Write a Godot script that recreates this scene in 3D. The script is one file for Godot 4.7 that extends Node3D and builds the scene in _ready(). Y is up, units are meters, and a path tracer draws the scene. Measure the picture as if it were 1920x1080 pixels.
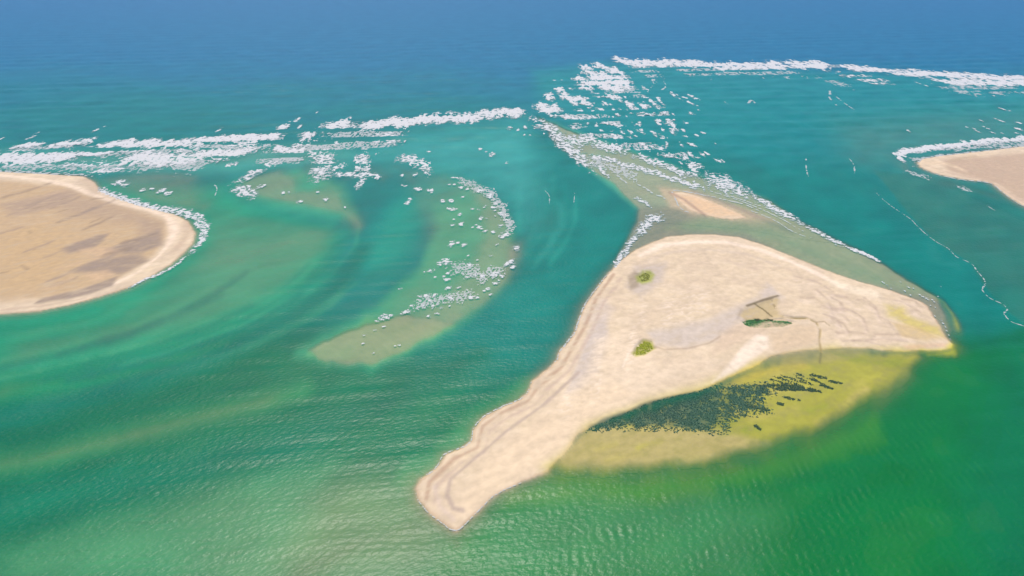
extends Node3D
# A river mouth from the air: a sea floor with real depths under a sheet of water, sand spits and an island rising out of it, and surf as white water on top.
# Metres, y up, the mean water level at y = 0. The camera hangs 400 m above the lagoon and looks out to sea (-z).

class Shape:
	# a closed outline or an open stroke on the map; near(x, z) is 1 inside, 0 outside, with a soft edge
	var closed := false
	var half := 0.0
	var soft := 1.0
	var sq := 1.0
	var v := PackedFloat32Array()
	var p := PackedVector2Array()
	var lo := Vector2.ZERO
	var hi := Vector2.ZERO

	func _init(d: Array) -> void:
		closed = d[0] == 1
		half = d[1]
		soft = d[2]
		sq = d[3]
		v = PackedFloat32Array(d[4])
		var flat: Array = d[5]
		for i in range(0, flat.size(), 2):
			p.append(Vector2(flat[i], flat[i + 1] * sq))
		lo = p[0]
		hi = p[0]
		for q in p:
			lo = lo.min(q)
			hi = hi.max(q)
		var m := half + soft + minf(soft, 2.6)
		lo -= Vector2(m, m)
		hi += Vector2(m, m)

	func distance(x: float, z: float) -> float:
		# to the edge of a closed outline (negative inside), or to the line of a stroke
		var q := Vector2(x, z * sq)
		var best := 1e12
		var inside := false
		var n := p.size()
		var a := p[n - 1] if closed else p[0]
		for i in range(0 if closed else 1, n):
			var b := p[i]
			var ab := b - a
			var aq := q - a
			var t := clampf(aq.dot(ab) / maxf(ab.length_squared(), 1e-6), 0.0, 1.0)
			best = minf(best, (aq - ab * t).length_squared())
			if closed and (a.y > q.y) != (b.y > q.y) and q.x < ab.x * (q.y - a.y) / ab.y + a.x:
				inside = not inside
			a = b
		return -sqrt(best) if inside else sqrt(best)

	func near(x: float, z: float) -> float:
		var y := z * sq
		if x < lo.x or x > hi.x or y < lo.y or y > hi.y:
			return 0.0
		var d := distance(x, z) - half
		if d >= soft:
			return 0.0
		if d <= -soft:
			return 1.0
		return 1.0 - smoothstep(-soft, soft, d)

class Row:
	# one shape cut along a line of constant z: only the edges that lie close enough to matter there
	var closed := false
	var half := 0.0
	var soft := 1.0
	var y := 0.0
	var v := PackedFloat32Array()
	var a := PackedVector2Array()
	var ab := PackedVector2Array()
	var inv := PackedFloat32Array()
	var cuts := PackedFloat32Array()
	var lo := 0.0
	var hi := 0.0

	func _init(s: Shape, z: float) -> void:
		closed = s.closed
		half = s.half
		soft = s.soft
		v = s.v
		y = z * s.sq
		lo = s.lo.x
		hi = s.hi.x
		var m := half + soft + minf(soft, 2.6)
		var n := s.p.size()
		var from := s.p[n - 1] if closed else s.p[0]
		for i in range(0 if closed else 1, n):
			var to := s.p[i]
			var e := to - from
			if minf(from.y, to.y) - m <= y and maxf(from.y, to.y) + m >= y:
				a.append(from)
				ab.append(e)
				inv.append(1.0 / maxf(e.length_squared(), 1e-6))
			if closed and (from.y > y) != (to.y > y):
				cuts.append(from.x + e.x * (y - from.y) / e.y)
			from = to

	func distance(x: float) -> float:
		var q := Vector2(x, y)
		var best := 1e12
		for i in a.size():
			var e := ab[i]
			var f := q - a[i]
			best = minf(best, (f - e * clampf(f.dot(e) * inv[i], 0.0, 1.0)).length_squared())
		var inside := false
		for c in cuts:
			if x < c:
				inside = not inside
		return -sqrt(best) if inside else sqrt(best)

	func near(x: float, ragged: float) -> float:
		if x < lo or x > hi:
			return 0.0
		var d := distance(x) - half + ragged * minf(soft, 2.6)
		if d >= soft:
			return 0.0
		if d <= -soft:
			return 1.0
		return 1.0 - smoothstep(-soft, soft, d)

var bed: Array[Shape] = []
var mass: Array[Shape] = []
var paint: Array[Shape] = []
var post: Array[Shape] = []
var land: Array[Shape] = []
var warp_noise := FastNoiseLite.new()
var fine_noise := FastNoiseLite.new()
var broad_noise := FastNoiseLite.new()
var streak_noise := FastNoiseLite.new()
var foam_noise := FastNoiseLite.new()
var lace_noise := FastNoiseLite.new()
const WET_SAND := Color(0.46, 0.335, 0.20)
var slots := []
var M := {}
var used := {}


func _ready() -> void:
	# ---- camera, sky, sun, exposure
	var camera := Camera3D.new()
	camera.name = "camera"
	camera.position = Vector3(0, 400, 0)
	camera.rotation_degrees = Vector3(-27, 0, 0)
	camera.fov = 46
	camera.near = 1.0
	camera.far = 90000
	add_child(camera)
	var env := Environment.new()
	env.background_mode = Environment.BG_SKY
	var sky_look := ProceduralSkyMaterial.new()
	sky_look.sky_top_color = Color(0.22, 0.43, 0.74)
	sky_look.sky_horizon_color = Color(0.58, 0.71, 0.87)
	sky_look.sky_curve = 0.12
	sky_look.ground_bottom_color = Color(0.25, 0.40, 0.45)
	sky_look.ground_horizon_color = Color(0.60, 0.70, 0.82)
	sky_look.sun_angle_max = 12.0
	env.sky = Sky.new()
	env.sky.sky_material = sky_look
	env.tonemap_mode = Environment.TONE_MAPPER_LINEAR
	env.tonemap_exposure = 1.26
	env.sdfgi_enabled = true
	env.ssao_enabled = true
	env.ssil_enabled = true
	env.fog_enabled = true
	env.fog_density = 0.00004
	env.fog_light_color = Color(0.60, 0.70, 0.98)
	var world := WorldEnvironment.new()
	world.name = "daylight"
	world.environment = env
	add_child(world)
	var sun := DirectionalLight3D.new()
	sun.name = "sun"
	sun.light_energy = 1.5
	sun.light_color = Color(1.0, 0.965, 0.91)
	sun.light_angular_distance = 0.53
	sun.shadow_enabled = true
	sun.rotation_degrees = Vector3(-60, 180 + 14, 0)
	add_child(sun)

	# ---- the map
	set_noise()
	for d in BED: bed.append(Shape.new(d))
	for d in MASS: mass.append(Shape.new(d))
	for d in PAINT: paint.append(Shape.new(d))
	for d in POST: post.append(Shape.new(d))
	for d in LAND:
		var s := Shape.new([1, 0.0, 70.0, 1.0, [d[0], d[1], d[2]], d[3]])
		land.append(s)
	make_materials()
	# ---- the setting
	make_sea()
	make_land("sand_island", ISLAND_AREA, 1.55, "arrow-shaped pale sand island with a long tail and green pools", "island")
	make_land("sand_spit", SPIT_AREA, 3.2, "broad rounded tan sand spit with grey streaks inside a pale rim", "sand spit")
	make_land("sand_spit", SPIT_TWO_AREA, 3.2, "smooth pointed tan sand spit with a white surf rim", "sand spit")
	make_land("sandbar", BAR_AREA, 1.8, "low wet brown sandbar in the wash seaward of the arrow-shaped island", "sandbar")
	# ---- things
	make_plants()
	for d in FOAM: make_foam(d)


func set_noise() -> void:
	var list := [[warp_noise, 11, 0.022, 4], [fine_noise, 23, 0.09, 4], [broad_noise, 37, 0.006, 4], [streak_noise, 51, 0.05, 3], [foam_noise, 71, 0.16, 4], [lace_noise, 93, 0.10, 3]]
	for n in list:
		n[0].noise_type = FastNoiseLite.TYPE_SIMPLEX_SMOOTH
		n[0].seed = n[1]
		n[0].frequency = n[2]
		n[0].fractal_type = FastNoiseLite.FRACTAL_FBM
		n[0].fractal_octaves = n[3]


# ------------------------------------------------------------------ what the map says at a point

func in_row(list: Array[Shape], z: float) -> Array[Row]:
	var out: Array[Row] = []
	for s in list:
		if s.hi.y >= z * s.sq and s.lo.y <= z * s.sq:
			out.append(Row.new(s, z))
	return out


func ragged(x: float, z: float) -> float:
	# banks are never drawn with a ruler: how far their soft edges reach out or draw back here
	var r := clampf(-z / 800.0, 0.6, 2.5)
	return 1.5 * warp_noise.get_noise_2d(x / r, z / r * 0.6)


func height(x: float, z: float, wx: float, beds: Array[Row], lands: Array[Row], posts: Array[Row]) -> float:
	# of the sand above mean water, negative under water
	var d := lerpf(5.2, 13.0, smoothstep(1350.0, 2300.0, -z))
	d *= 1.0 + 0.16 * broad_noise.get_noise_2d(x * 0.6 + z * 0.5, z * 0.9 - x * 0.2)
	for s in beds:
		var w := s.near(x, wx)
		if w > 0.0:
			d = lerpf(d, s.v[0], w * s.v[1])
	d *= 1.0 + 0.13 * streak_noise.get_noise_2d(x * 0.35 + z * 0.25, z * 0.25)
	var h := -d
	for s in lands:
		if x < s.lo or x > s.hi:
			continue
		var far := -s.distance(x) + 1.6 * fine_noise.get_noise_2d(x * 0.7, z * 0.7)
		if far < 0.0:
			if far > -70.0:
				h = maxf(h, maxf(far, -4.0) * 0.42 + minf(far + 4.0, 0.0) * s.v[2] * (1.0 - maxf(far, -60.0) * 0.03))
		else:
			var top: float = s.v[0]
			h = top * (1.0 - exp(-far * s.v[1] / top)) + 0.16 * smoothstep(0.0, 3.0, far)
			if far > 4.0:
				h += 0.16 * smoothstep(4.0, 30.0, far) * fine_noise.get_noise_2d(x * 0.5, z * 0.5)
	for s in posts:
		var w := s.near(x, 0.4 * wx)
		if w > 0.0:
			h = lerpf(h, s.v[0], w * s.v[1])
	return h


func sand_color(x: float, z: float, h: float, wx: float, paints: Array[Row]) -> Color:
	var n := fine_noise.get_noise_2d(x, z)
	var b := broad_noise.get_noise_2d(x * 2.2, z * 2.2)
	var k := streak_noise.get_noise_2d(x * 0.42 - z * 0.25, z * 1.2 + x * 0.75)
	var c := Color(0.56, 0.432, 0.265).lerp(Color(0.51, 0.39, 0.248), clampf(0.5 + 0.9 * b + 0.4 * k, 0, 1))
	if h > 0.1:
		# tide stains
		var stain := broad_noise.get_noise_2d(x * 4.0 + 900.0 + 25.0 * n, z * 6.0 + 20.0 * k)
		c = c.lerp(Color(0.40, 0.305, 0.205), 0.22 * smoothstep(0.08, 0.34, stain))
		c = c.lerp(Color(0.60, 0.475, 0.315), 0.30 * smoothstep(0.08, 0.34, -stain))
	var edge := 0.17 + 0.16 * n + 0.12 * b
	var wet := 1.0 - smoothstep(edge - 0.08, edge + 0.08, h)   # wet sand reaches as high as the last waves ran
	c = c.lerp(WET_SAND, wet)
	for s in paints:
		var w := s.near(x, 0.5 * wx)
		if w > 0.0:
			var m: float = s.v[4]
			w *= s.v[3] * clampf(1.0 - m + m * (1.0 + 2.4 * k + 1.2 * n), 0.0, 1.0)
			if s.v.size() > 5:
				w *= smoothstep(-0.3, 0.9, sin((z * 0.95 + x * 0.25) * TAU / s.v[5] + 7.0 * k + 5.0 * b + 2.5 * n)) * clampf(0.6 + 1.5 * wx, 0.0, 1.0)   # wind ripples
			c = c.lerp(Color(s.v[0], s.v[1], s.v[2]), w)
	var g := 1.0 + 0.13 * n + 0.10 * k + 0.07 * fine_noise.get_noise_2d(x * 5.0, z * 5.0)
	return Color(c.r * g, c.g * g, c.b * g)


func water_color(x: float, z: float, wx: float, masses: Array[Row]) -> Color:
	var out := smoothstep(1300.0, 2900.0, -z + 260.0 * broad_noise.get_noise_2d(x * 0.3, z * 0.3))
	var c := Color(0.001, 0.150, 0.098).lerp(Color(0.006, 0.126, 0.178), out)
	for s in masses:
		var w := s.near(x, wx)
		if w > 0.0:
			c = c.lerp(Color(s.v[0], s.v[1], s.v[2]), w * s.v[3])
	# drifting silt
	var k := streak_noise.get_noise_2d(x * 0.22 + z * 0.16, z * 0.14 - x * 0.05)
	var g := 1.0 + 0.16 * k + 0.10 * broad_noise.get_noise_2d(x * 1.7, z * 1.7)
	return Color(c.r * g + 0.006 * maxf(k, 0.0), c.g * g, c.b * g)


# ------------------------------------------------------------------ the sea

const COLS := 600
var rows := PackedFloat32Array()
# wave trains: direction x, z, length (m), height (m), where (0 everywhere, 1 lagoon west, 2 lagoon east, 3 ocean)
var trains := []


func make_sea() -> void:
	var d := 225.0
	while d < 60000.0:
		rows.append(d)
		d += d * (0.0048 if d < 1000.0 else 0.0095 if d < 8000.0 else 0.05)
	var rng := RandomNumberGenerator.new()
	rng.seed = 5
	for set in [[1, Vector2(0.42, 0.91), 5.0, 9.0, 8, 0.42, 0.0046], [2, Vector2(0.95, -0.30), 4.8, 8.5, 10, 0.40, 0.0042], [0, Vector2(0.25, 0.97), 16.0, 34.0, 3, 0.35, 0.0035], [3, Vector2(0.10, 0.995), 40.0, 110.0, 6, 0.22, 0.0065]]:
		for i in set[4]:
			var l := lerpf(set[2], set[3], (i + rng.randf()) / set[4])
			var dir: Vector2 = set[1].rotated(rng.randfn(0.0, set[5]))
			trains.append([set[0], dir.x, dir.y, TAU / l, l * set[6], rng.randf() * TAU, l])
	slots.resize(rows.size())
	var task := WorkerThreadPool.add_group_task(sea_row, rows.size())
	WorkerThreadPool.wait_for_group_task_completion(task)
	var top := PackedVector3Array()
	var normals := PackedVector3Array()
	var colors := PackedColorArray()
	var floor_points := PackedVector3Array()
	var floor_colors := PackedColorArray()
	# the sheet keeps its own axes along the crests of the wind waves, so that its ripples lie that way
	var turn := Basis(Vector3.UP, deg_to_rad(24.0))
	var back := turn.inverse()
	for s in slots:
		for i in COLS:
			top.append(back * s[0][i])
			normals.append(back * s[1][i])
		colors.append_array(s[2])
	var kept := 0
	for r in range(0, rows.size(), 2):
		floor_points.append_array(slots[r][3])
		floor_colors.append_array(slots[r][4])
		kept += 1
	slots.clear()
	var water := sheet(top, normals, colors, COLS, rows.size(), M.water)
	water.basis = turn
	setting("sea_water", water)
	setting("sea_floor", sheet(floor_points, PackedVector3Array(), floor_colors, COLS / 2, kept, M.sand))


func sea_row(r: int) -> void:
	var z := -rows[r]
	var step := rows[r] * (0.0048 if rows[r] < 1000.0 else 0.0095)
	var reach := 130.0 + 0.83 * rows[r]
	var dx := 2.0 * reach / (COLS - 1)
	var beds := in_row(bed, z)
	var lands := in_row(land, z)
	var posts := in_row(post, z)
	var masses := in_row(mass, z)
	var paints := in_row(paint, z)
	var top := PackedVector3Array()
	var normals := PackedVector3Array()
	var colors := PackedColorArray()
	var low := PackedVector3Array()
	var low_colors := PackedColorArray()
	var far := rows[r] > 7000.0
	var live := []
	for t in trains:
		# a train is drawn where the sheet is fine enough to carry it
		var f := smoothstep(2.2, 3.6, t[6] / maxf(step * absf(t[2]) + dx * absf(t[1]), 0.1))
		if f > 0.0:
			live.append([t[0], t[1], t[2], t[3], t[4] * f, t[5]])
	for i in COLS:
		var x := -reach + dx * i
		var rim := maxf(6.0 - minf(i, COLS - 1 - i), 0.0)
		x *= 1.0 + 0.06 * rim * rim   # the last columns run far out to the sides
		var wx := ragged(x, z)
		var h := -13.0 if far else height(x, z, wx, beds, lands, posts)
		var depth := maxf(-h, 0.0)
		var calm := clampf(depth / 2.5, 0.05, 1.0)
		var east := smoothstep(-60.0, 140.0, x + (z + 500.0) * 0.25) * (1.0 - smoothstep(560.0, 760.0, -z))
		var ocean := smoothstep(1100.0, 1700.0, -z)
		var gust := clampf(0.75 + 1.1 * broad_noise.get_noise_2d(x * 2.0, z * 3.0) + 0.7 * warp_noise.get_noise_2d(x * 0.9, z * 1.6), 0.15, 1.7)
		var weight := [1.0, (1.0 - east) * (1.0 - 0.6 * ocean), east, ocean]
		var y := 0.0
		var sx := 0.0
		var sz := 0.0
		for t in live:
			var w: float = weight[t[0]]
			if w < 0.02:
				continue
			var a: float = t[3] * (x * t[1] + z * t[2]) + t[5]
			w *= t[4]
			y += w * sin(a)
			var s: float = w * t[3] * cos(a)
			sx += s * t[1]
			sz += s * t[2]
		var k := calm * gust
		top.append(Vector3(x, y * k, z))
		normals.append(Vector3(-sx * k, 1.0, -sz * k).normalized())
		var c := water_color(x, z, wx, masses)
		c.a = 1.0 - exp(-0.50 * depth)   # how much of what is seen is the water and not the floor: it grows with the real depth
		colors.append(c)
		if r % 2 == 0 and i % 2 == 0:
			low.append(Vector3(x, h - 0.3, z))
			low_colors.append(sand_color(x, z, h, wx, paints))
	slots[r] = [top, normals, colors, low, low_colors]


func sheet(points: PackedVector3Array, normals: PackedVector3Array, colors: PackedColorArray, w: int, n: int, material: Material, keep := PackedByteArray()) -> MeshInstance3D:
	var index := PackedInt32Array()
	index.resize((w - 1) * (n - 1) * 6)
	var at := 0
	for r in n - 1:
		for i in w - 1:
			var a := r * w + i
			if keep.size() and not (keep[a] or keep[a + 1] or keep[a + w] or keep[a + w + 1]):
				continue
			index[at] = a
			index[at + 1] = a + w
			index[at + 2] = a + 1
			index[at + 3] = a + 1
			index[at + 4] = a + w
			index[at + 5] = a + w + 1
			at += 6
	index.resize(at)
	if normals.is_empty():
		normals.resize(points.size())
		for r in n:
			for i in w:
				var a := r * w + i
				var e := points[a + (1 if i < w - 1 else 0)] - points[a - (1 if i > 0 else 0)]
				var f := points[a + (w if r < n - 1 else 0)] - points[a - (w if r > 0 else 0)]
				var m := e.cross(f)
				normals[a] = m.normalized() if m.y > 0.0 else -m.normalized()
	# leave out points that no face uses
	if keep.size():
		var place := PackedInt32Array()
		place.resize(points.size())
		place.fill(-1)
		var p2 := PackedVector3Array()
		var n2 := PackedVector3Array()
		var c2 := PackedColorArray()
		for j in index.size():
			var a := index[j]
			if place[a] < 0:
				place[a] = p2.size()
				p2.append(points[a])
				n2.append(normals[a])
				c2.append(colors[a])
			index[j] = place[a]
		points = p2
		normals = n2
		colors = c2
	# front faces run clockwise seen from above
	if index.size():
		var u := (points[index[1]] - points[index[0]]).cross(points[index[2]] - points[index[0]])
		if u.y > 0.0:
			for j in range(0, index.size(), 3):
				var k := index[j + 1]
				index[j + 1] = index[j + 2]
				index[j + 2] = k
	var arrays := []
	arrays.resize(Mesh.ARRAY_MAX)
	arrays[Mesh.ARRAY_VERTEX] = points
	arrays[Mesh.ARRAY_NORMAL] = normals
	arrays[Mesh.ARRAY_COLOR] = colors
	arrays[Mesh.ARRAY_INDEX] = index
	var mesh := ArrayMesh.new()
	mesh.add_surface_from_arrays(Mesh.PRIMITIVE_TRIANGLES, arrays)
	mesh.surface_set_material(0, material)
	var o := MeshInstance3D.new()
	o.mesh = mesh
	return o


# ------------------------------------------------------------------ land

var grid := []


func make_land(called: String, area: Array, cell: float, label: String, category: String) -> void:
	var region := Shape.new([1, 0.0, 0.5, 1.0, [1.0], area])
	var lo := region.lo
	var hi := region.hi
	# only what the picture can show of a spit that runs out of it, and a good way beyond
	lo.x = maxf(lo.x, -1500.0)
	hi.x = minf(hi.x, 1900.0)
	var w := int((hi.x - lo.x) / cell) + 2
	var n := int((hi.y - lo.y) / cell) + 2
	grid = [region, lo, hi, cell, w]
	slots.resize(n)
	var task := WorkerThreadPool.add_group_task(land_row, n)
	WorkerThreadPool.wait_for_group_task_completion(task)
	var points := PackedVector3Array()
	var colors := PackedColorArray()
	var keep := PackedByteArray()
	for s in slots:
		points.append_array(s[0])
		colors.append_array(s[1])
		keep.append_array(s[2])
	slots.clear()
	thing(called, sheet(points, PackedVector3Array(), colors, w, n, M.sand, keep), label, category)


func land_row(r: int) -> void:
	var lo: Vector2 = grid[1]
	var cell: float = grid[3]
	var w: int = grid[4]
	var z: float = lo.y + cell * r
	var region := Row.new(grid[0], z)
	var beds := in_row(bed, z)
	var lands := in_row(land, z)
	var posts := in_row(post, z)
	var paints := in_row(paint, z)
	var points := PackedVector3Array()
	var colors := PackedColorArray()
	var keep := PackedByteArray()
	for i in w:
		var x := lo.x + cell * i
		if region.distance(x) > 0.0:
			points.append(Vector3(x, -3.0, z))
			colors.append(Color(0.4, 0.3, 0.2))
			keep.append(0)
			continue
		var wx := ragged(x, z)
		var h := height(x, z, wx, beds, lands, posts)
		points.append(Vector3(x, h, z))
		colors.append(sand_color(x, z, h, wx, paints))
		keep.append(1 if h > -1.9 else 0)
	slots[r] = [points, colors, keep]


# ------------------------------------------------------------------ plants

func make_plants() -> void:
	for d in PLANTS:
		tufts(d)


func tufts(d: Array) -> void:
	# many short blades rooted on the floor of the shallows, denser where the noise is high
	var region := Shape.new([1, 0.0, d[5], 1.0, [1.0], d[8]])
	var rng := RandomNumberGenerator.new()
	rng.seed = hash(d[1])
	var st := SurfaceTool.new()
	st.begin(Mesh.PRIMITIVE_TRIANGLES)
	var tone: Array = d[4]
	var count: int = d[6]
	for i in count:
		var x := rng.randf_range(region.lo.x, region.hi.x)
		var z := rng.randf_range(region.lo.y, region.hi.y)
		var w := region.near(x, z)
		if w <= 0.0:
			continue
		var n := 0.5 + 0.9 * fine_noise.get_noise_2d(x * 0.9 + z * 0.3, z * 0.6 - x * 0.2) + 0.5 * streak_noise.get_noise_2d(x * 0.6, z * 0.6)
		if rng.randf() > w * clampf(n * d[9], 0.0, 1.0):
			continue
		var h: float = d[10]
		var t := rng.randf()
		var c := Color(tone[0], tone[1], tone[2]).lerp(Color(tone[3], tone[4], tone[5]), pow(t, 1.4))
		st.set_color(c)
		var big: float = d[7] * rng.randf_range(0.6, 1.5)
		for b in 3:
			var a := rng.randf() * TAU
			var u := Vector3(cos(a), 0, sin(a)) * big
			var v := Vector3(-u.z, 0, u.x) * 0.45
			var at := Vector3(x + rng.randfn(0, big * 0.5), h + 0.04 + rng.randf() * 0.06, z + rng.randfn(0, big * 0.5))
			var up := Vector3(0, big * rng.randf_range(0.15, 0.4) * d[11], 0)
			st.set_normal(Vector3.UP)
			st.add_vertex(at - v)
			st.set_normal(Vector3.UP)
			st.add_vertex(at + u + up)
			st.set_normal(Vector3.UP)
			st.add_vertex(at + v)
			st.set_normal(Vector3.UP)
			st.add_vertex(at - v)
			st.set_normal(Vector3.UP)
			st.add_vertex(at - u * 0.8 + up * 0.7)
			st.set_normal(Vector3.UP)
			st.add_vertex(at + v)
	var o := MeshInstance3D.new()
	o.mesh = st.commit()
	o.material_override = M.plant
	thing(d[0], o, d[1], d[2])
	if d[3]:
		o.set_meta("kind", d[3])


# ------------------------------------------------------------------ white water

func make_foam(d: Array) -> void:
	# a belt of white water along a line on the map: the belt is cut where a noise falls below a level, so that its edges are ragged and holes open in it
	var style: int = d[4]
	var half: float = d[5]
	var unit: float = d[6]
	var sq: float = d[7]
	var flat: Array = d[8]
	var line := PackedVector2Array()
	for i in range(0, flat.size(), 2):
		line.append(Vector2(flat[i], flat[i + 1] * sq))
	line = smooth_line(line)
	var length := 0.0
	for i in line.size() - 1:
		length += line[i].distance_to(line[i + 1])
	var ds := unit * (0.9 if style != 3 else 1.3)
	var dt := minf(unit * 0.75, half * 0.45)
	var ns := maxi(int(length / ds), 3)
	var nt := maxi(int(2.6 * half / dt), 4)
	var pts := PackedVector3Array()
	var val := PackedFloat32Array()
	var along := PackedVector2Array()
	var seg := 0
	var gone := 0.0
	var off := float(hash(d[1]) % 977) * 3.1
	for i in ns + 1:
		var s := length * i / ns
		while seg < line.size() - 2 and gone + line[seg].distance_to(line[seg + 1]) < s:
			gone += line[seg].distance_to(line[seg + 1])
			seg += 1
		var dir := (line[seg + 1] - line[seg]).normalized()
		var c := line[seg] + dir * (s - gone)
		var across := Vector2(-dir.y, dir.x)
		var end := smoothstep(0.0, 1.0, minf(s, length - s) / maxf(minf(half * 2.5, length * 0.4), 0.01))
		if style == 3:
			end = smoothstep(0.0, 1.0, minf(s, length - s) / (length * 0.15))
		var wob := half * 0.9 * foam_noise.get_noise_2d(s / unit * 0.25 + off, off)
		for j in nt + 1:
			var t := (float(j) / nt * 2.0 - 1.0) * 1.3 * half
			var q := c + across * (t + wob)
			var e := t / half
			var u := q / unit
			var n := foam_noise.get_noise_2d((u.x + u.y * 0.35) * 0.55 + off, (u.y - u.x * 0.05) * 1.7)
			var f := 0.0
			if style == 0:
				f = 0.62 - 0.80 * e * e + 1.40 * n + 0.60 * foam_noise.get_noise_2d((u.x + u.y * 0.5) * 1.9, u.y * 4.2) - 1.0 * (1.0 - end)
			elif style == 1:
				f = (0.24 if d[0] == "whitecap" else 0.18) - 0.70 * e * e + 1.65 * n + 0.80 * foam_noise.get_noise_2d((u.x + u.y * 0.5) * 1.9, u.y * 4.2) - 0.7 * (1.0 - end)
			elif style == 2:
				var m := absf(lace_noise.get_noise_2d(u.x * 1.1 + off, u.y * 1.7))
				f = 0.40 - m * 1.4 - 0.30 * e * e + 0.55 * n - 0.5 * (1.0 - end)
			else:
				f = 0.34 - 0.9 * e * e + 1.7 * n - 0.8 * (1.0 - end)
			val.append(f)
			pts.append(Vector3(q.x, 0.0, q.y / sq))
	var tall: float = [1.1, 0.5, 0.12, 0.12][style] * clampf(unit, 0.5, 1.6)
	for i in pts.size():
		pts[i].y = 0.10 + tall * clampf(val[i], 0.0, 0.8)
	# round the white water, thin milky wash that lets the sea show through
	var veils := []
	if style < 2:
		for veil in [[0.24, 0.075, M.wash], [0.62, 0.05, M.thin_wash]]:
			var st := SurfaceTool.new()
			st.begin(Mesh.PRIMITIVE_TRIANGLES)
			for i in ns:
				for j in nt:
					var a := i * (nt + 1) + j
					for tri in [[a, a + nt + 1, a + 1], [a + 1, a + nt + 1, a + nt + 2]]:
						var poly := PackedVector3Array()
						for k in 3:
							var p: int = tri[k]
							var q: int = tri[(k + 1) % 3]
							var vp: float = val[p] + veil[0]
							var vq: float = val[q] + veil[0]
							if vp > 0.0:
								poly.append(Vector3(pts[p].x, veil[1], pts[p].z))
							if (vp > 0.0) != (vq > 0.0):
								var m := pts[p].lerp(pts[q], vp / (vp - vq))
								poly.append(Vector3(m.x, veil[1], m.z))
						for k in range(1, poly.size() - 1):
							var u := (poly[k] - poly[0]).cross(poly[k + 1] - poly[0])
							for c in [poly[0], poly[k + 1] if u.y > 0.0 else poly[k], poly[k] if u.y > 0.0 else poly[k + 1]]:
								st.set_normal(Vector3.UP)
								st.add_vertex(c)
			var o := MeshInstance3D.new()
			o.mesh = st.commit()
			o.name = "wash"
			o.material_override = veil[2]
			o.set_meta("kind", "stuff")
			veils.append(o)
	# pieces that hang together
	var w := nt + 1
	var piece := PackedInt32Array()
	piece.resize(val.size())
	piece.fill(-1)
	var sizes := []
	for start in val.size():
		if val[start] <= 0.0 or piece[start] >= 0:
			continue
		var todo := PackedInt32Array([start])
		piece[start] = sizes.size()
		var size := 0
		while todo.size():
			var a := todo[todo.size() - 1]
			todo.resize(todo.size() - 1)
			size += 1
			var j := a % w
			for b in [a - w, a + w, a - 1 if j > 0 else -1, a + 1 if j < nt else -1, a - w + 1 if j < nt else -1, a + w - 1 if j > 0 else -1]:
				if b >= 0 and b < val.size() and val[b] > 0.0 and piece[b] < 0:
					piece[b] = sizes.size()
					todo.append(b)
		sizes.append(size)
	if sizes.is_empty():
		return
	var order := range(sizes.size())
	order.sort_custom(func(a, b): return sizes[a] > sizes[b])
	var lump := PackedInt32Array()   # piece -> which mesh: the large ones each their own, the specks together in the last
	lump.resize(sizes.size())
	var own := 0
	for k in order:
		if style != 2 and (own == 0 or sizes[k] >= 14 and own < 40):
			lump[k] = own
			own += 1
		else:
			lump[k] = own if style != 2 else 0
	var count := own + 1
	var tools := []
	for k in count:
		var st := SurfaceTool.new()
		st.begin(Mesh.PRIMITIVE_TRIANGLES)
		tools.append([st, 0])
	for i in ns:
		for j in nt:
			var a := i * w + j
			if maxf(maxf(val[a], val[a + 1]), maxf(val[a + w], val[a + w + 1])) <= 0.0:
				continue
			for tri in [[a, a + w, a + 1], [a + 1, a + w, a + w + 1]]:
				var poly := PackedVector3Array()
				var which := -1
				for k in 3:
					var p: int = tri[k]
					var q: int = tri[(k + 1) % 3]
					if val[p] > 0.0:
						poly.append(pts[p])
						which = lump[piece[p]]
					if (val[p] > 0.0) != (val[q] > 0.0):
						poly.append(pts[p].lerp(pts[q], val[p] / (val[p] - val[q])))
				if which < 0:
					continue
				var st: SurfaceTool = tools[which][0]
				tools[which][1] += 1
				for k in range(1, poly.size() - 1):
					var u := (poly[k] - poly[0]).cross(poly[k + 1] - poly[0])
					st.add_vertex(poly[0])
					st.add_vertex(poly[k + 1] if u.y > 0.0 else poly[k])
					st.add_vertex(poly[k] if u.y > 0.0 else poly[k + 1])
	var made := []
	for k in count:
		if tools[k][1] == 0:
			continue
		tools[k][0].generate_normals()
		var o := MeshInstance3D.new()
		o.mesh = tools[k][0].commit()
		o.material_override = M.foam if style < 2 else M.thin_foam
		made.append([o, k == own and style != 2])
	if made.size() == 1 and veils.is_empty():
		thing(d[0], made[0][0], d[1], d[2], d[3])
		if style == 2:
			made[0][0].set_meta("kind", "stuff")
		return
	var root := Node3D.new()
	thing(d[0], root, d[1], d[2], d[3])
	for m in made:
		m[0].name = "flecks" if m[1] else "clump"
		if m[1]:
			m[0].set_meta("kind", "stuff")
		root.add_child(m[0], true)
	for o in veils:
		if o.mesh.get_surface_count():
			root.add_child(o, true)


func smooth_line(line: PackedVector2Array) -> PackedVector2Array:
	if line.size() < 3:
		return line
	var out := PackedVector2Array()
	var n := line.size()
	for i in n - 1:
		for k in 4:
			out.append(line[i].cubic_interpolate(line[i + 1], line[maxi(i - 1, 0)], line[mini(i + 2, n - 1)], k / 4.0))
	out.append(line[n - 1])
	return out


# ------------------------------------------------------------------ materials and names

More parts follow.
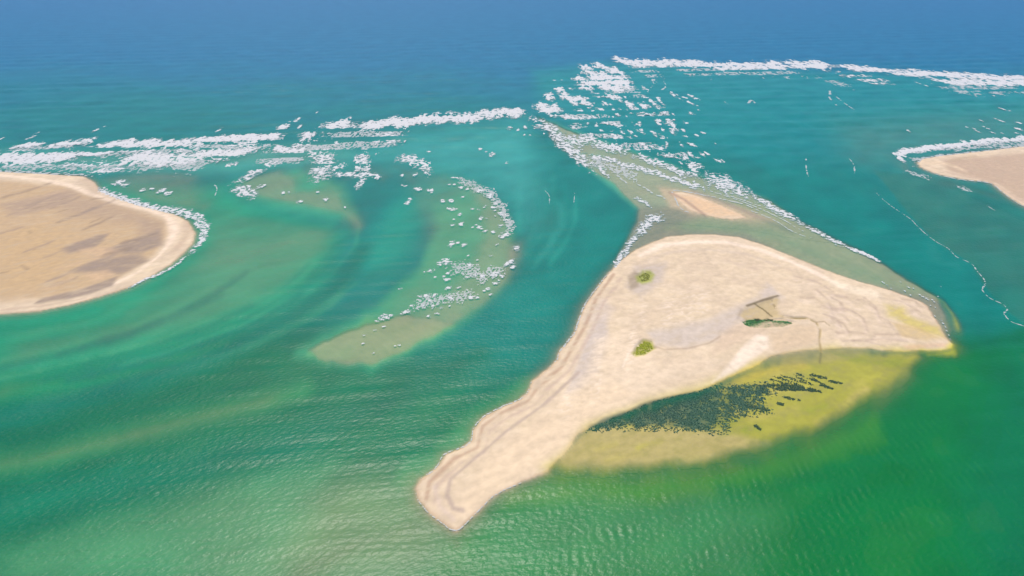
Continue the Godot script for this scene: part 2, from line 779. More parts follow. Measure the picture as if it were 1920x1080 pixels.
func noise_picture(size: int, freq: float, seed_: int, octaves: int, as_normal: bool, strength := 4.0, ramp: Gradient = null) -> NoiseTexture2D:
	var n := FastNoiseLite.new()
	n.seed = seed_
	n.frequency = freq
	n.noise_type = FastNoiseLite.TYPE_SIMPLEX_SMOOTH
	n.fractal_octaves = octaves
	var t := NoiseTexture2D.new()
	t.width = size
	t.height = size
	t.seamless = true
	t.noise = n
	t.as_normal_map = as_normal
	t.bump_strength = strength
	t.color_ramp = ramp
	return t


func make_materials() -> void:
	var water := StandardMaterial3D.new()
	water.vertex_color_use_as_albedo = true
	water.transparency = BaseMaterial3D.TRANSPARENCY_ALPHA
	water.roughness = 0.38
	water.metallic_specular = 0.25
	water.uv1_triplanar = true
	water.uv1_scale = Vector3(1.0 / 240.0, 1.0 / 200.0, 1.0 / 130.0)
	water.normal_enabled = true
	water.normal_texture = noise_picture(1024, 0.030, 4, 3, true, 5.0)
	water.normal_scale = 0.38
	M.water = water
	var sand := StandardMaterial3D.new()
	sand.vertex_color_use_as_albedo = true
	sand.roughness = 0.9
	sand.metallic_specular = 0.25
	M.sand = sand
	var plant := StandardMaterial3D.new()
	plant.vertex_color_use_as_albedo = true
	plant.roughness = 0.8
	plant.metallic_specular = 0.3
	M.plant = plant
	var foam := StandardMaterial3D.new()
	foam.albedo_color = Color(0.56, 0.55, 0.50).linear_to_srgb()
	foam.albedo_color.a = 0.86
	foam.transparency = BaseMaterial3D.TRANSPARENCY_ALPHA
	foam.roughness = 0.9
	foam.metallic_specular = 0.3
	M.foam = foam
	var thin := StandardMaterial3D.new()
	thin.albedo_color = Color(0.46, 0.48, 0.43).linear_to_srgb()
	thin.albedo_color.a = 0.65
	thin.transparency = BaseMaterial3D.TRANSPARENCY_ALPHA
	thin.roughness = 0.9
	M.thin_foam = thin
	var wash := StandardMaterial3D.new()
	wash.albedo_color = Color(0.34, 0.42, 0.38).linear_to_srgb()
	wash.albedo_color.a = 0.48
	wash.transparency = BaseMaterial3D.TRANSPARENCY_ALPHA
	wash.roughness = 0.9
	M.wash = wash
	var thin_wash := wash.duplicate()
	thin_wash.albedo_color.a = 0.24
	M.thin_wash = thin_wash


func numbered(called: String) -> String:
	used[called] = used.get(called, -1) + 1
	return called if used[called] == 0 else "%s_%03d" % [called, used[called]]


func setting(called: String, o: Node3D) -> void:
	o.name = called
	o.set_meta("kind", "structure")
	add_child(o)


func thing(called: String, o: Node3D, label: String, category: String, group := "") -> void:
	o.name = numbered(called)
	o.set_meta("label", label)
	o.set_meta("category", category)
	if group:
		o.set_meta("group", group)
	add_child(o)


# ------------------------------------------------------------------ the map, in metres on the ground
# shape: [closed outline?, half width of a stroke, soft edge, how much z is shortened when distances are measured, values, x z x z ...]
# depths: [depth, strength]
const BED := [
	[1, 0, 21.22, 0.445, [2.6, 0.9], [-533.3, -1109, -388.7, -1057, -289, -1010, -264, -904.8, -290.9, -785, -337.5, -688.7, -426, -652.9, -533.3, -589.3, -608.5, -701.3, -477, -755.4, -450.3, -904.8]],
	[0, 23.56, 23.56, 0.401, [2, 0.7], [-427.4, -885.9, -357.2, -904.8, -294.8, -965.4]],
	[0, 9.15, 10.29, 0.551, [2.3, 0.8], [-511.1, -556.4, -436.4, -565.5, -371.2, -599.2, -321.9, -647.2, -282.9, -714.2]],
	[0, 5.1, 7.65, 0.494, [6, 0.9], [-601.8, -691.2, -553.1, -703.8, -507.3, -724.9]],
	[0, 4.34, 7.44, 0.508, [5, 0.5], [-576, -652.9, -513.1, -678.8, -475.8, -714.2]],
	[0, 18.07, 16.78, 0.488, [8.5, 0.95], [-163.9, -1259, -205.2, -1070, -217.4, -904.8, -225.1, -800.5, -257.2, -714.2, -296, -658.6, -332.5, -614.6, -387.2, -574.8, -434.2, -543.1, -482.5, -513.8]],
	[0, 9.23, 14.51, 0.477, [5.5, 0.7], [-378, -652.9, -336, -701.3, -295.6, -755.4, -270.2, -867.7]],
	[0, 8.33, 11.76, 0.642, [2, 0.9], [-439.7, -450.1, -405.5, -461.7, -364.4, -480.8, -314.2, -508.2, -263.1, -532.8, -212.2, -553.7]],
	[0, 7.74, 12.17, 0.569, [3.4, 0.5], [-212.2, -553.7, -142.3, -577.7, -58.4, -630.6]],
	[0, 32.63, 23.11, 0.463, [10, 1], [45.1, -1406, 130.2, -1226, 142.9, -1033, 106.9, -885.9, 53.7, -755.4, 0, -664.5, -56.2, -599.2, -120.3, -543.1, -193.5, -486.7]],
	[0, 18.72, 17.83, 0.706, [8, 0.9], [-193.5, -486.7, -299.8, -444.8, -413.1, -410.6, -487.5, -396.2]],
	[0, 20.79, 28.78, 0.394, [4, 0.5], [-53, -1057, -131, -965.4, -171.5, -816.5]],
	[1, 0, 28.99, 0.76, [3, 0.85], [-277.4, -396.2, -197.9, -438.3, -120.6, -458.2, -72.7, -444.8, -43.8, -364.3, -22.3, -326.7, -241.2, -318.1]],
	[0, 17.77, 17.77, 0.284, [2.6, 0.9], [-1166, -1366, -890.8, -1366, -692.9, -1366, -541.2, -1406, -405.9, -1406]],
	[1, 0, 13.56, 0.325, [1.6, 0.9], [-800.2, -1242, -733.9, -1293, -642.5, -1300, -553.2, -1259, -516.3, -1137, -512.4, -1057, -562.1, -1070, -659.6, -1123]],
	[0, 11.95, 17.93, 0.316, [5, 0.7], [-585.5, -1276, -532.2, -1165]],
	[0, 16.52, 20.65, 0.305, [3.4, 0.8], [-383.5, -1165, -387.9, -1293, -351.9, -1366]],
	[1, 0, 14.98, 0.337, [1.35, 0.95], [-514, -1207, -506.6, -1272, -457.2, -1314, -409.8, -1259, -387.7, -1180, -352.7, -1195, -307.3, -1189, -280.5, -1109, -244.6, -1053, -227.8, -1001, -235.8, -965.4, -287, -1038, -347.9, -1070, -423, -1109, -476.1, -1142]],
	[0, 12.13, 12.13, 0.312, [1.8, 0.7], [-405.5, -1300, -354.5, -1242, -324.7, -1180]],
	[0, 7.94, 10.59, 0.357, [6, 0.9], [-446, -1096, -352, -1053, -287.4, -1021]],
	[0, 12.39, 14.45, 0.305, [2, 0.8], [-317.6, -1259, -283.1, -1293, -245.9, -1259]],
	[1, 0, 22.18, 0.426, [1.9, 0.85], [-236.2, -1329, -169.7, -1311, -119.2, -1276, -58.8, -1195, -20.3, -1115, -3.5, -1028, 0, -954.9, 20.1, -944.5, 13.7, -885.9, -3.5, -800.5, -33, -738.5, -69, -691.2, -107.1, -646.1, -144.5, -605.3, -175.9, -606.3, -212.9, -617.7, -238.2, -636, -199.5, -686.2, -162.2, -741.3, -135.8, -816.5, -128.1, -904.8, -144.5, -1010, -187.8, -1137]],
	[1, 0, 13.29, 0.427, [1.3, 0.9], [-102.4, -1259, -53.7, -1189, -18.4, -1109, -1.7, -1024, 1.6, -944.5, 20.1, -944.5, 15.3, -885.9, -2.1, -800.5, -31.7, -739.9, -69, -691.2, -102, -652.9, -128.2, -628.4, -144, -652.9, -126.8, -701.3, -87.3, -755.4, -59.1, -850.1, -45, -965.4, -54.1, -1083]],
	[0, 3.42, 6.83, 0.461, [0.85, 0.7], [0, -904.8, -11.3, -808.5, -32.2, -755.4, -58, -716.9, -75.9, -698.7]],
	[1, 0, 2.99, 0.527, [1, 0.9], [-69.1, -693.7, -107.3, -647.2, -145.6, -605.3, -175.9, -606.3, -207.1, -617.7, -223.5, -636, -186.2, -682.5, -128.6, -714.2]],
	[0, 8.45, 15.2, 0.373, [2.8, 0.7], [20.3, -954.9, 46.7, -1010, 70, -1045]],
	[0, 16.67, 24.07, 0.34, [4.2, 0.6], [0, -1259, 27.6, -1109, 42.5, -1010]],
	[1, 0, 6.32, 0.398, [1, 1], [56.1, -1798, 128.9, -1637, 204.5, -1514, 278.4, -1386, 352.3, -1276, 423.7, -1171, 448.7, -1131, 466, -1028, 489.6, -961.2, 512.4, -904.8, 525.6, -850.1, 531.7, -808.5, 544.1, -761.2, 523.6, -701.3, 502.8, -652.9, 482.6, -628.4, 424.4, -626.3, 188.9, -589.3, 66.7, -589.3, 61.2, -652.9, 84.2, -720.9, 121.5, -816.5, 160.6, -914.4, 199.1, -1021, 211.8, -1083, 188.2, -1211, 135.8, -1347, 95, -1491]],
	[1, 0, 11.25, 0.336, [0.85, 0.85], [187, -1366, 263.3, -1300, 336.8, -1211, 402, -1131, 434.6, -1062, 450.4, -987.2, 374, -1010, 288.7, -1045, 252.3, -1083, 225.3, -1137, 194.7, -1259]],
	[1, 0, 7.24, 0.348, [0.18, 0.9], [268.3, -1189, 328.8, -1177, 389, -1088, 422.9, -1028, 377.5, -1021, 298, -1048, 269.6, -1088]],
	[0, 7.17, 6.38, 0.395, [1.15, 0.9], [231.7, -1021, 311.5, -998.3, 396.7, -976.2, 442.7, -885.9, 485.9, -816.5]],
	[0, 8.51, 10.63, 0.592, [1.1, 0.8], [121.5, -816.5, 79.2, -701.3, 49.2, -622, 18.9, -568.3, -7.8, -541.3, -32.7, -513.8, -43.3, -483, -62.7, -459.6, -80.5, -435.1]],
	[0, 4.89, 10.76, 0.644, [2, 0.6], [-75, -465.1, -54.4, -502, -40.4, -517.8]],
	[0, 2.41, 5.62, 0.784, [1, 0.8], [-44.6, -374.6, -40.6, -364.3]],
	[0, 5.57, 9.55, 0.791, [2.2, 0.6], [-151.8, -337.9, -111.4, -364.3, -69.8, -382.5, -48.6, -374.6]],
	[1, 0, 12.13, 0.623, [0.42, 1], [27.5, -451.4, 43.1, -479.4, 64.6, -505.9, 124.1, -534.5, 201, -572, 262, -609.4, 354.3, -639.4, 447, -636, 450, -614.6, 426.4, -595.2, 411.6, -577.7, 374.7, -551.9, 330.4, -521.9, 286, -494.3, 243.5, -477.9, 205.1, -461.7, 159.3, -446.1, 107.9, -438.3, 62.8, -436.4, 31.5, -438.3]],
	[0, 2.86, 16.18, 0.661, [1.3, 0.7], [35.6, -432, 106.3, -428.8, 161.6, -437, 211.5, -452.8, 254.1, -467.9, 308, -494.3, 364.1, -538.7, 414, -584.4]],
	[0, 3.68, 5.52, 0.513, [0.55, 0.95], [542.9, -755.4, 532.4, -714.2, 517.2, -676.4, 500.7, -647.2, 480.9, -628.4, 453.5, -626.3]],
	[0, 11.79, 15.33, 0.534, [9, 0.9], [511.8, -636, 560.3, -647.2, 607.8, -630.6]],
	[1, 0, 27.7, 0.682, [9, 0.9], [455.3, -560.9, 556.6, -641.6, 675, -641.6, 423.6, -326.7, 256.4, -326.7, 226.9, -396.2, 296.8, -458.2]],
	[1, 0, 15.64, 0.805, [4.5, 0.5], [285.8, -396.2, 330, -385.2, 338.2, -344.9, 312.1, -326.7, 237.8, -326.7]],
	[0, 34.86, 29.63, 0.361, [9.5, 1], [435.7, -2100, 484, -1664, 541.2, -1406, 563.3, -1137, 589.6, -965.4, 593.1, -816.5, 604.4, -714.2, 654, -652.9]],
	[1, 0, 41.62, 0.258, [2.6, 0.8], [808.4, -1720, 1061, -1843, 1566, -1946, 1203, -1447, 813.8, -1366, 712.9, -1293, 699, -1406]],
	[1, 0, 3.06, 0.412, [3.4, 0.85], [712.9, -1293, 656.3, -1062, 635.5, -940.4, 641.4, -862.4, 619.1, -792.7, 604.2, -744.1, 601.5, -686.2, 666.2, -630.6, 878.4, -850.1, 830.4, -1057, 799.1, -1259]],
	[0, 9.18, 14.28, 0.309, [1.8, 0.8], [802.8, -1366, 779.5, -1300, 822.2, -1211, 853.8, -1151]],
	[0, 11.44, 15.26, 0.166, [3, 0.8], [367, -2707, 668.9, -2605, 1014, -2581, 1271, -2465, 1687, -2279]],
	[0, 8.13, 10.84, 0.233, [2.6, 0.9], [-417.4, -1658, -267.1, -1703, -41.8, -1786, 34.8, -1786]],
]
# water masses: [red, green, blue, strength] of the water itself
const MASS := [
	[1, 0, 33.94, 0.232, [0.004, 0.1785, 0.14, 0.9], [73.8, -2432, 382.2, -2668, 1687, -2279, 1254, -1366, 747.9, -1366, 483.9, -1366, 277.5, -1447, 72.8, -1876]],
	[1, 0, 58.04, 0.651, [0.001, 0.119, 0.042, 1], [-776.8, -676.4, -376.2, -755.4, -156, -652.9, 21.7, -570.1, 786, -701.3, 395.3, -251.4, -401.7, -251.4]],
	[1, 0, 25.63, 0.737, [0.002, 0.1333, 0.02, 0.95], [-45.4, -385.2, 40.5, -438.3, 206.1, -465.1, 456, -652.9, 744, -652.9, 395.3, -251.4, -82.9, -251.4]],
	[1, 0, 29.64, 0.743, [0.001, 0.1166, 0.036, 0.8], [579.5, -676.4, 744, -652.9, 395.3, -251.4, 283.7, -251.4, 374, -432]],
	[1, 0, 2.3, 0.41, [0.008, 0.1487, 0.085, 0.95], [712.9, -1293, 656.3, -1062, 635.5, -940.4, 641.4, -862.4, 619.1, -792.7, 604.2, -744.1, 601.5, -686.2, 666.2, -630.6, 1051, -1057, 799.1, -1259]],
	[1, 0, 4.77, 0.528, [0.002, 0.1047, 0.026, 0.7], [490.9, -630.6, 546, -652.9, 605.9, -636, 672.2, -570.1, 786, -701.3, 633.9, -701.3, 534, -652.9]],
	[1, 0, 32.61, 0.435, [0.008, 0.2321, 0.095, 0.9], [-1248, -1211, -802.4, -1211, -529.1, -1195, -262.1, -965.4, -249.3, -785, -302.1, -676.4, -375.9, -609.4, -644.1, -526.1]],
	[0, 8.73, 14.55, 0.649, [0.035, 0.2201, 0.068, 0.8], [-529.7, -448.1, -439.7, -450.1, -405.5, -461.7, -364.4, -480.8, -314.2, -508.2, -263.1, -532.8, -212.2, -553.7]],
	[0, 7.79, 11.13, 0.566, [0.015, 0.2439, 0.08, 0.8], [-511.1, -556.4, -436.4, -565.5, -371.2, -599.2, -321.9, -647.2]],
	[0, 12.33, 16.13, 0.664, [0.001, 0.1047, 0.044, 0.75], [-34.8, -625.2, -120.3, -543.1, -193.5, -486.7, -298.3, -441.6, -411.2, -407.7, -483, -390.7]],
	[1, 0, 24.43, 0.438, [0.04, 0.2439, 0.105, 0.7], [-483.8, -987.2, -376.7, -965.4, -291.9, -987.2, -265.7, -850.1, -309.1, -755.4, -375, -688.7, -431.8, -664.5, -423.3, -755.4, -427.8, -867.7]],
	[0, 2.5, 4.93, 0.493, [0.002, 0.1404, 0.07, 0.642356], [-362, -819.8, -381.9, -751.2, -412.7, -701.3, -448.8, -661, -493.7, -628.4]],
	[0, 1.33, 5.93, 0.476, [0.002, 0.1404, 0.07, 0.420779], [-283.6, -853.6, -296.6, -788.1, -318.7, -734.4, -345.4, -691.2, -377, -657.5]],
	[0, 1.53, 9.85, 0.447, [0.002, 0.1404, 0.07, 0.584767], [-226, -944.5, -227.8, -869.5, -236.7, -799, -257.2, -742.7, -282.9, -693.7]],
	[0, 1.8, 9.96, 0.43, [0.03, 0.2558, 0.115, 0.406967], [-371.7, -1019, -375.8, -916.4, -386.2, -834.7, -401.8, -768.5, -428.1, -719.5]],
	[0, 1.5, 5.25, 0.437, [0.03, 0.2558, 0.115, 0.520403], [-244.6, -1026, -231.9, -922.3, -243.4, -821.4, -268.2, -744.1, -301.9, -681.3]],
	[0, 3.42, 4.28, 0.486, [0.004, 0.1547, 0.08, 0.462569], [-361.8, -831.4, -380.2, -765.6, -405.7, -715.5, -434, -675.2, -476.1, -643.8]],
	[0, 2.83, 5.96, 0.563, [0.05, 0.2677, 0.11, 0.436743], [-264.1, -669.2, -313.4, -626.3, -363.6, -591.2, -414.5, -561.8, -468.6, -540.5]],
	[0, 3.46, 7.96, 0.518, [0.002, 0.1404, 0.07, 0.487596], [-325.6, -737.1, -350.7, -693.7, -381.1, -659.8, -415.5, -631.7, -452.8, -607.3]],
	[0, 2.47, 5.1, 0.502, [0.05, 0.2677, 0.11, 0.447683], [-207.2, -799, -224.7, -737.1, -255.3, -687.4, -290.3, -647.2, -329.6, -614.6]],
	[0, 1.32, 6.23, 0.546, [0.004, 0.1547, 0.08, 0.571456], [-318.2, -671.6, -348, -642.7, -378.6, -617.7, -413.5, -597.2, -446.1, -577.7]],
	[0, 2.8, 6.59, 0.526, [0.03, 0.2558, 0.115, 0.503984], [-373.9, -710.3, -400.1, -676.4, -429.7, -647.2, -465.1, -624.1, -500.3, -603.3]],
	[0, 1.6, 8.85, 0.445, [0.002, 0.1404, 0.07, 0.512463], [-258, -940.4, -266, -865.9, -272.7, -802.1, -295, -751.2, -315.8, -705.1]],
	[0, 3.5, 5.56, 0.524, [0.004, 0.1547, 0.08, 0.688429], [-269.8, -764.1, -303.4, -694.9, -350.5, -647.2, -401, -608.4, -454.8, -577.7]],
	[0, 2.05, 4.68, 0.537, [0.004, 0.1547, 0.08, 0.448688], [-316, -707.7, -352.6, -665.7, -390.5, -629.5, -435.3, -601.2, -480, -577.7]],
	[0, 2.45, 7.92, 0.505, [0.05, 0.2677, 0.11, 0.655992], [-390.4, -788.1, -416.2, -727.6, -447.6, -678.8, -496.9, -643.8, -546.3, -614.6]],
	[0, 2.77, 10.04, 0.407, [0.004, 0.1547, 0.08, 0.695034], [-261.9, -1073, -252.3, -984.9, -249.7, -906.7, -258.1, -831.4, -273.1, -768.5]],
	[0, 3.79, 6.62, 0.485, [0.002, 0.1404, 0.07, 0.40849], [-240.8, -834.7, -253.7, -770, -280.3, -718.2, -308.4, -675.2, -344, -641.6]],
	[0, 3.37, 6.59, 0.517, [0.002, 0.1404, 0.07, 0.545338], [-369.7, -761.2, -401.1, -705.1, -438.5, -659.8, -487.7, -625.2, -539.3, -598.2]],
	[0, 2.8, 4.57, 0.49, [0.05, 0.2677, 0.11, 0.51471], [-214, -814.9, -225.4, -756.9, -252.5, -709, -279.1, -668, -315.1, -637.1]],
	[0, 2.14, 5.18, 0.487, [0.002, 0.1404, 0.07, 0.477159], [-371.7, -814.9, -387.5, -758.3, -411.5, -715.5, -437.1, -678.8, -473.9, -650.6]],
	[0, 1.47, 3.93, 0.542, [0.05, 0.2677, 0.11, 0.456004], [-356.4, -706.4, -397.5, -657.5, -449.4, -620.9, -502.8, -590.3, -553.2, -568.3]],
	[0, 1.5, 5, 0.519, [0.03, 0.2558, 0.115, 0.561598], [-294.2, -731.6, -316.1, -689.9, -347.8, -659.8, -376.9, -630.6, -412.5, -607.3]],
	[0, 1.71, 5.29, 0.352, [0.001, 0.1547, 0.098, 0.360486], [43.7, -1183, 41.3, -1106, 39.2, -1040, 34.8, -978.4]],
	[0, 2.24, 7.07, 0.389, [0.02, 0.2439, 0.165, 0.537218], [85, -1088, 78.8, -993.8, 53.3, -914.4, 28.6, -844.9]],
	[0, 3.12, 5.37, 0.345, [0.012, 0.2201, 0.14, 0.369995], [7.8, -1195, 7.5, -1131, 7.2, -1073, 6.9, -1019]],
	[0, 1.75, 4.8, 0.379, [0.012, 0.2201, 0.14, 0.570226], [112.9, -1139, 103.8, -1031, 81.6, -938.3, 52, -857.1]],
	[0, 3.35, 4.76, 0.364, [0.012, 0.2201, 0.14, 0.318015], [40.7, -1180, 37.7, -1078, 35.2, -991.6, 11.7, -914.4]],
	[0, 2.03, 7.39, 0.346, [0.012, 0.2201, 0.14, 0.356866], [78.5, -1252, 72.6, -1142, 67.6, -1050, 57.4, -967.6]],
	[0, 1.56, 7.77, 0.336, [0.001, 0.1547, 0.098, 0.332282], [80.6, -1252, 76.1, -1171, 72.1, -1098, 68.4, -1033]],
	[0, 3.22, 6.85, 0.333, [0.012, 0.2201, 0.14, 0.584115], [17.6, -1366, 15.9, -1214, 14.5, -1088, 11.6, -980.6]],
	[0, 2.31, 7.78, 0.38, [0.02, 0.2439, 0.165, 0.367646], [79.7, -1104, 74.5, -1019, 57.9, -944.5, 34.9, -878.6]],
	[0, 2.95, 8.23, 0.348, [0.012, 0.2201, 0.14, 0.428113], [12.8, -1207, 12.1, -1125, 11.5, -1055, 10.9, -989.4]],
	[0, 1.88, 8.68, 0.347, [0.012, 0.2201, 0.14, 0.325622], [99.7, -1220, 93.5, -1131, 88, -1053, 82.4, -984.9]],
	[0, 3.19, 7.62, 0.368, [0.012, 0.2201, 0.14, 0.489779], [61.2, -1183, 56.2, -1070, 47.8, -971.9, 20.7, -889.6]],
	[0, 2.9, 5.15, 0.386, [0.001, 0.1547, 0.098, 0.575004], [71.9, -1096, 66.8, -1003, 44.2, -922.3, 19.9, -850.1]],
	[0, 3.22, 8.19, 0.383, [0.02, 0.2439, 0.165, 0.348561], [48.8, -1137, 44.6, -1021, 23.7, -926.3, -2.2, -843.2]],
	[0, 1.35, 4.59, 0.403, [0.012, 0.2201, 0.14, 0.390781], [27.2, -1048, 15.4, -954.9, -9.1, -873.1, -30.3, -803.7]],
	[0, 1.46, 8.05, 0.383, [0.012, 0.2201, 0.14, 0.429982], [106.1, -1091, 99.4, -1010, 79.1, -936.3, 55.7, -871.3]],
	[1, 0, 49.22, 0.256, [0.025, 0.2023, 0.135, 0.8], [808.4, -1720, 1061, -1843, 1566, -1946, 1144, -1366, 775.8, -1293, 703.9, -1366]],
	[0, 24.27, 19.86, 0.286, [0.04, 0.2558, 0.165, 0.85], [-1166, -1366, -825.7, -1347, -560.9, -1366, -360.8, -1406]],
	[1, 0, 9.88, 0.319, [0.07, 0.3272, 0.17, 0.85], [68.4, -1749, 204.5, -1514, 352.3, -1276, 446, -1123, 459, -1010, 381.2, -1033, 264, -1096, 209.4, -1096, 163.9, -1259]],
	[1, 0, 11.23, 0.337, [0.035, 0.2915, 0.125, 0.8], [-520.8, -1226, -419.4, -1293, -317, -1211, -253, -1033, -276.2, -1028, -347.3, -1067, -443.2, -1115]],
	[1, 0, 10.54, 0.419, [0.035, 0.2915, 0.125, 0.85], [-134.7, -1276, -59.4, -1211, -13.5, -1083, 1.6, -965.4, -7, -800.5, -50.7, -701.3, -146.2, -599.2, -233.8, -630.6, -169.6, -727.6, -125.5, -850.1, -116.8, -987.2, -150.2, -1137]],
	[0, 29.65, 29.65, 0.361, [0.006, 0.2201, 0.125, 0.85], [-130.2, -1226, -173.3, -1033, -186.3, -904.8]],
	[0, 11.94, 15.52, 0.527, [0.001, 0.119, 0.06, 0.9], [-217.4, -904.8, -225.1, -800.5, -257.2, -714.2, -296, -658.6, -332.5, -614.6, -387.2, -574.8, -434.2, -543.1, -482.5, -513.8]],
	[1, 0, 4.81, 0.524, [0.08, 0.2975, 0.105, 0.8], [-68.6, -686.2, -144.5, -605.3, -220.9, -626.3, -172.4, -707.7]],
	[1, 0, 52.42, 0.289, [0.028, 0.2558, 0.19, 0.95], [-351.9, -1366, -200.5, -1586, 26.5, -1691, 55, -1366, 26.5, -1057, -60.1, -1226, -242, -1366]],
	[1, 0, 7.85, 0.401, [0.05, 0.2856, 0.12, 0.85], [414.8, -1142, 467.1, -987.2, 516.7, -850.1, 537.5, -755.4, 428.8, -816.5, 360.3, -965.4, 241.9, -987.2]],
	[0, 12.61, 12.61, 0.649, [0.03, 0.2856, 0.09, 0.8], [21.4, -560.9, -30, -509.8, -51.5, -465.1, -80.2, -432]],
	[1, 0, 32.31, 0.779, [0.115, 0.2321, 0.085, 0.85], [-226.9, -396.2, -142.5, -432, -62.3, -432, -39.1, -354.4, -95.8, -322.4, -199, -322.4]],
	[0, 13.36, 26.72, 0.707, [0.003, 0.1547, 0.07, 0.6], [-403.5, -396.2, -293.9, -432, -189.4, -472.2]],
	[1, 0, 24.27, 0.778, [0.055, 0.2261, 0.085, 0.8], [-375.3, -354.4, -313.5, -385.2, -227.1, -432, -154.5, -444.8, -170.9, -326.7, -353.8, -322.4]],
	[1, 0, 24.36, 0.775, [0.032, 0.1785, 0.05, 0.8], [-24.8, -385.2, 26.2, -419.6, 149.2, -422.6, 205.9, -396.2, 163.5, -326.7, -40.5, -322.4]],
	[0, 6.97, 11.32, 0.723, [0.07, 0.1963, 0.03, 0.7], [0, -413.6, 52.1, -416.6, 104.3, -416.6, 158.7, -425.7]],
	[1, 0, 7.4, 0.681, [0.03, 0.1785, 0.015, 0.7], [27, -438.3, 106.3, -428.8, 212.2, -454.8, 316.4, -502, 347.6, -526.1, 335, -479.4, 213.7, -432, 102.8, -407.7]],
]
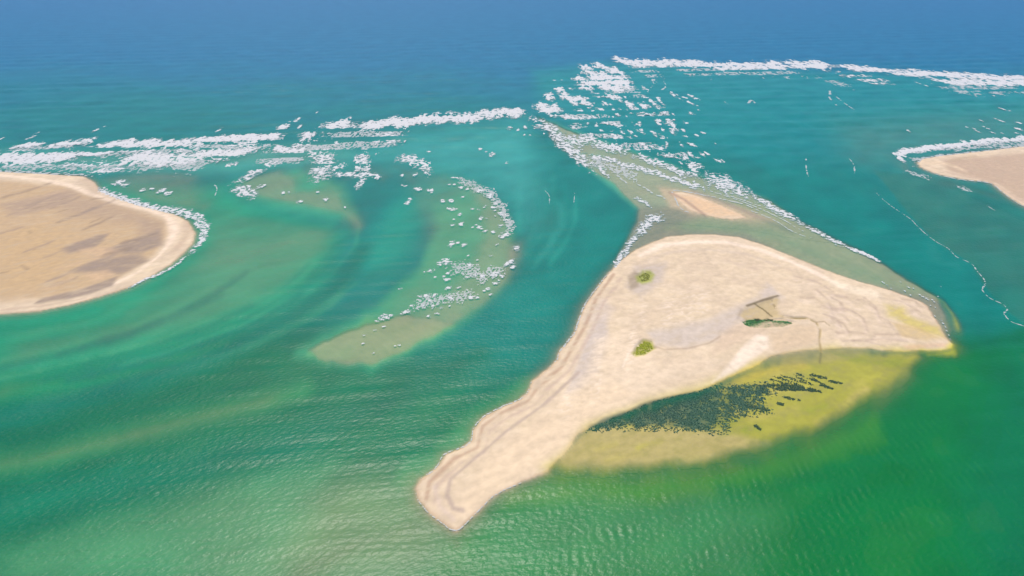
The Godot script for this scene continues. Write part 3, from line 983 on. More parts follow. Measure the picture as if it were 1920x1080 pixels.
# sand, mud and algae: [red, green, blue, strength, patchiness]
const PAINT := [
	[1, 0, 12.16, 0.621, [0.42, 0.36, 0.036, 0.95, 0.1], [27.5, -450.1, 52.1, -472.2, 66.7, -502, 123.8, -532.8, 200.1, -568.3, 261.3, -607.3, 353.4, -637.1, 452.9, -636, 444.3, -609.4, 405, -577.7, 326.7, -513.8, 257, -475.8, 202.3, -452.8, 106.3, -428.8, 40.1, -432]],
	[1, 0, 5.7, 0.663, [0.5, 0.37, 0.13, 0.95, 0.2], [58.4, -490.5, 74.1, -502, 143.3, -502, 191.1, -495.8, 221.3, -483, 172.5, -461.7, 109.3, -446.1, 59.1, -444.8, 39, -451.4]],
	[0, 2.35, 3.76, 0.669, [0.6, 0.44, 0.15, 0.85, 0.25], [142.6, -452.8, 177.7, -463.7, 209.4, -475.8, 229.7, -479.4]],
	[0, 3.1, 4.65, 0.61, [0.6, 0.44, 0.12, 0.85, 0.25], [287.3, -503.5, 315.1, -521.9, 339.4, -547.4, 357, -562.7]],
	[1, 0, 5.02, 0.565, [0.56, 0.4, 0.05, 0.75, 0.2], [204.4, -568.3, 232.4, -586.3, 275.1, -614.6, 312.3, -622, 315, -599.2, 270.5, -584.4, 228.2, -572]],
	[1, 0, 3.46, 0.545, [0.4, 0.3, 0.11, 0.6, 0.3], [280.5, -622, 341.2, -636, 387.7, -634.9, 368.3, -617.7, 318.1, -607.3, 272, -605.3]],
	[1, 0, 4.59, 0.549, [0.22, 0.25, 0.03, 0.5, 0.3], [350.6, -630.6, 381.7, -622, 425.8, -617.7, 410.6, -599.2, 364.5, -609.4]],
	[1, 0, 2.03, 0.619, [0.07, 0.105, 0.07, 0.88, 0.25], [70.6, -501.2, 82.6, -510.6, 112.7, -527.7, 138.6, -543.1, 159.5, -550.1, 187, -559.1, 206, -560, 201.7, -534.5, 182.9, -502, 172.2, -498.9, 143.5, -502.7, 109.2, -505.1, 89.1, -502.7]],
	[1, 0, 6.23, 0.607, [0.11, 0.13, 0.045, 0.7, 0.7], [197.9, -560, 231.4, -564.6, 259.6, -568.3, 242, -547.4, 218.6, -521.9, 193.8, -502, 180.4, -502]],
	[0, 1, 3.37, 0.642, [0.3, 0.31, 0.03, 0.6, 0.5], [189.6, -490.5, 204.3, -497.3, 218.2, -501.2]],
	[0, 1.02, 4.14, 0.617, [0.52, 0.4, 0.09, 0.6, 0.5], [240.8, -517, 258.9, -525.2, 276.9, -531.1]],
	[0, 1.46, 3.95, 0.603, [0.3, 0.31, 0.03, 0.6, 0.5], [178.4, -538.7, 187.4, -541.3, 196.3, -545.7]],
	[0, 1.35, 4.63, 0.676, [0.52, 0.4, 0.09, 0.6, 0.5], [81.8, -456.2, 96.4, -461, 111.4, -467.2]],
	[0, 1.79, 4.45, 0.573, [0.56, 0.46, 0.06, 0.6, 0.5], [355, -574.8, 369.1, -581.5, 381.9, -585.4]],
	[0, 2.36, 3.71, 0.624, [0.52, 0.4, 0.09, 0.6, 0.5], [225.4, -514.6, 232, -516.2, 239.1, -519.5]],
	[0, 2.53, 3.1, 0.64, [0.3, 0.31, 0.03, 0.6, 0.5], [215.6, -495.8, 222.7, -499.6, 228.9, -500.4]],
	[0, 1.73, 3.55, 0.608, [0.56, 0.46, 0.06, 0.6, 0.5], [314, -531.1, 325.5, -536.2, 335.8, -539.6]],
	[0, 1.37, 3.39, 0.663, [0.52, 0.4, 0.09, 0.6, 0.5], [73.2, -470, 83, -473.6, 93.6, -477.9]],
	[0, 1.14, 3.15, 0.636, [0.52, 0.4, 0.09, 0.6, 0.5], [118.8, -497.3, 133.8, -503.5, 148.8, -509]],
	[0, 1.74, 4.11, 0.566, [0.52, 0.4, 0.09, 0.6, 0.5], [266.6, -584.4, 280.7, -591.2, 294.2, -596.2]],
	[0, 1.44, 4.02, 0.629, [0.3, 0.31, 0.03, 0.6, 0.5], [198, -508.2, 205.4, -509.8, 213.8, -514.6]],
	[0, 1.18, 3.25, 0.659, [0.56, 0.46, 0.06, 0.6, 0.5], [111.4, -472.9, 122.7, -477.9, 134.1, -482.3]],
	[0, 2.41, 3.38, 0.588, [0.52, 0.4, 0.09, 0.6, 0.5], [256.5, -554.6, 270.2, -560, 284.5, -565.5]],
	[0, 1.69, 5.27, 0.58, [0.52, 0.4, 0.09, 0.6, 0.5], [338.1, -567.3, 348.1, -569.2, 360.4, -575.8]],
	[0, 2.54, 4.55, 0.586, [0.56, 0.46, 0.06, 0.6, 0.5], [279.6, -558.2, 290.8, -563.6, 300.8, -567.3]],
	[0, 2.06, 2.81, 0.593, [0.3, 0.31, 0.03, 0.6, 0.5], [236.8, -551, 245.2, -555.5, 253.2, -557.3]],
	[0, 2.65, 4.06, 0.613, [0.3, 0.31, 0.03, 0.6, 0.5], [279.3, -525.2, 292.6, -527.7, 308.4, -536.2]],
	[1, 0, 5.67, 0.444, [0.41, 0.335, 0.255, 0.8, 0.3], [169.8, -850.1, 215.8, -858.8, 197, -800.5, 161.2, -755.4, 148.9, -785]],
	[1, 0, 4.02, 0.548, [0.44, 0.365, 0.29, 0.8, 0.2], [89.4, -676.4, 112.5, -714.2, 108, -652.9, 88.9, -589.3, 63.5, -551.9, 52.9, -551.9, 71.2, -609.4]],
	[1, 0, 5.05, 0.499, [0.44, 0.365, 0.285, 0.75, 0.25], [156.1, -670.4, 234.5, -701.3, 309.1, -755.4, 335, -792.7, 342.6, -755.4, 278.9, -701.3, 234, -652.9, 194.1, -636, 160.3, -643.8]],
	[1, 0, 5.14, 0.49, [0.46, 0.37, 0.28, 0.6, 0.3], [82.4, -701.3, 114.2, -755.4, 123.9, -727.6, 104.8, -676.4]],
	[1, 0, 7.85, 0.561, [0.6, 0.465, 0.3, 0.8, 0.2], [106.9, -599.2, 130.3, -641.6, 148.1, -625.2, 157.5, -599.2, 217.6, -636, 230.9, -641.6, 205, -609.4, 146.4, -570.1, 108.6, -534.5, 82.7, -534.5]],
	[1, 0, 5.53, 0.569, [0.6, 0.465, 0.3, 0.7, 0.5], [96, -652.9, 142.8, -682.5, 134.4, -630.6, 105.5, -589.3, 72.4, -534.5, 50, -509.8, 46.5, -534.5, 77.8, -589.3]],
	[1, 0, 7.62, 0.661, [0.6, 0.455, 0.28, 0.9, 0.1], [19.8, -502, 63.5, -551.9, 103, -570.1, 127, -551.9, 70, -509.8, 42.2, -465.1, 0, -425.7, -33.6, -396.2, -46.2, -396.2, -27.3, -444.8]],
	[1, 0, 2.31, 0.544, [0.66, 0.535, 0.38, 0.9, 0.15], [203.8, -572, 225, -599.2, 257.6, -641.6, 280.5, -666.8, 291.1, -662.1, 283.5, -639.4, 254.7, -613.6, 231.1, -591.2]],
	[1, 0, 4.23, 0.522, [0.5, 0.37, 0.235, 0.7, 0.2], [238.8, -670.4, 263.3, -691.2, 295.9, -676.4, 266.9, -662.1, 233.8, -630.6, 214, -622]],
	[1, 0, 3.63, 0.52, [0.5, 0.37, 0.22, 0.8, 0.2], [297, -670.4, 330.4, -686.2, 353.2, -688.7, 348, -652.9, 319.7, -641.6, 286.4, -630.6]],
	[1, 0, 5.5, 0.572, [0.651, 0.521, 0.36, 0.9, 0.2, 7.5], [81, -652.9, 142.8, -682.5, 140.3, -630.6, 108.4, -570.1, 77.6, -534.5, 45, -509.8, 40.9, -526.1, 65.8, -579.6]],
	[1, 0, 6.46, 0.488, [0.614, 0.493, 0.353, 0.5, 0.7, 9], [161.2, -755.4, 256.3, -785, 234.5, -701.3, 171.4, -670.4, 143.8, -688.7]],
	[0, 3.41, 3.03, 0.415, [0.68, 0.54, 0.38, 0.85, 0.1], [183.2, -885.9, 220.5, -920.3, 271, -934.3, 318.8, -934.3, 358.4, -908.6, 390.2, -867.7, 415.8, -819.8, 429.4, -785]],
	[0, 6.21, 5.52, 0.456, [0.66, 0.54, 0.36, 0.7, 0.2], [422.1, -800.5, 439.9, -777.5, 462.4, -767.1]],
	[0, 1.9, 2.28, 0.415, [0.46, 0.36, 0.25, 0.6, 0.4], [178.9, -860.6, 231.3, -897.1, 287.3, -904.8, 337, -889.6, 369.1, -850.1]],
	[0, 2.96, 3.69, 0.426, [0.44, 0.33, 0.22, 0.6, 0.8], [300.2, -867.7, 317.4, -850.1, 335.1, -836.4]],
	[0, 1.8, 1.8, 0.595, [0.36, 0.24, 0.145, 0.85, 0.65], [136.9, -824.7, 106.2, -755.4, 86.3, -688.7, 65.9, -636, 51.7, -599.2, 26.9, -565.5, 15.7, -541.3, -10.2, -521.9, -27.2, -502, -30.8, -472.2, -50.9, -456.9, -68.7, -428.8, -68.9, -410.6]],
	[0, 1.36, 2.1, 0.601, [0.41, 0.3, 0.21, 0.75, 0.75], [145.1, -811.7, 114.2, -744.1, 94, -678.8, 73.3, -627.3, 59, -591.2, 34.2, -558.2, 22.8, -534.5, -3, -515.4, -20.1, -495.8, -23.9, -466.5, -44.1, -451.4, -62, -423.9, -62.4, -405.9]],
	[0, 1.62, 1.39, 0.679, [0.37, 0.28, 0.2, 0.85, 0.25], [69.4, -589.3, 31, -534.5, -4.9, -494.3, -36.7, -451.4, -51.2, -432, -52.8, -413.6, -46.4, -399.1, -38.7, -397.4]],
	[0, 1.7, 2.55, 0.74, [0.5, 0.385, 0.29, 0.6, 0.3], [-63.6, -422.6, -57.3, -401.9, -45.6, -387.9]],
	[0, 0.86, 1.35, 0.514, [0.25, 0.185, 0.055, 0.9, 0.35], [325.1, -706.4, 336.9, -703.8, 350.9, -703.8, 358.3, -693.7, 356.3, -676.4, 345.6, -652.9, 338.9, -630.6, 328.6, -609.4]],
	[0, 0.75, 0.75, 0.502, [0.26, 0.19, 0.1, 0.8, 0.1], [358.3, -693.7, 368.2, -694.9, 370.3, -686.2]],
	[1, 0, 2.92, 0.486, [0.4, 0.3, 0.14, 0.9, 0.35], [271.2, -711.6, 285.2, -730.3, 334.7, -759.8, 333.6, -746.9, 325, -731.6, 322.8, -714.2, 327.2, -705.1, 310.6, -701.3, 277.7, -697.4]],
	[0, 1, 0.8, 0.473, [0.16, 0.12, 0.06, 0.9, 0.1], [289.1, -734.4, 313.4, -748.3, 336.8, -759.8]],
	[0, 0.91, 0.72, 0.484, [0.13, 0.1, 0.035, 0.9, 0.2], [300.1, -739.9, 306.6, -727.6, 311.3, -709]],
	[0, 0.79, 0.99, 0.479, [0.13, 0.1, 0.035, 0.8, 0.2], [323.4, -738.5, 323.2, -730.3]],
	[0, 1.29, 1.93, 0.49, [0.3, 0.23, 0.16, 0.7, 0.2], [268.9, -703.8, 279.7, -724.9]],
	[0, 1.74, 1.74, 0.471, [0.36, 0.265, 0.185, 0.6, 0.85], [401.9, -765.6, 421.3, -755.4, 427.1, -734.4]],
	[0, 1.98, 2.65, 0.476, [0.58, 0.45, 0.31, 0.5, 0.6], [397.7, -755.4, 416.3, -744.1, 422.2, -723.5]],
	[0, 1.72, 1.72, 0.475, [0.33, 0.24, 0.16, 0.6, 0.85], [423.3, -755.4, 440.1, -746.9, 443.6, -727.6]],
	[0, 1.97, 2.62, 0.48, [0.58, 0.45, 0.31, 0.5, 0.6], [418.9, -745.5, 435, -735.8, 438.5, -716.9]],
	[0, 1.67, 1.67, 0.491, [0.36, 0.265, 0.185, 0.6, 0.85], [381.1, -734.4, 396.9, -716.2, 400.1, -688.7]],
	[0, 1.9, 2.54, 0.496, [0.58, 0.45, 0.31, 0.5, 0.6], [377.3, -724.9, 392.4, -705.8, 395.6, -678.8]],
	[0, 1.65, 1.65, 0.498, [0.33, 0.24, 0.16, 0.6, 0.85], [414.5, -720.9, 418.3, -703.2, 410, -676.4]],
	[0, 1.88, 2.5, 0.503, [0.58, 0.45, 0.31, 0.5, 0.6], [410.3, -711.6, 413.6, -693, 405.5, -666.8]],
	[0, 1.63, 1.63, 0.501, [0.36, 0.265, 0.185, 0.6, 0.85], [437.2, -714.2, 445.3, -696.8, 440.8, -670.4]],
	[0, 1.87, 2.49, 0.506, [0.58, 0.45, 0.31, 0.5, 0.6], [432.9, -705.1, 440.4, -686.8, 436.1, -661]],
	[0, 1.59, 1.59, 0.516, [0.33, 0.24, 0.16, 0.6, 0.85], [373.5, -670.4, 398.9, -671, 412.4, -662.1]],
	[0, 1.81, 2.42, 0.521, [0.58, 0.45, 0.31, 0.5, 0.6], [370, -662.1, 394.6, -661.6, 408, -652.9]],
	[0, 1.55, 1.55, 0.527, [0.36, 0.265, 0.185, 0.6, 0.85], [372, -652.9, 399.1, -651.7, 414.5, -641.6]],
	[0, 1.77, 2.36, 0.533, [0.58, 0.45, 0.31, 0.5, 0.6], [368.6, -644.9, 394.9, -642.7, 410.1, -632.8]],
	[0, 1.72, 1.72, 0.477, [0.33, 0.24, 0.16, 0.6, 0.85], [403.1, -755.4, 408.7, -743.4, 401.5, -720.9]],
	[0, 1.96, 2.61, 0.482, [0.58, 0.45, 0.31, 0.5, 0.6], [398.9, -745.5, 403.9, -732.3, 396.9, -710.3]],
	[0, 1.72, 1.72, 0.475, [0.36, 0.265, 0.185, 0.6, 0.85], [463.6, -755.4, 485.1, -746.9, 492.5, -727.6]],
	[0, 1.97, 2.62, 0.48, [0.58, 0.45, 0.31, 0.5, 0.6], [458.8, -745.5, 479.4, -735.8, 486.8, -716.9]],
	[0, 1.56, 1.56, 0.524, [0.33, 0.24, 0.16, 0.6, 0.85], [384, -652.9, 419.9, -657.5, 444, -652.9]],
	[0, 1.78, 2.38, 0.529, [0.58, 0.45, 0.31, 0.5, 0.6], [380.5, -644.9, 415.4, -648.3, 439.3, -643.8]],
	[0, 1.73, 1.73, 0.473, [0.36, 0.265, 0.185, 0.6, 0.85], [391.8, -777.5, 395, -750.4, 385.8, -714.2]],
	[0, 1.97, 2.63, 0.478, [0.58, 0.45, 0.31, 0.5, 0.6], [387.6, -767.1, 390.3, -739.2, 381.4, -703.8]],
	[0, 1.74, 1.74, 0.471, [0.33, 0.24, 0.16, 0.6, 0.85], [362.8, -755.4, 379.7, -754, 383.9, -741.3]],
	[0, 1.98, 2.64, 0.477, [0.58, 0.45, 0.31, 0.5, 0.6], [359, -745.5, 375.2, -742.7, 379.5, -730.3]],
	[0, 1.82, 1.82, 0.45, [0.36, 0.265, 0.185, 0.6, 0.85], [378.8, -816.5, 401.7, -800.5, 410.5, -773]],
	[0, 2.08, 2.77, 0.455, [0.58, 0.45, 0.31, 0.5, 0.6], [374.6, -805.3, 396.7, -788.1, 405.5, -761.2]],
	[0, 1.63, 1.63, 0.503, [0.33, 0.24, 0.16, 0.6, 0.85], [380.3, -701.3, 389.8, -692.4, 387.3, -674]],
	[0, 1.86, 2.48, 0.509, [0.58, 0.45, 0.31, 0.5, 0.6], [376.6, -692.4, 385.5, -682.5, 383.1, -664.5]],
	[0, 1.7, 1.7, 0.482, [0.36, 0.265, 0.185, 0.6, 0.85], [443.4, -755.4, 446.8, -733, 437.4, -701.3]],
	[0, 1.94, 2.59, 0.487, [0.58, 0.45, 0.31, 0.5, 0.6], [438.8, -745.5, 441.7, -722.2, 432.5, -691.2]],
	[0, 1.58, 1.58, 0.518, [0.33, 0.24, 0.16, 0.6, 0.85], [414.7, -666.8, 442.7, -666.8, 458.5, -657.5]],
	[0, 1.8, 2.41, 0.524, [0.58, 0.45, 0.31, 0.5, 0.6], [410.8, -658.6, 438, -657.5, 453.6, -648.3]],
	[0, 1.68, 1.68, 0.486, [0.36, 0.265, 0.185, 0.6, 0.85], [391.4, -727.6, 410.4, -724.9, 416.7, -711.6]],
	[0, 1.92, 2.56, 0.491, [0.58, 0.45, 0.31, 0.5, 0.6], [387.5, -718.2, 405.7, -714.2, 412, -701.3]],
	[0, 1.73, 1.73, 0.473, [0.33, 0.24, 0.16, 0.6, 0.85], [489, -752.6, 503.2, -749.7, 503.4, -735.8]],
	[0, 1.97, 2.63, 0.479, [0.58, 0.45, 0.31, 0.5, 0.6], [483.9, -742.7, 497.3, -738.5, 497.6, -724.9]],
	[0, 1.65, 1.65, 0.497, [0.36, 0.265, 0.185, 0.6, 0.85], [375.1, -711.6, 385.2, -703.8, 383.4, -686.2]],
	[0, 1.88, 2.51, 0.503, [0.58, 0.45, 0.31, 0.5, 0.6], [371.4, -702.5, 380.9, -693.7, 379.1, -676.4]],
	[0, 1.68, 1.68, 0.487, [0.33, 0.24, 0.16, 0.6, 0.85], [479.2, -720.9, 493.9, -722.9, 495.1, -714.2]],
	[0, 1.92, 2.56, 0.492, [0.58, 0.45, 0.31, 0.5, 0.6], [474.4, -711.6, 488.3, -712.3, 489.5, -703.8]],
	[1, 0, 6.33, 0.498, [0.46, 0.37, 0.1, 0.85, 0.35], [462, -738.5, 481.6, -733, 475.7, -711.6, 481.8, -701.3, 498.7, -686.2, 492.5, -662.1, 475.6, -666.8, 459.5, -694.9, 449.4, -707.7]],
	[1, 0, 3.67, 0.514, [0.45, 0.32, 0.13, 0.7, 0.2], [446.9, -694.9, 473.7, -686.2, 486.3, -658.6, 466.8, -650.6, 443.9, -664.5]],
	[0, 2.37, 2.37, 0.531, [0.5, 0.32, 0.18, 0.6, 0.2], [437, -639.4, 469, -643.8, 488.6, -643.8]],
	[0, 4.91, 3.68, 0.513, [0.5, 0.46, 0.03, 0.9, 0.1], [542.9, -755.4, 532.4, -714.2, 517.9, -676.4, 501.3, -647.2, 480.2, -627.3, 452.9, -625.2]],
	[0, 3.1, 3.72, 0.507, [0.4, 0.33, 0.1, 0.7, 0.2], [519.8, -701.3, 503.5, -664.5]],
	[1, 0, 2.83, 0.445, [0.24, 0.18, 0.1, 0.7, 0.3], [155.8, -816.5, 167, -833, 172.9, -824.7, 164.8, -785, 152.6, -777.5]],
	[1, 0, 2.85, 0.442, [0.24, 0.26, 0.03, 0.85, 0.1], [165.8, -816.5, 178.1, -838.1, 188.4, -834.7, 191, -821.4, 182.9, -800.5, 170, -791.2, 164.6, -800.5]],
	[1, 0, 1.76, 0.536, [0.27, 0.26, 0.02, 0.85, 0.1], [129.5, -625.2, 137.4, -641.6, 148, -655.2, 156.8, -650.6, 157.6, -636, 141.7, -622, 132.3, -617.7]],
	[0, 0.75, 0.87, 0.543, [0.66, 0.53, 0.37, 0.8, 0.1], [117, -599.2, 126.6, -625.2, 140.1, -647.2]],
	[0, 0.83, 1.19, 0.531, [0.33, 0.24, 0.15, 0.75, 0.15], [158.3, -639.4, 167, -632.8, 194.1, -636, 220.5, -647.2, 236.5, -662.1]],
	[1, 0, 5.45, 0.347, [0.55, 0.37, 0.2, 0.9, 0.3], [284.5, -1159, 320.5, -1142, 350.8, -1104, 376.9, -1048, 339.8, -1040, 310.4, -1062, 294.3, -1109]],
	[0, 3.2, 3.2, 0.345, [0.3, 0.205, 0.135, 0.8, 0.2], [284.5, -1159, 299.8, -1125, 310.5, -1078, 317.3, -1048]],
	[0, 4.45, 5.34, 0.354, [0.32, 0.225, 0.16, 0.8, 0.25], [327.4, -1171, 374, -1098, 407.2, -1033, 432.1, -982.7]],
	[1, 0, 6.73, 0.374, [0.46, 0.32, 0.19, 0.7, 0.4], [254.2, -1048, 293.4, -1028, 316.9, -1019, 293, -991.6, 237.5, -965.4, 208.4, -940.4, 223.1, -998.3]],
	[1, 0, 6.59, 0.382, [0.39, 0.262, 0.125, 0.85, 0.25], [-1175, -1242, -965.9, -1233, -823, -1195, -701.7, -1115, -600.7, -1057, -556, -1021, -527.4, -965.4, -511.4, -885.9, -524.7, -808.5, -577.8, -755.4, -756.7, -727.6]],
	[0, 2.27, 1.92, 0.361, [0.66, 0.51, 0.34, 0.85, 0.1], [-1211, -1286, -985.8, -1262, -893.4, -1236, -816.8, -1201, -755.5, -1156, -677.3, -1106, -609.7, -1073, -562, -1040, -529.4, -996.1, -512.1, -940.4, -504.4, -884.1, -507.5, -831.4, -523.9, -789.6]],
	[1, 0, 4.12, 0.382, [0.64, 0.49, 0.33, 0.8, 0.1], [-563.6, -1038, -540.6, -1021, -516.9, -982.7, -506.2, -934.3, -504.7, -904.8, -525.7, -965.4]],
	[1, 0, 3.95, 0.398, [0.255, 0.19, 0.128, 0.95, 0.3], [-660, -904.8, -633, -954.9, -618.3, -965.4, -610.9, -914.4, -635.6, -889.6]],
	[1, 0, 4.73, 0.399, [0.255, 0.19, 0.128, 0.95, 0.3], [-590.1, -904.8, -571, -944.5, -550.5, -987.2, -517.5, -924.3, -531.1, -895.3, -572.4, -885.9]],
	[1, 0, 4.43, 0.426, [0.255, 0.19, 0.128, 0.95, 0.3], [-602.7, -833, -585.4, -867.7, -536.1, -889.6, -510.3, -867.7, -525.9, -824.7, -571.8, -829.7]],
	[1, 0, 2.73, 0.461, [0.255, 0.19, 0.128, 0.95, 0.3], [-591.2, -755.4, -556.7, -777.5, -528.8, -816.5, -521, -788.1, -550.9, -755.4, -594, -738.5]],
	[1, 0, 5.52, 0.343, [0.3, 0.215, 0.14, 0.7, 0.5], [-873.8, -1096, -841.4, -1131, -804.4, -1180, -768.5, -1151, -776.2, -1070, -808.8, -1038]],
	[1, 0, 12.44, 0.355, [0.3, 0.215, 0.14, 0.6, 0.4], [-816.8, -1137, -729.2, -1131, -609.5, -1057, -561, -1010, -620.4, -1010, -742, -1057]],
	[1, 0, 6.67, 0.378, [0.3, 0.215, 0.14, 0.6, 0.4], [-606.4, -1033, -556.7, -1010, -530.8, -944.5, -573.2, -965.4]],
	[1, 0, 10.67, 0.413, [0.43, 0.29, 0.135, 0.7, 0.3], [-786.2, -965.4, -739.4, -1010, -671.5, -965.4, -648.7, -885.9, -597.9, -850.1, -623.3, -785, -659.8, -777.5]],
	[1, 0, 4.62, 0.409, [0.476, 0.32, 0.176, 0.7, 0.3], [-628.9, -904.8, -595.2, -914.4, -561.9, -895.3, -585.4, -867.7]],
	[1, 0, 3.59, 0.439, [0.476, 0.32, 0.176, 0.7, 0.3], [-576.3, -824.7, -553.7, -836.4, -534.1, -819.8, -548.7, -800.5]],
	[0, 0.93, 1.39, 0.408, [0.24, 0.17, 0.09, 0.7, 0.6], [-695.4, -889.6, -694.8, -900.9, -690.3, -908.6]],
	[0, 0.88, 1.32, 0.429, [0.24, 0.17, 0.09, 0.7, 0.6], [-679.1, -850.1, -661.5, -836.4, -659.2, -846.6]],
	[0, 1.06, 1.6, 0.355, [0.24, 0.17, 0.09, 0.7, 0.6], [-755.2, -1050, -748.2, -1065, -743.8, -1073]],
	[0, 0.87, 1.3, 0.436, [0.24, 0.17, 0.09, 0.7, 0.6], [-691.6, -824.7, -686.6, -828, -683, -831.4]],
	[0, 0.99, 1.48, 0.383, [0.24, 0.17, 0.09, 0.7, 0.6], [-746.6, -974, -737, -965.4]],
	[0, 1.03, 1.54, 0.367, [0.24, 0.17, 0.09, 0.7, 0.6], [-671.4, -1010, -667.1, -1033]],
	[0, 1.12, 1.68, 0.338, [0.24, 0.17, 0.09, 0.7, 0.6], [-734, -1123, -715.2, -1131]],
	[0, 1.09, 1.64, 0.347, [0.24, 0.17, 0.09, 0.7, 0.6], [-807.4, -1070, -791.6, -1088, -782, -1125]],
	[0, 4.9, 4.9, 0.385, [0.4, 0.28, 0.175, 0.6, 0.5], [-523.4, -1021, -497.9, -965.4, -490.8, -908.6]],
	[0, 0.99, 1.32, 0.477, [0.37, 0.26, 0.17, 0.6, 0.4], [-624.4, -724.9, -579.1, -735.8, -537.5, -755.4]],
	[0, 4.93, 5.91, 0.32, [0.38, 0.27, 0.17, 0.6, 0.3], [-808.5, -1239, -778.9, -1207, -743.1, -1165]],
	[0, 2.43, 2.12, 0.402, [0.27, 0.195, 0.125, 0.7, 0.55], [-702.5, -897.1, -692.8, -916.4, -686.3, -934.3]],
	[0, 2.66, 3.14, 0.391, [0.23, 0.165, 0.1, 0.7, 0.55], [-579, -930.3, -560.8, -946.5, -547.9, -965.4]],
	[0, 2.67, 2.46, 0.448, [0.27, 0.195, 0.125, 0.7, 0.55], [-599.8, -789.6, -589.3, -799, -581.4, -808.5]],
	[0, 2.85, 2.85, 0.408, [0.23, 0.165, 0.1, 0.7, 0.55], [-582.3, -885.9, -569.1, -897.1, -558.6, -908.6]],
	[0, 2.65, 1.94, 0.439, [0.27, 0.2, 0.135, 0.7, 0.55], [-612, -800.5, -601.5, -819.8, -595.7, -839.8]],
	[0, 3.16, 3.16, 0.359, [0.23, 0.165, 0.1, 0.7, 0.55], [-724.3, -1014, -710.8, -1048, -703.8, -1083]],
	[0, 1.81, 3.78, 0.4, [0.27, 0.195, 0.125, 0.7, 0.55], [-635.1, -904.8, -621.2, -920.3, -611.7, -936.3]],
	[0, 3.47, 3.56, 0.345, [0.27, 0.2, 0.135, 0.7, 0.55], [-709.2, -1053, -695, -1098, -688.3, -1148]],
	[0, 2.5, 3.15, 0.34, [0.27, 0.195, 0.125, 0.7, 0.55], [-822.3, -1091, -811.3, -1120, -806.4, -1151]],
	[0, 3.39, 2.38, 0.344, [0.27, 0.195, 0.125, 0.7, 0.55], [-773.4, -1080, -764.7, -1104, -761.9, -1131]],
	[0, 1.7, 2.39, 0.408, [0.27, 0.195, 0.125, 0.7, 0.55], [-662.2, -873.1, -651.9, -899, -645.5, -924.3]],
	[0, 1.89, 3.31, 0.333, [0.45, 0.31, 0.17, 0.7, 0.55], [-836, -1125, -817, -1148, -804.1, -1171]],
	[0, 3.75, 4.52, 0.328, [0.23, 0.165, 0.1, 0.7, 0.55], [-890, -1134, -870.6, -1168, -859, -1204]],
	[0, 2.24, 1.96, 0.45, [0.45, 0.31, 0.17, 0.7, 0.55], [-600.9, -779, -591.6, -795.8, -585.6, -813.3]],
	[0, 2.87, 2.8, 0.428, [0.45, 0.31, 0.17, 0.7, 0.55], [-621.5, -836.4, -610.9, -848.3, -602.8, -858.8]],
	[0, 2.47, 3.38, 0.383, [0.27, 0.195, 0.125, 0.7, 0.55], [-796.1, -954.9, -779.8, -971.9, -768, -989.4]],
	[0, 2.55, 2.72, 0.371, [0.23, 0.165, 0.1, 0.7, 0.55], [-666.1, -984.9, -657, -1010, -651.9, -1036]],
	[0, 2, 3.43, 0.33, [0.45, 0.31, 0.17, 0.7, 0.55], [-905.8, -1115, -899.4, -1156, -901.4, -1204]],
	[0, 1.99, 4.06, 0.349, [0.27, 0.195, 0.125, 0.7, 0.55], [-823.2, -1045, -812.6, -1085, -809.8, -1128]],
	[0, 2.57, 2.27, 0.43, [0.27, 0.2, 0.135, 0.7, 0.55], [-592.3, -831.4, -580, -843.2, -570.2, -853.6]],
	[0, 2.94, 3.17, 0.417, [0.27, 0.2, 0.135, 0.7, 0.55], [-581.7, -862.4, -574.2, -874.9, -568.6, -885.9]],
	[1, 0, 6.18, 0.306, [0.375, 0.26, 0.16, 0.8, 0.15], [885.3, -1366, 968.7, -1386, 1088, -1414, 1336, -1469, 968.9, -1010, 886.4, -1115, 901.4, -1211, 870.8, -1259, 854.5, -1293]],
	[0, 5.37, 5.37, 0.293, [0.58, 0.43, 0.26, 0.7, 0.3], [842, -1347, 869.2, -1347, 880.3, -1329, 884.8, -1300]],
	[0, 1.66, 2.21, 0.285, [0.38, 0.28, 0.16, 0.7, 0.4], [895.2, -1355, 928.4, -1374, 973.5, -1394]],
	[0, 1.29, 2.15, 0.293, [0.36, 0.27, 0.15, 0.6, 0.3], [885.6, -1329, 879.1, -1336]],
	[0, 1.99, 2.49, 0.316, [0.42, 0.29, 0.19, 0.7, 0.3], [833.3, -1322, 854.2, -1266, 895.5, -1233, 892.6, -1189, 881, -1106]],
]
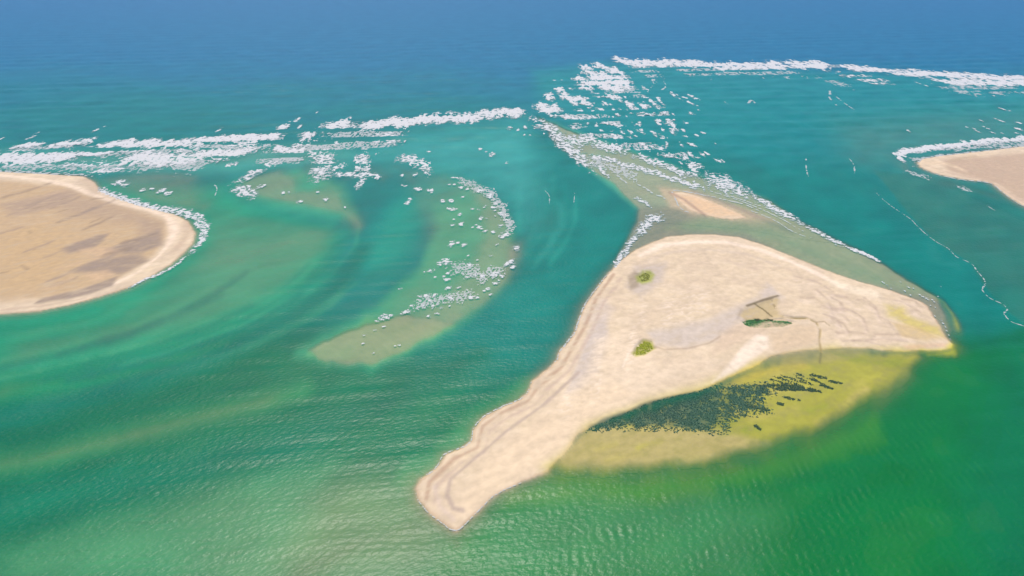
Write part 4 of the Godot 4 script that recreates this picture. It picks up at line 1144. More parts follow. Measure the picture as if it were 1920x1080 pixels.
# pools and creeks cut into the land: [height, strength]
const POST := [
	[0, 0.99, 1.24, 0.509, [-0.12, 1], [325.1, -706.4, 336.9, -703.8, 350.9, -703.8, 358.3, -693.7, 356.3, -676.4, 345.6, -652.9, 338.9, -630.6]],
	[1, 0, 2.58, 0.487, [0.25, 0.9], [276.5, -714.2, 287, -727.6, 327.7, -751.2, 324.9, -727.6, 323.8, -711.6, 304.3, -701.3, 278.1, -698.7]],
	[1, 0, 1.26, 0.501, [-0.3, 1], [270.2, -697.4, 279.3, -702.5, 323.7, -702.5, 334.4, -693.7, 317, -683.7, 279, -681.3, 271.9, -688.7]],
	[1, 0, 1.77, 0.534, [-0.1, 1], [136.2, -641.6, 148, -655.2, 156.8, -650.6, 157.6, -636, 141.7, -622, 131.5, -619.9]],
	[1, 0, 2.14, 0.441, [-0.1, 1], [168, -821.4, 180.7, -836.4, 188.7, -824.7, 182.1, -803.7, 169.7, -797.4]],
	[1, 0, 3.78, 0.499, [-0.06, 0.9], [460.6, -735.8, 480.2, -730.3, 475.7, -709, 498.7, -686.2, 493, -659.8, 475.6, -666.8, 458.9, -693.7]],
	[1, 0, 6.17, 0.51, [0.45, 0.7], [155.5, -666.8, 234.5, -701.3, 306.8, -748.3, 278.9, -701.3, 234, -652.9, 194.1, -636, 160.3, -643.8]],
	[1, 0, 4.84, 0.521, [0.22, 0.8], [238.8, -670.4, 304.3, -701.3, 356.3, -688.7, 343.4, -641.6, 284.5, -625.2, 284.2, -641.6, 252, -652.9]],
	[1, 0, 7.5, 0.504, [0.35, 0.6], [403.1, -755.4, 463.4, -741.3, 456.2, -676.4, 480, -652.9, 408, -652.9, 364.9, -664.5]],
]
# land: top height, slope inland, slope under water, outline
const LAND := [
	[2.2, 0.03, 0.1, [-1285, -1300, -1002, -1286, -936.8, -1276, -873.8, -1266, -821.8, -1256, -781.8, -1220, -744.4, -1171, -689.9, -1131, -638.1, -1096, -593.6, -1073, -557.9, -1053, -521.7, -1021, -489.9, -971.9, -476.6, -932.3, -475, -897.1, -476.3, -857.1, -486, -818.2, -498.7, -786.6, -523, -759.8, -547.8, -738.5, -575.5, -723.5, -618.2, -715.5, -773.4, -701.3]],
	[1.9, 0.05, 0.13, [-42.8, -377.7, -51, -383.1, -63.3, -394.6, -74.2, -408.3, -78.9, -422, -76.2, -432.6, -64.9, -444.2, -58, -463.7, -44, -472.2, -36, -481.6, -34.5, -499.6, -27.2, -514.6, -9.8, -531.1, 6.3, -542.2, 15.9, -554.6, 21.3, -575.8, 39.4, -599.2, 49.3, -614.6, 52.8, -633.8, 61.4, -647.2, 72.3, -670.4, 80.6, -702.5, 91.1, -738.5, 109.8, -782, 129.7, -824.7, 153.4, -869.5, 181.5, -908.6, 209.6, -934.3, 237.4, -957, 276, -965.4, 312, -965.4, 345.7, -954.9, 372, -926.3, 393.4, -895.3, 419.9, -853.6, 438.7, -826.4, 458.7, -803.7, 480, -786.6, 497.7, -765.6, 509, -751.2, 512.7, -737.1, 506.7, -714.2, 499.9, -686.2, 493.2, -664.5, 491.7, -647.2, 484.8, -638.2, 471.1, -633.8, 447.1, -634.9, 428.9, -631.7, 406.5, -634.9, 392.1, -639.4, 367.3, -639.4, 349.4, -636, 336.9, -637.1, 303.9, -630.6, 279.4, -622, 260.7, -605.3, 229.7, -586.3, 200.7, -566.4, 185.4, -559.1, 159.5, -550.1, 138.5, -542.2, 112.5, -526.1, 91.5, -513.8, 71.5, -500.4, 59.3, -490.5, 50.6, -471.5, 35.3, -450.8, 30.3, -441.6, 14.3, -433.8, -3.1, -423.2, -16.4, -413, -24.6, -401.3, -33.6, -388.5]],
	[0.3, 0.03, 0.03, [283.6, -1159, 306.8, -1165, 330, -1142, 350.8, -1104, 371.3, -1067, 382.7, -1038, 363.2, -1031, 342.2, -1033, 319.9, -1048, 298.9, -1070, 290.3, -1104]],
	[2.2, 0.03, 0.11, [826.8, -1347, 849.9, -1374, 891.8, -1394, 960.9, -1416, 1032, -1439, 1128, -1473, 1483, -1576, 915.3, -850.1, 875.6, -998.3, 872.1, -1093, 875.1, -1128, 884, -1171, 893.5, -1211, 886.4, -1226, 856, -1239, 832.9, -1259, 820.4, -1283, 815.6, -1314]],
]
const ISLAND_AREA := [-95.1, -413.6, -75, -465.1, -55.6, -517.8, 0, -589.3, 49.3, -676.4, 97, -785, 145, -885.9, 183.5, -987.2, 238, -1010, 318.7, -993.8, 376.7, -965.4, 419.3, -904.8, 457.6, -850.1, 495.5, -806.9, 530.4, -767.1, 540.1, -714.2, 506.2, -641.6, 461.2, -599.2, 412, -570.1, 353.8, -517.8, 296.7, -479.4, 218.1, -444.8, 159.5, -428.8, 82.6, -416.6, 26.1, -416.6, -12.5, -390.7, -35.5, -359.3, -47.5, -361.8, -79.1, -390.7]
const BAR_AREA := [176, -1366, 267.1, -1322, 344.4, -1242, 417.4, -1151, 446.1, -1070, 467.1, -987.2, 478.3, -934.3, 422, -954.9, 367, -987.2, 312.1, -1001, 247.4, -1014, 193.7, -998.3, 209.7, -1070, 190.3, -1226]
const SPIT_AREA := [-1518, -1366, -1036, -1336, -821.6, -1300, -613.2, -1123, -512.4, -1057, -458.6, -965.4, -442.8, -867.7, -457.1, -785, -495.8, -727.6, -598.4, -686.2, -828, -652.9]
const SPIT_TWO_AREA := [783.6, -1329, 834.3, -1406, 925.2, -1447, 1164, -1528, 1970, -1749, 1035, -755.4, 836.4, -944.5, 843.7, -1078, 857, -1171, 801.3, -1226, 777.2, -1276]
# plants: name, label, category, kind, two tones, soft edge, tries, size, outline, density
# 
const PLANTS := [
	["seagrass_bed", "dark green seagrass bed along the island's lee shore", "seagrass", "stuff", [0.045, 0.08, 0.055, 0.16, 0.23, 0.12], 10.23, 36000, 0.85, [70.6, -501.2, 82.6, -510.6, 112.7, -527.7, 138.6, -543.1, 159.5, -550.1, 187, -559.1, 220.4, -563.6, 259.6, -568.3, 258.2, -556.4, 240.1, -541.3, 242.8, -526.1, 224.4, -524.4, 208.2, -517.8, 192.7, -498.1, 172.1, -498.1, 143.3, -502, 109.1, -504.3, 89, -502], 1.15, -0.42, 1],
	["seagrass_strip", "dark narrow seagrass strip pointing away from the big seagrass bed", "seagrass", "stuff", [0.05, 0.055, 0.025, 0.12, 0.12, 0.04], 1.34, 1500, 1, [248.7, -568.3, 276.8, -571.1, 301.4, -564.6, 310.4, -556.4, 288.5, -559.1, 256.8, -560], 1.6, -0.42, 1],
	["seagrass_strand", "thin dark seagrass strand on the yellow-green algae flat", "seagrass", "stuff", [0.05, 0.055, 0.025, 0.12, 0.12, 0.04], 0.55, 260, 0.8, [265.7, -581.7, 282.6, -572.2, 283.5, -570.1, 281.1, -568.1, 264.3, -577.5, 263.4, -579.6], 1.6, -0.42, 1],
	["seagrass_strand", "thin dark seagrass strand on the yellow-green algae flat", "seagrass", "stuff", [0.05, 0.055, 0.025, 0.12, 0.12, 0.04], 0.55, 260, 0.8, [272.3, -586.5, 292.8, -570.3, 293.6, -568.3, 291.2, -566.2, 270.9, -582.3, 270, -584.4], 1.6, -0.42, 1],
	["seagrass_strand", "thin dark seagrass strand on the yellow-green algae flat", "seagrass", "stuff", [0.05, 0.055, 0.025, 0.12, 0.12, 0.04], 0.55, 260, 0.8, [280.8, -588.5, 299.7, -574.1, 300.5, -572, 298.1, -569.9, 279.3, -584.2, 278.4, -586.3], 1.6, -0.42, 1],
	["seagrass_strand", "thin dark seagrass strand on the yellow-green algae flat", "seagrass", "stuff", [0.05, 0.055, 0.025, 0.12, 0.12, 0.04], 0.55, 260, 0.8, [291.8, -589.7, 306.4, -570.5, 307.1, -568.3, 304.6, -566, 290, -585, 289.2, -587.3], 1.6, -0.42, 1],
	["seagrass_strand", "thin dark seagrass strand on the yellow-green algae flat", "seagrass", "stuff", [0.05, 0.055, 0.025, 0.12, 0.12, 0.04], 0.55, 260, 0.8, [298, -591.4, 312.1, -577.9, 312.9, -575.8, 310.4, -573.7, 296.4, -587.1, 295.5, -589.3], 1.6, -0.42, 1],
	["seagrass_strand", "thin dark seagrass strand on the yellow-green algae flat", "seagrass", "stuff", [0.05, 0.055, 0.025, 0.12, 0.12, 0.04], 0.55, 260, 0.8, [311.2, -589.7, 324.4, -583.8, 325.1, -581.5, 322.5, -579.2, 309.4, -585, 308.6, -587.3], 1.6, -0.42, 1],
	["seagrass_strand", "thin dark seagrass strand on the yellow-green algae flat", "seagrass", "stuff", [0.05, 0.055, 0.025, 0.12, 0.12, 0.04], 0.54, 260, 0.8, [310.7, -581.3, 319, -568.1, 319.9, -566.4, 317.6, -564.7, 309.3, -577.9, 308.4, -579.6], 1.6, -0.42, 1],
	["seagrass_strand", "thin dark seagrass strand on the yellow-green algae flat", "seagrass", "stuff", [0.05, 0.055, 0.025, 0.12, 0.12, 0.04], 0.54, 260, 0.8, [326.1, -577.5, 336, -573.7, 336.9, -572, 334.5, -570.3, 324.7, -574.1, 323.8, -575.8], 1.6, -0.42, 1],
	["seagrass_strand", "thin dark seagrass strand on the yellow-green algae flat", "seagrass", "stuff", [0.05, 0.055, 0.025, 0.12, 0.12, 0.04], 0.54, 260, 0.8, [314.2, -569.8, 322.7, -564.2, 323.7, -562.7, 321.5, -561.3, 313, -566.8, 312, -568.3], 1.6, -0.42, 1],
	["seagrass_strand", "thin dark seagrass strand on the yellow-green algae flat", "seagrass", "stuff", [0.05, 0.055, 0.025, 0.12, 0.12, 0.04], 0.52, 260, 0.8, [269.2, -549.9, 283.1, -544.6, 284, -543.1, 281.9, -541.5, 268.1, -546.7, 267.1, -548.3], 1.6, -0.42, 1],
	["seagrass_strand", "thin dark seagrass strand on the yellow-green algae flat", "seagrass", "stuff", [0.05, 0.055, 0.025, 0.12, 0.12, 0.04], 0.49, 260, 0.8, [227.4, -505.2, 228.9, -500.6, 229.8, -498.9, 227.8, -497.2, 226.3, -501.8, 225.4, -503.5], 1.6, -0.42, 1],
	["seagrass_strand", "thin dark seagrass strand on the yellow-green algae flat", "seagrass", "stuff", [0.05, 0.055, 0.025, 0.12, 0.12, 0.04], 0.51, 260, 0.8, [228, -536.2, 246.5, -529.4, 247.5, -527.7, 245.4, -526.1, 227, -532.8, 226, -534.5], 1.6, -0.42, 1],
	["seagrass_strand", "thin dark seagrass strand on the yellow-green algae flat", "seagrass", "stuff", [0.05, 0.055, 0.025, 0.12, 0.12, 0.04], 0.52, 260, 0.8, [260.3, -539.6, 263.9, -537.9, 264.8, -536.2, 262.7, -534.5, 259.1, -536.2, 258.2, -537.9], 1.6, -0.42, 1],
	["marsh_grass", "bright green marsh grass filling the island's long tidal pool", "marsh grass", "stuff", [0.02, 0.13, 0.035, 0.14, 0.3, 0.07], 0.94, 4200, 1.1, [271.8, -698.7, 281.5, -701.3, 305.1, -703.8, 322.8, -700, 334.6, -692.4, 317, -683.7, 279.4, -678.8, 273.4, -687.4], 2.6, -0.25, 1],
	["marsh_grass", "sparse dark marsh grass in the island's triangular wet hollow", "marsh grass", "stuff", [0.05, 0.06, 0.015, 0.12, 0.11, 0.03], 1.92, 1500, 0.7, [308.7, -722.2, 321.7, -722.2, 328.5, -705.1, 310.2, -700, 297.1, -698.7, 284.5, -698.7], 1, 0.24, 0.3],
	["algae_mat", "round olive algae mat in the small pool with a grey margin", "algae", "stuff", [0.22, 0.24, 0.02, 0.3, 0.3, 0.04], 2.14, 2600, 0.7, [165.2, -821.4, 179.1, -839.8, 190.2, -836.4, 192.7, -823.1, 184.6, -802.1, 170.5, -789.6, 163.2, -800.5], 2.2, -0.05, 0.06],
	["algae_mat", "vivid yellow-green algae mat in the pool below the grey hollow", "algae", "stuff", [0.3, 0.34, 0.01, 0.38, 0.4, 0.02], 1.78, 3000, 0.7, [127.7, -620.9, 135.8, -639.4, 146.4, -656.3, 155.9, -662.1, 162.2, -650.6, 159.4, -636, 144.2, -626.3], 2.4, -0.05, 0.06],
]
# white water: name, label, category, group, style, half width, unit, how much z is shortened, line
const FOAM := [
	["breaking_wave", "short white breaker seaward of the rounded spit, beside open blue water", "wave", "breakers off the rounded sand spit", 0, 6.9, 1.179, 0.267, [-1101, -1469, -1072, -1478, -1040, -1491]],
	["breaking_wave", "thick rolling breaker crest off the rounded spit, separate from the long crest", "wave", "breakers off the rounded sand spit", 0, 8.48, 1.186, 0.266, [-1028, -1473, -1007, -1491, -971.8, -1509, -941.2, -1487]],
	["breaking_wave", "long outer breaker crest running from the rounded spit toward the inner shoal", "wave", "breakers off the rounded sand spit", 0, 9.38, 1.202, 0.262, [-921, -1482, -840.6, -1487, -781.4, -1487, -739.4, -1505, -676.1, -1532, -602.7, -1542, -526.3, -1556]],
	["breaking_wave", "broad white block of broken surf beside the beach of the rounded spit", "wave", "breakers off the rounded sand spit", 0, 13.69, 1.108, 0.284, [-1130, -1378, -1064, -1378, -997.1, -1378, -941.7, -1378, -899.6, -1382]],
	["breaking_wave", "thin foam crest trailing from the broad block of broken surf", "wave", "breakers off the rounded sand spit", 0, 3.82, 1.129, 0.279, [-917.8, -1410, -885, -1406, -853.3, -1410]],
	["breaking_wave", "low secondary foam crest between broken surf and rounded spit", "wave", "breakers off the rounded sand spit", 1, 5.62, 1.081, 0.292, [-903.9, -1333, -859.6, -1340, -821.7, -1340, -795.3, -1347]],
	["breaking_wave", "ragged foam crest just off the corner of the rounded spit beach", "wave", "breakers off the rounded sand spit", 1, 6.14, 1.05, 0.3, [-829.6, -1286, -794.9, -1290, -774.2, -1300, -759.9, -1307]],
	["breaking_wave", "second long breaker inside the outer crest, widening to a ragged heap", "wave", "breakers off the rounded sand spit", 0, 11.64, 1.119, 0.282, [-816.3, -1382, -773.3, -1378, -724.1, -1363, -681.3, -1370, -634.9, -1398, -596.4, -1418, -548.7, -1456]],
	["foam_patch", "lacy foam net in the trough between the two long breakers", "foam", "breakers off the rounded sand spit", 2, 11.59, 1.159, 0.272, [-892.8, -1431, -820, -1422, -755.5, -1431, -674.2, -1456, -575.6, -1473, -513.1, -1500]],
	["foam_patch", "triangular foam net trailing shoreward under the second long breaker", "foam", "breakers off the rounded sand spit", 2, 9.62, 1.069, 0.295, [-684.5, -1347, -643.4, -1307, -619.4, -1300, -606.2, -1336]],
	["breaking_wave", "short foam crest at the end of the second long breaker", "wave", "breakers off the rounded sand spit", 0, 5.25, 1.153, 0.273, [-524.7, -1465, -484.5, -1443, -441.9, -1422]],
	["foam_patch", "wide thin lace of foam over the inner shoal edge", "foam", "breakers off the rounded sand spit", 2, 13.53, 1.127, 0.28, [-549.7, -1398, -491.1, -1390, -451, -1406, -412.1, -1431]],
	["foam_patch", "torn foam sheet between broken surf block and outer breakers", "foam", "breakers off the rounded sand spit", 2, 10.32, 1.147, 0.275, [-1099, -1431, -1030, -1431, -964, -1435, -897.4, -1439]],
	["foam_patch", "torn foam sheet under the second long breaker", "foam", "breakers off the rounded sand spit", 2, 11.95, 1.086, 0.29, [-776.6, -1336, -708.5, -1329, -664.4, -1351, -596.8, -1374]],
	["foam_patch", "torn foam sheet shoreward of the broken surf block", "foam", "breakers off the rounded sand spit", 2, 9.63, 1.07, 0.294, [-1031, -1329, -942.4, -1325, -854.7, -1322, -769.2, -1322]],
	["foam_patch", "torn foam sheet along the back of the long outer crest", "foam", "breakers off the rounded sand spit", 2, 9.5, 1.187, 0.266, [-736.1, -1465, -661.2, -1482, -584.7, -1500, -506.6, -1518]],
	["foam_patch", "torn foam sheet over the end of the inner shoal", "foam", "breakers off the rounded sand spit", 2, 11.64, 1.164, 0.271, [-490.8, -1465, -432.3, -1465, -368.2, -1439, -350.5, -1465]],
	["surf_streak", "short ragged white streak among the breakers off the rounded spit", "wave", "ragged streaks among the breakers", 1, 5.35, 1.143, 0.276, [-987.6, -1426, -938.6, -1431]],
	["surf_streak", "short ragged white streak among the breakers off the rounded spit", "wave", "ragged streaks among the breakers", 1, 7.22, 1.156, 0.273, [-878.9, -1447, -823.2, -1452, -761.3, -1443]],
	["surf_streak", "short ragged white streak among the breakers off the rounded spit", "wave", "ragged streaks among the breakers", 1, 7.06, 1.132, 0.279, [-806.5, -1418, -755.4, -1406]],
	["surf_streak", "short ragged white streak among the breakers off the rounded spit", "wave", "ragged streaks among the breakers", 1, 6.36, 1.164, 0.271, [-730.4, -1452, -677.7, -1465]],
	["surf_streak", "short ragged white streak among the breakers off the rounded spit", "wave", "ragged streaks among the breakers", 1, 7.41, 1.187, 0.266, [-635.9, -1478, -580.1, -1487, -551.9, -1509]],
	["surf_streak", "short ragged white streak among the breakers off the rounded spit", "wave", "ragged streaks among the breakers", 1, 5.34, 1.14, 0.276, [-681.6, -1418, -652.5, -1431]],
	["surf_streak", "short ragged white streak among the breakers off the rounded spit", "wave", "ragged streaks among the breakers", 1, 5.09, 1.088, 0.29, [-1015, -1355, -943, -1344]],
	["surf_streak", "short ragged white streak among the breakers off the rounded spit", "wave", "ragged streaks among the breakers", 1, 7.81, 1.252, 0.252, [-639.2, -1586, -599.9, -1581]],
	["surf_streak", "short ragged white streak among the breakers off the rounded spit", "wave", "ragged streaks among the breakers", 1, 7.54, 1.208, 0.261, [-607.5, -1514, -557.8, -1528]],
	["surf_streak", "short ragged white streak among the breakers off the rounded spit", "wave", "ragged streaks among the breakers", 1, 5.24, 1.12, 0.281, [-738.5, -1394, -706.7, -1398]],
	["surf_streak", "short ragged white streak among the breakers off the rounded spit", "wave", "ragged streaks among the breakers", 1, 7.47, 1.198, 0.263, [-492.6, -1491, -453.5, -1500, -436.6, -1528]],
	["surf_streak", "short ragged white streak among the breakers off the rounded spit", "wave", "ragged streaks among the breakers", 1, 7.12, 1.14, 0.276, [-438.5, -1422, -388.2, -1426]],
	["surf_streak", "short ragged white streak among the breakers off the rounded spit", "wave", "ragged streaks among the breakers", 1, 6.57, 1.203, 0.262, [-400.4, -1478, -393.2, -1518, -389.8, -1547]],
	["foam_line", "thin swash line along the seaward beach of the rounded spit", "foam", "swash lines on the beaches", 3, 2.28, 1.036, 0.304, [-1219, -1297, -1003, -1288, -912, -1276, -834.6, -1267, -787.3, -1252]],
	["foam_line", "foaming swash collar around the tip of the rounded spit", "foam", "swash lines on the beaches", 1, 5.22, 0.873, 0.361, [-758, -1189, -739.9, -1168, -692.8, -1137, -640.7, -1101, -593.5, -1080, -549.9, -1062, -518.6, -1043, -490.1, -1001, -470.7, -957, -464.6, -924.3, -464.8, -887.8]],
	["foam_line", "broken swash strip on the lagoon side of the rounded spit tip", "foam", "swash lines on the beaches", 1, 2.46, 0.727, 0.433, [-465.6, -889.6, -468.1, -857.1, -474.9, -831.4, -485.9, -816.5, -498.7, -785]],
	["whitecap", "white cap with pale spray standing seaward of the inner shoal", "whitecap", "single caps outside the breakers", 0, 11.63, 1.278, 0.247, [-568.5, -1616, -561.8, -1632, -543, -1616]],
	["breaking_wave", "peaked heap of white surf where the long outer crest ends", "wave", "breakers over the inner shoal", 0, 14.37, 1.228, 0.257, [-485.1, -1528, -477.3, -1576, -458.5, -1547]],
	["breaking_wave", "round breaker bulge at the start of the thick straight crest", "wave", "breakers over the inner shoal", 0, 13.51, 1.299, 0.243, [-470.7, -1648, -429.1, -1664, -382.7, -1642]],
	["breaking_wave", "thick straight white breaker crest ending at the scattered surf field", "wave", "breakers over the inner shoal", 0, 12.32, 1.354, 0.233, [-383.8, -1648, -339.1, -1658, -304.9, -1697, -266.5, -1708, -226.4, -1720, -159.6, -1743, -91.1, -1767, -35.1, -1798, 21.1, -1804, 35.9, -1767]],
	["foam_patch", "wide foam net hanging behind the thick straight breaker", "foam", "breakers over the inner shoal", 2, 17.64, 1.26, 0.25, [-451.2, -1586, -398.8, -1576, -338.4, -1586, -277.3, -1596, -232.1, -1637]],
	["breaking_wave", "ragged foam heap under the thick straight breaker", "wave", "breakers over the inner shoal", 1, 12.66, 1.218, 0.259, [-327.4, -1528, -301.2, -1551, -262.1, -1537, -239.5, -1523]],
	["foam_patch", "thin foam curl winding between the inner shoal and the thick breaker", "foam", "breakers over the inner shoal", 2, 10.84, 1.205, 0.262, [-472.3, -1482, -425.1, -1482, -400.2, -1528, -386.4, -1576]],
	["foam_patch", "column of foam clumps crossing the inner shoal end to end", "foam", "foam clumps on the inner shoals", 1, 16.77, 1.075, 0.293, [-425.8, -1431, -391.2, -1374, -366.6, -1300, -352.1, -1233]],
	["foam_patch", "zigzag column of foam clumps beside the inner shoal", "foam", "foam clumps on the inner shoals", 1, 12.73, 1.088, 0.29, [-320.5, -1460, -312.3, -1366, -292.7, -1322, -288.2, -1266]],
	["foam_patch", "tail of small foam clumps below the zigzag column", "foam", "foam clumps on the inner shoals", 1, 6.45, 0.992, 0.318, [-285.8, -1259, -281.3, -1211, -281.2, -1171]],
	["foam_patch", "foam row linking the two foam columns", "foam", "foam clumps on the inner shoals", 1, 6.19, 1.057, 0.298, [-352.8, -1269, -345.3, -1318, -327.1, -1333]],
	["foam_patch", "flat foam row under the two foam columns", "foam", "foam clumps on the inner shoals", 1, 4.66, 1.025, 0.307, [-347.9, -1266, -319.8, -1269, -266.4, -1259, -247.7, -1246]],
	["foam_patch", "hooked foam rim on the rounded end of the inner shoal", "foam", "foam clumps on the inner shoals", 1, 9.43, 1.036, 0.304, [-512.6, -1220, -514.6, -1242, -501.2, -1266, -491.5, -1322, -464.9, -1333]],
	["foam_patch", "lower foam rim of the rounded inner shoal end", "foam", "foam clumps on the inner shoals", 1, 6.88, 0.962, 0.327, [-510, -1207, -492.2, -1174, -475.5, -1159, -448.7, -1142]],
	["foam_patch", "foam arc on the seaward shoulder of the curved shoal", "foam", "foam clumps on the inner shoals", 1, 9.07, 1.073, 0.294, [-243.1, -1374, -214.4, -1374, -191.5, -1333, -169.7, -1311, -156.7, -1259]],
	["whitecap", "small white cap breaking over the curved tan shoal", "whitecap", "white caps on the curved shoal", 1, 3.9, 0.794, 0.397, [-96.8, -927.3, -90.5, -929.7, -84.3, -933.3]],
	["whitecap", "small white cap breaking over the curved tan shoal", "whitecap", "white caps on the curved shoal", 1, 2.18, 0.797, 0.395, [-85.7, -930.7, -81.3, -934.9, -76.8, -937.9]],
	["whitecap", "small white cap breaking over the curved tan shoal", "whitecap", "white caps on the curved shoal", 1, 4.47, 0.818, 0.385, [-20.8, -955.5, -11.5, -965.2, -2, -971.2]],
	["whitecap", "small white cap breaking over the curved tan shoal", "whitecap", "white caps on the curved shoal", 1, 3.84, 0.782, 0.403, [-0.5, -910.5, 5.5, -914, 11.4, -914.4]],
	["whitecap", "small white cap breaking over the curved tan shoal", "whitecap", "white caps on the curved shoal", 1, 4.49, 0.748, 0.421, [-106, -860.4, -95.1, -865.6, -83.9, -867.9]],
	["whitecap", "small white cap breaking over the curved tan shoal", "whitecap", "white caps on the curved shoal", 1, 3.67, 0.748, 0.421, [-12.1, -859.3, -3.7, -862.5, 4.7, -869]],
	["whitecap", "small white cap breaking over the curved tan shoal", "whitecap", "white caps on the curved shoal", 1, 2.42, 0.738, 0.427, [-3.3, -849.4, 1.5, -848.3, 6.3, -850.8]],
	["whitecap", "small white cap breaking over the curved tan shoal", "whitecap", "white caps on the curved shoal", 1, 2.16, 0.792, 0.398, [-76.5, -921.7, -71.3, -927.1, -66, -930.9]],
	["whitecap", "small white cap breaking over the curved tan shoal", "whitecap", "white caps on the curved shoal", 1, 1.33, 0.792, 0.398, [-24.9, -924.3, -22.2, -927.1, -19.4, -928.3]],
	["whitecap", "small white cap breaking over the curved tan shoal", "whitecap", "white caps on the curved shoal", 1, 2.26, 0.828, 0.38, [-32.8, -979, -29, -977.9, -25.2, -977.7]],
	["whitecap", "small white cap breaking over the curved tan shoal", "whitecap", "white caps on the curved shoal", 1, 3.55, 0.723, 0.436, [-29.3, -827.5, -22.4, -827.9, -15.5, -828.5]],
	["whitecap", "small white cap breaking over the curved tan shoal", "whitecap", "white caps on the curved shoal", 1, 2.35, 0.717, 0.439, [-17.2, -817.2, -13.6, -820.8, -10, -822.4]],
	["whitecap", "small white cap breaking over the curved tan shoal", "whitecap", "white caps on the curved shoal", 1, 2.75, 0.719, 0.438, [-57.3, -822.9, -51.8, -823.7, -46.3, -823.2]],
	["whitecap", "small white cap breaking over the curved tan shoal", "whitecap", "white caps on the curved shoal", 1, 1.95, 0.715, 0.441, [-64, -816, -60.1, -817.2, -56.1, -817]],
	["whitecap", "small white cap breaking over the curved tan shoal", "whitecap", "white caps on the curved shoal", 1, 1.96, 0.717, 0.439, [-44, -820.3, -39.5, -820.6, -34.8, -819.3]],
	["whitecap", "small white cap breaking over the curved tan shoal", "whitecap", "white caps on the curved shoal", 1, 2.03, 0.744, 0.423, [-63.8, -858.1, -59.5, -857.4, -55.3, -859.5]],
	["whitecap", "small white cap breaking over the curved tan shoal", "whitecap", "white caps on the curved shoal", 1, 1.24, 0.735, 0.428, [-52.2, -846.8, -49.2, -844.9, -46.3, -846.5]],
	["whitecap", "small white cap breaking over the curved tan shoal", "whitecap", "white caps on the curved shoal", 1, 1.98, 0.724, 0.435, [-90.6, -827, -86.8, -828.9, -83.1, -832.4]],
	["whitecap", "small white cap breaking over the curved tan shoal", "whitecap", "white caps on the curved shoal", 1, 1.21, 0.72, 0.438, [-83.7, -820.9, -80.7, -824.5, -77.4, -825.2]],
	["whitecap", "small white cap breaking over the curved tan shoal", "whitecap", "white caps on the curved shoal", 1, 2.39, 0.73, 0.432, [-116.7, -837.9, -110.9, -837.9, -105.1, -838.3]],
	["whitecap", "small white cap breaking over the curved tan shoal", "whitecap", "white caps on the curved shoal", 1, 0.92, 0.727, 0.433, [-121.6, -835.2, -119.2, -834, -117, -834.2]],
	["whitecap", "small white cap breaking over the curved tan shoal", "whitecap", "white caps on the curved shoal", 1, 1.2, 0.715, 0.441, [-107.7, -816, -104.4, -816.7, -101, -817]],
	["whitecap", "small white cap breaking over the curved tan shoal", "whitecap", "white caps on the curved shoal", 1, 1.94, 0.71, 0.443, [-91.9, -810.9, -86.6, -810.2, -81.4, -809.3]],
	["whitecap", "small white cap breaking over the curved tan shoal", "whitecap", "white caps on the curved shoal", 1, 1.2, 0.717, 0.439, [-94.2, -819.6, -91.7, -819.1, -89.3, -819.9]],
	["whitecap", "small white cap breaking over the curved tan shoal", "whitecap", "white caps on the curved shoal", 1, 0.96, 0.764, 0.412, [-34, -887.6, -30.5, -886.7, -27.1, -888]],
	["whitecap", "small white cap breaking over the curved tan shoal", "whitecap", "white caps on the curved shoal", 1, 0.96, 0.764, 0.412, [-65.1, -886.5, -62.7, -887.2, -60.3, -889.1]],
	["whitecap", "small white cap breaking over the curved tan shoal", "whitecap", "white caps on the curved shoal", 1, 0.95, 0.753, 0.418, [-52.2, -869.3, -49.8, -872.6, -47.2, -873.3]],
	["whitecap", "small white cap breaking over the curved tan shoal", "whitecap", "white caps on the curved shoal", 1, 2.41, 0.881, 0.357, [-89.9, -1052, -86.3, -1054, -82.9, -1058]],
	["whitecap", "small white cap breaking over the curved tan shoal", "whitecap", "white caps on the curved shoal", 1, 2.78, 0.85, 0.371, [-85.4, -1006, -80.8, -1010, -76.1, -1014]],
	["whitecap", "small white cap breaking over the curved tan shoal", "whitecap", "white caps on the curved shoal", 1, 1.09, 0.865, 0.364, [-96.5, -1031, -94.3, -1031, -92, -1030]],
	["whitecap", "small white cap breaking over the curved tan shoal", "whitecap", "white caps on the curved shoal", 1, 1.42, 0.848, 0.371, [-99.8, -1006, -94.9, -1006, -90.2, -1008]],
	["whitecap", "small white cap breaking over the curved tan shoal", "whitecap", "white caps on the curved shoal", 1, 3.21, 0.839, 0.376, [-56.3, -995.2, -50.3, -994.3, -44.4, -992.5]],
	["whitecap", "small white cap breaking over the curved tan shoal", "whitecap", "white caps on the curved shoal", 1, 1.39, 0.829, 0.38, [-46.9, -978.4, -42.2, -978.6, -37.6, -982.7]],
	["whitecap", "small white cap breaking over the curved tan shoal", "whitecap", "white caps on the curved shoal", 1, 1.42, 0.847, 0.372, [-59.8, -1003, -56.8, -1006, -53.7, -1007]],
	["whitecap", "small white cap breaking over the curved tan shoal", "whitecap", "white caps on the curved shoal", 1, 1.06, 0.84, 0.375, [-64.9, -994.3, -62.2, -995.6, -59.4, -997.9]],
	["whitecap", "small white cap breaking over the curved tan shoal", "whitecap", "white caps on the curved shoal", 1, 2.85, 0.87, 0.362, [-54.5, -1035, -50.5, -1038, -46.4, -1041]],
	["whitecap", "small white cap breaking over the curved tan shoal", "whitecap", "white caps on the curved shoal", 1, 1.09, 0.868, 0.363, [-44.7, -1034, -41.6, -1033, -38.6, -1037]],
	["whitecap", "small white cap breaking over the curved tan shoal", "whitecap", "white caps on the curved shoal", 1, 1.5, 0.894, 0.352, [-32.7, -1073, -28.6, -1072, -24.5, -1073]],
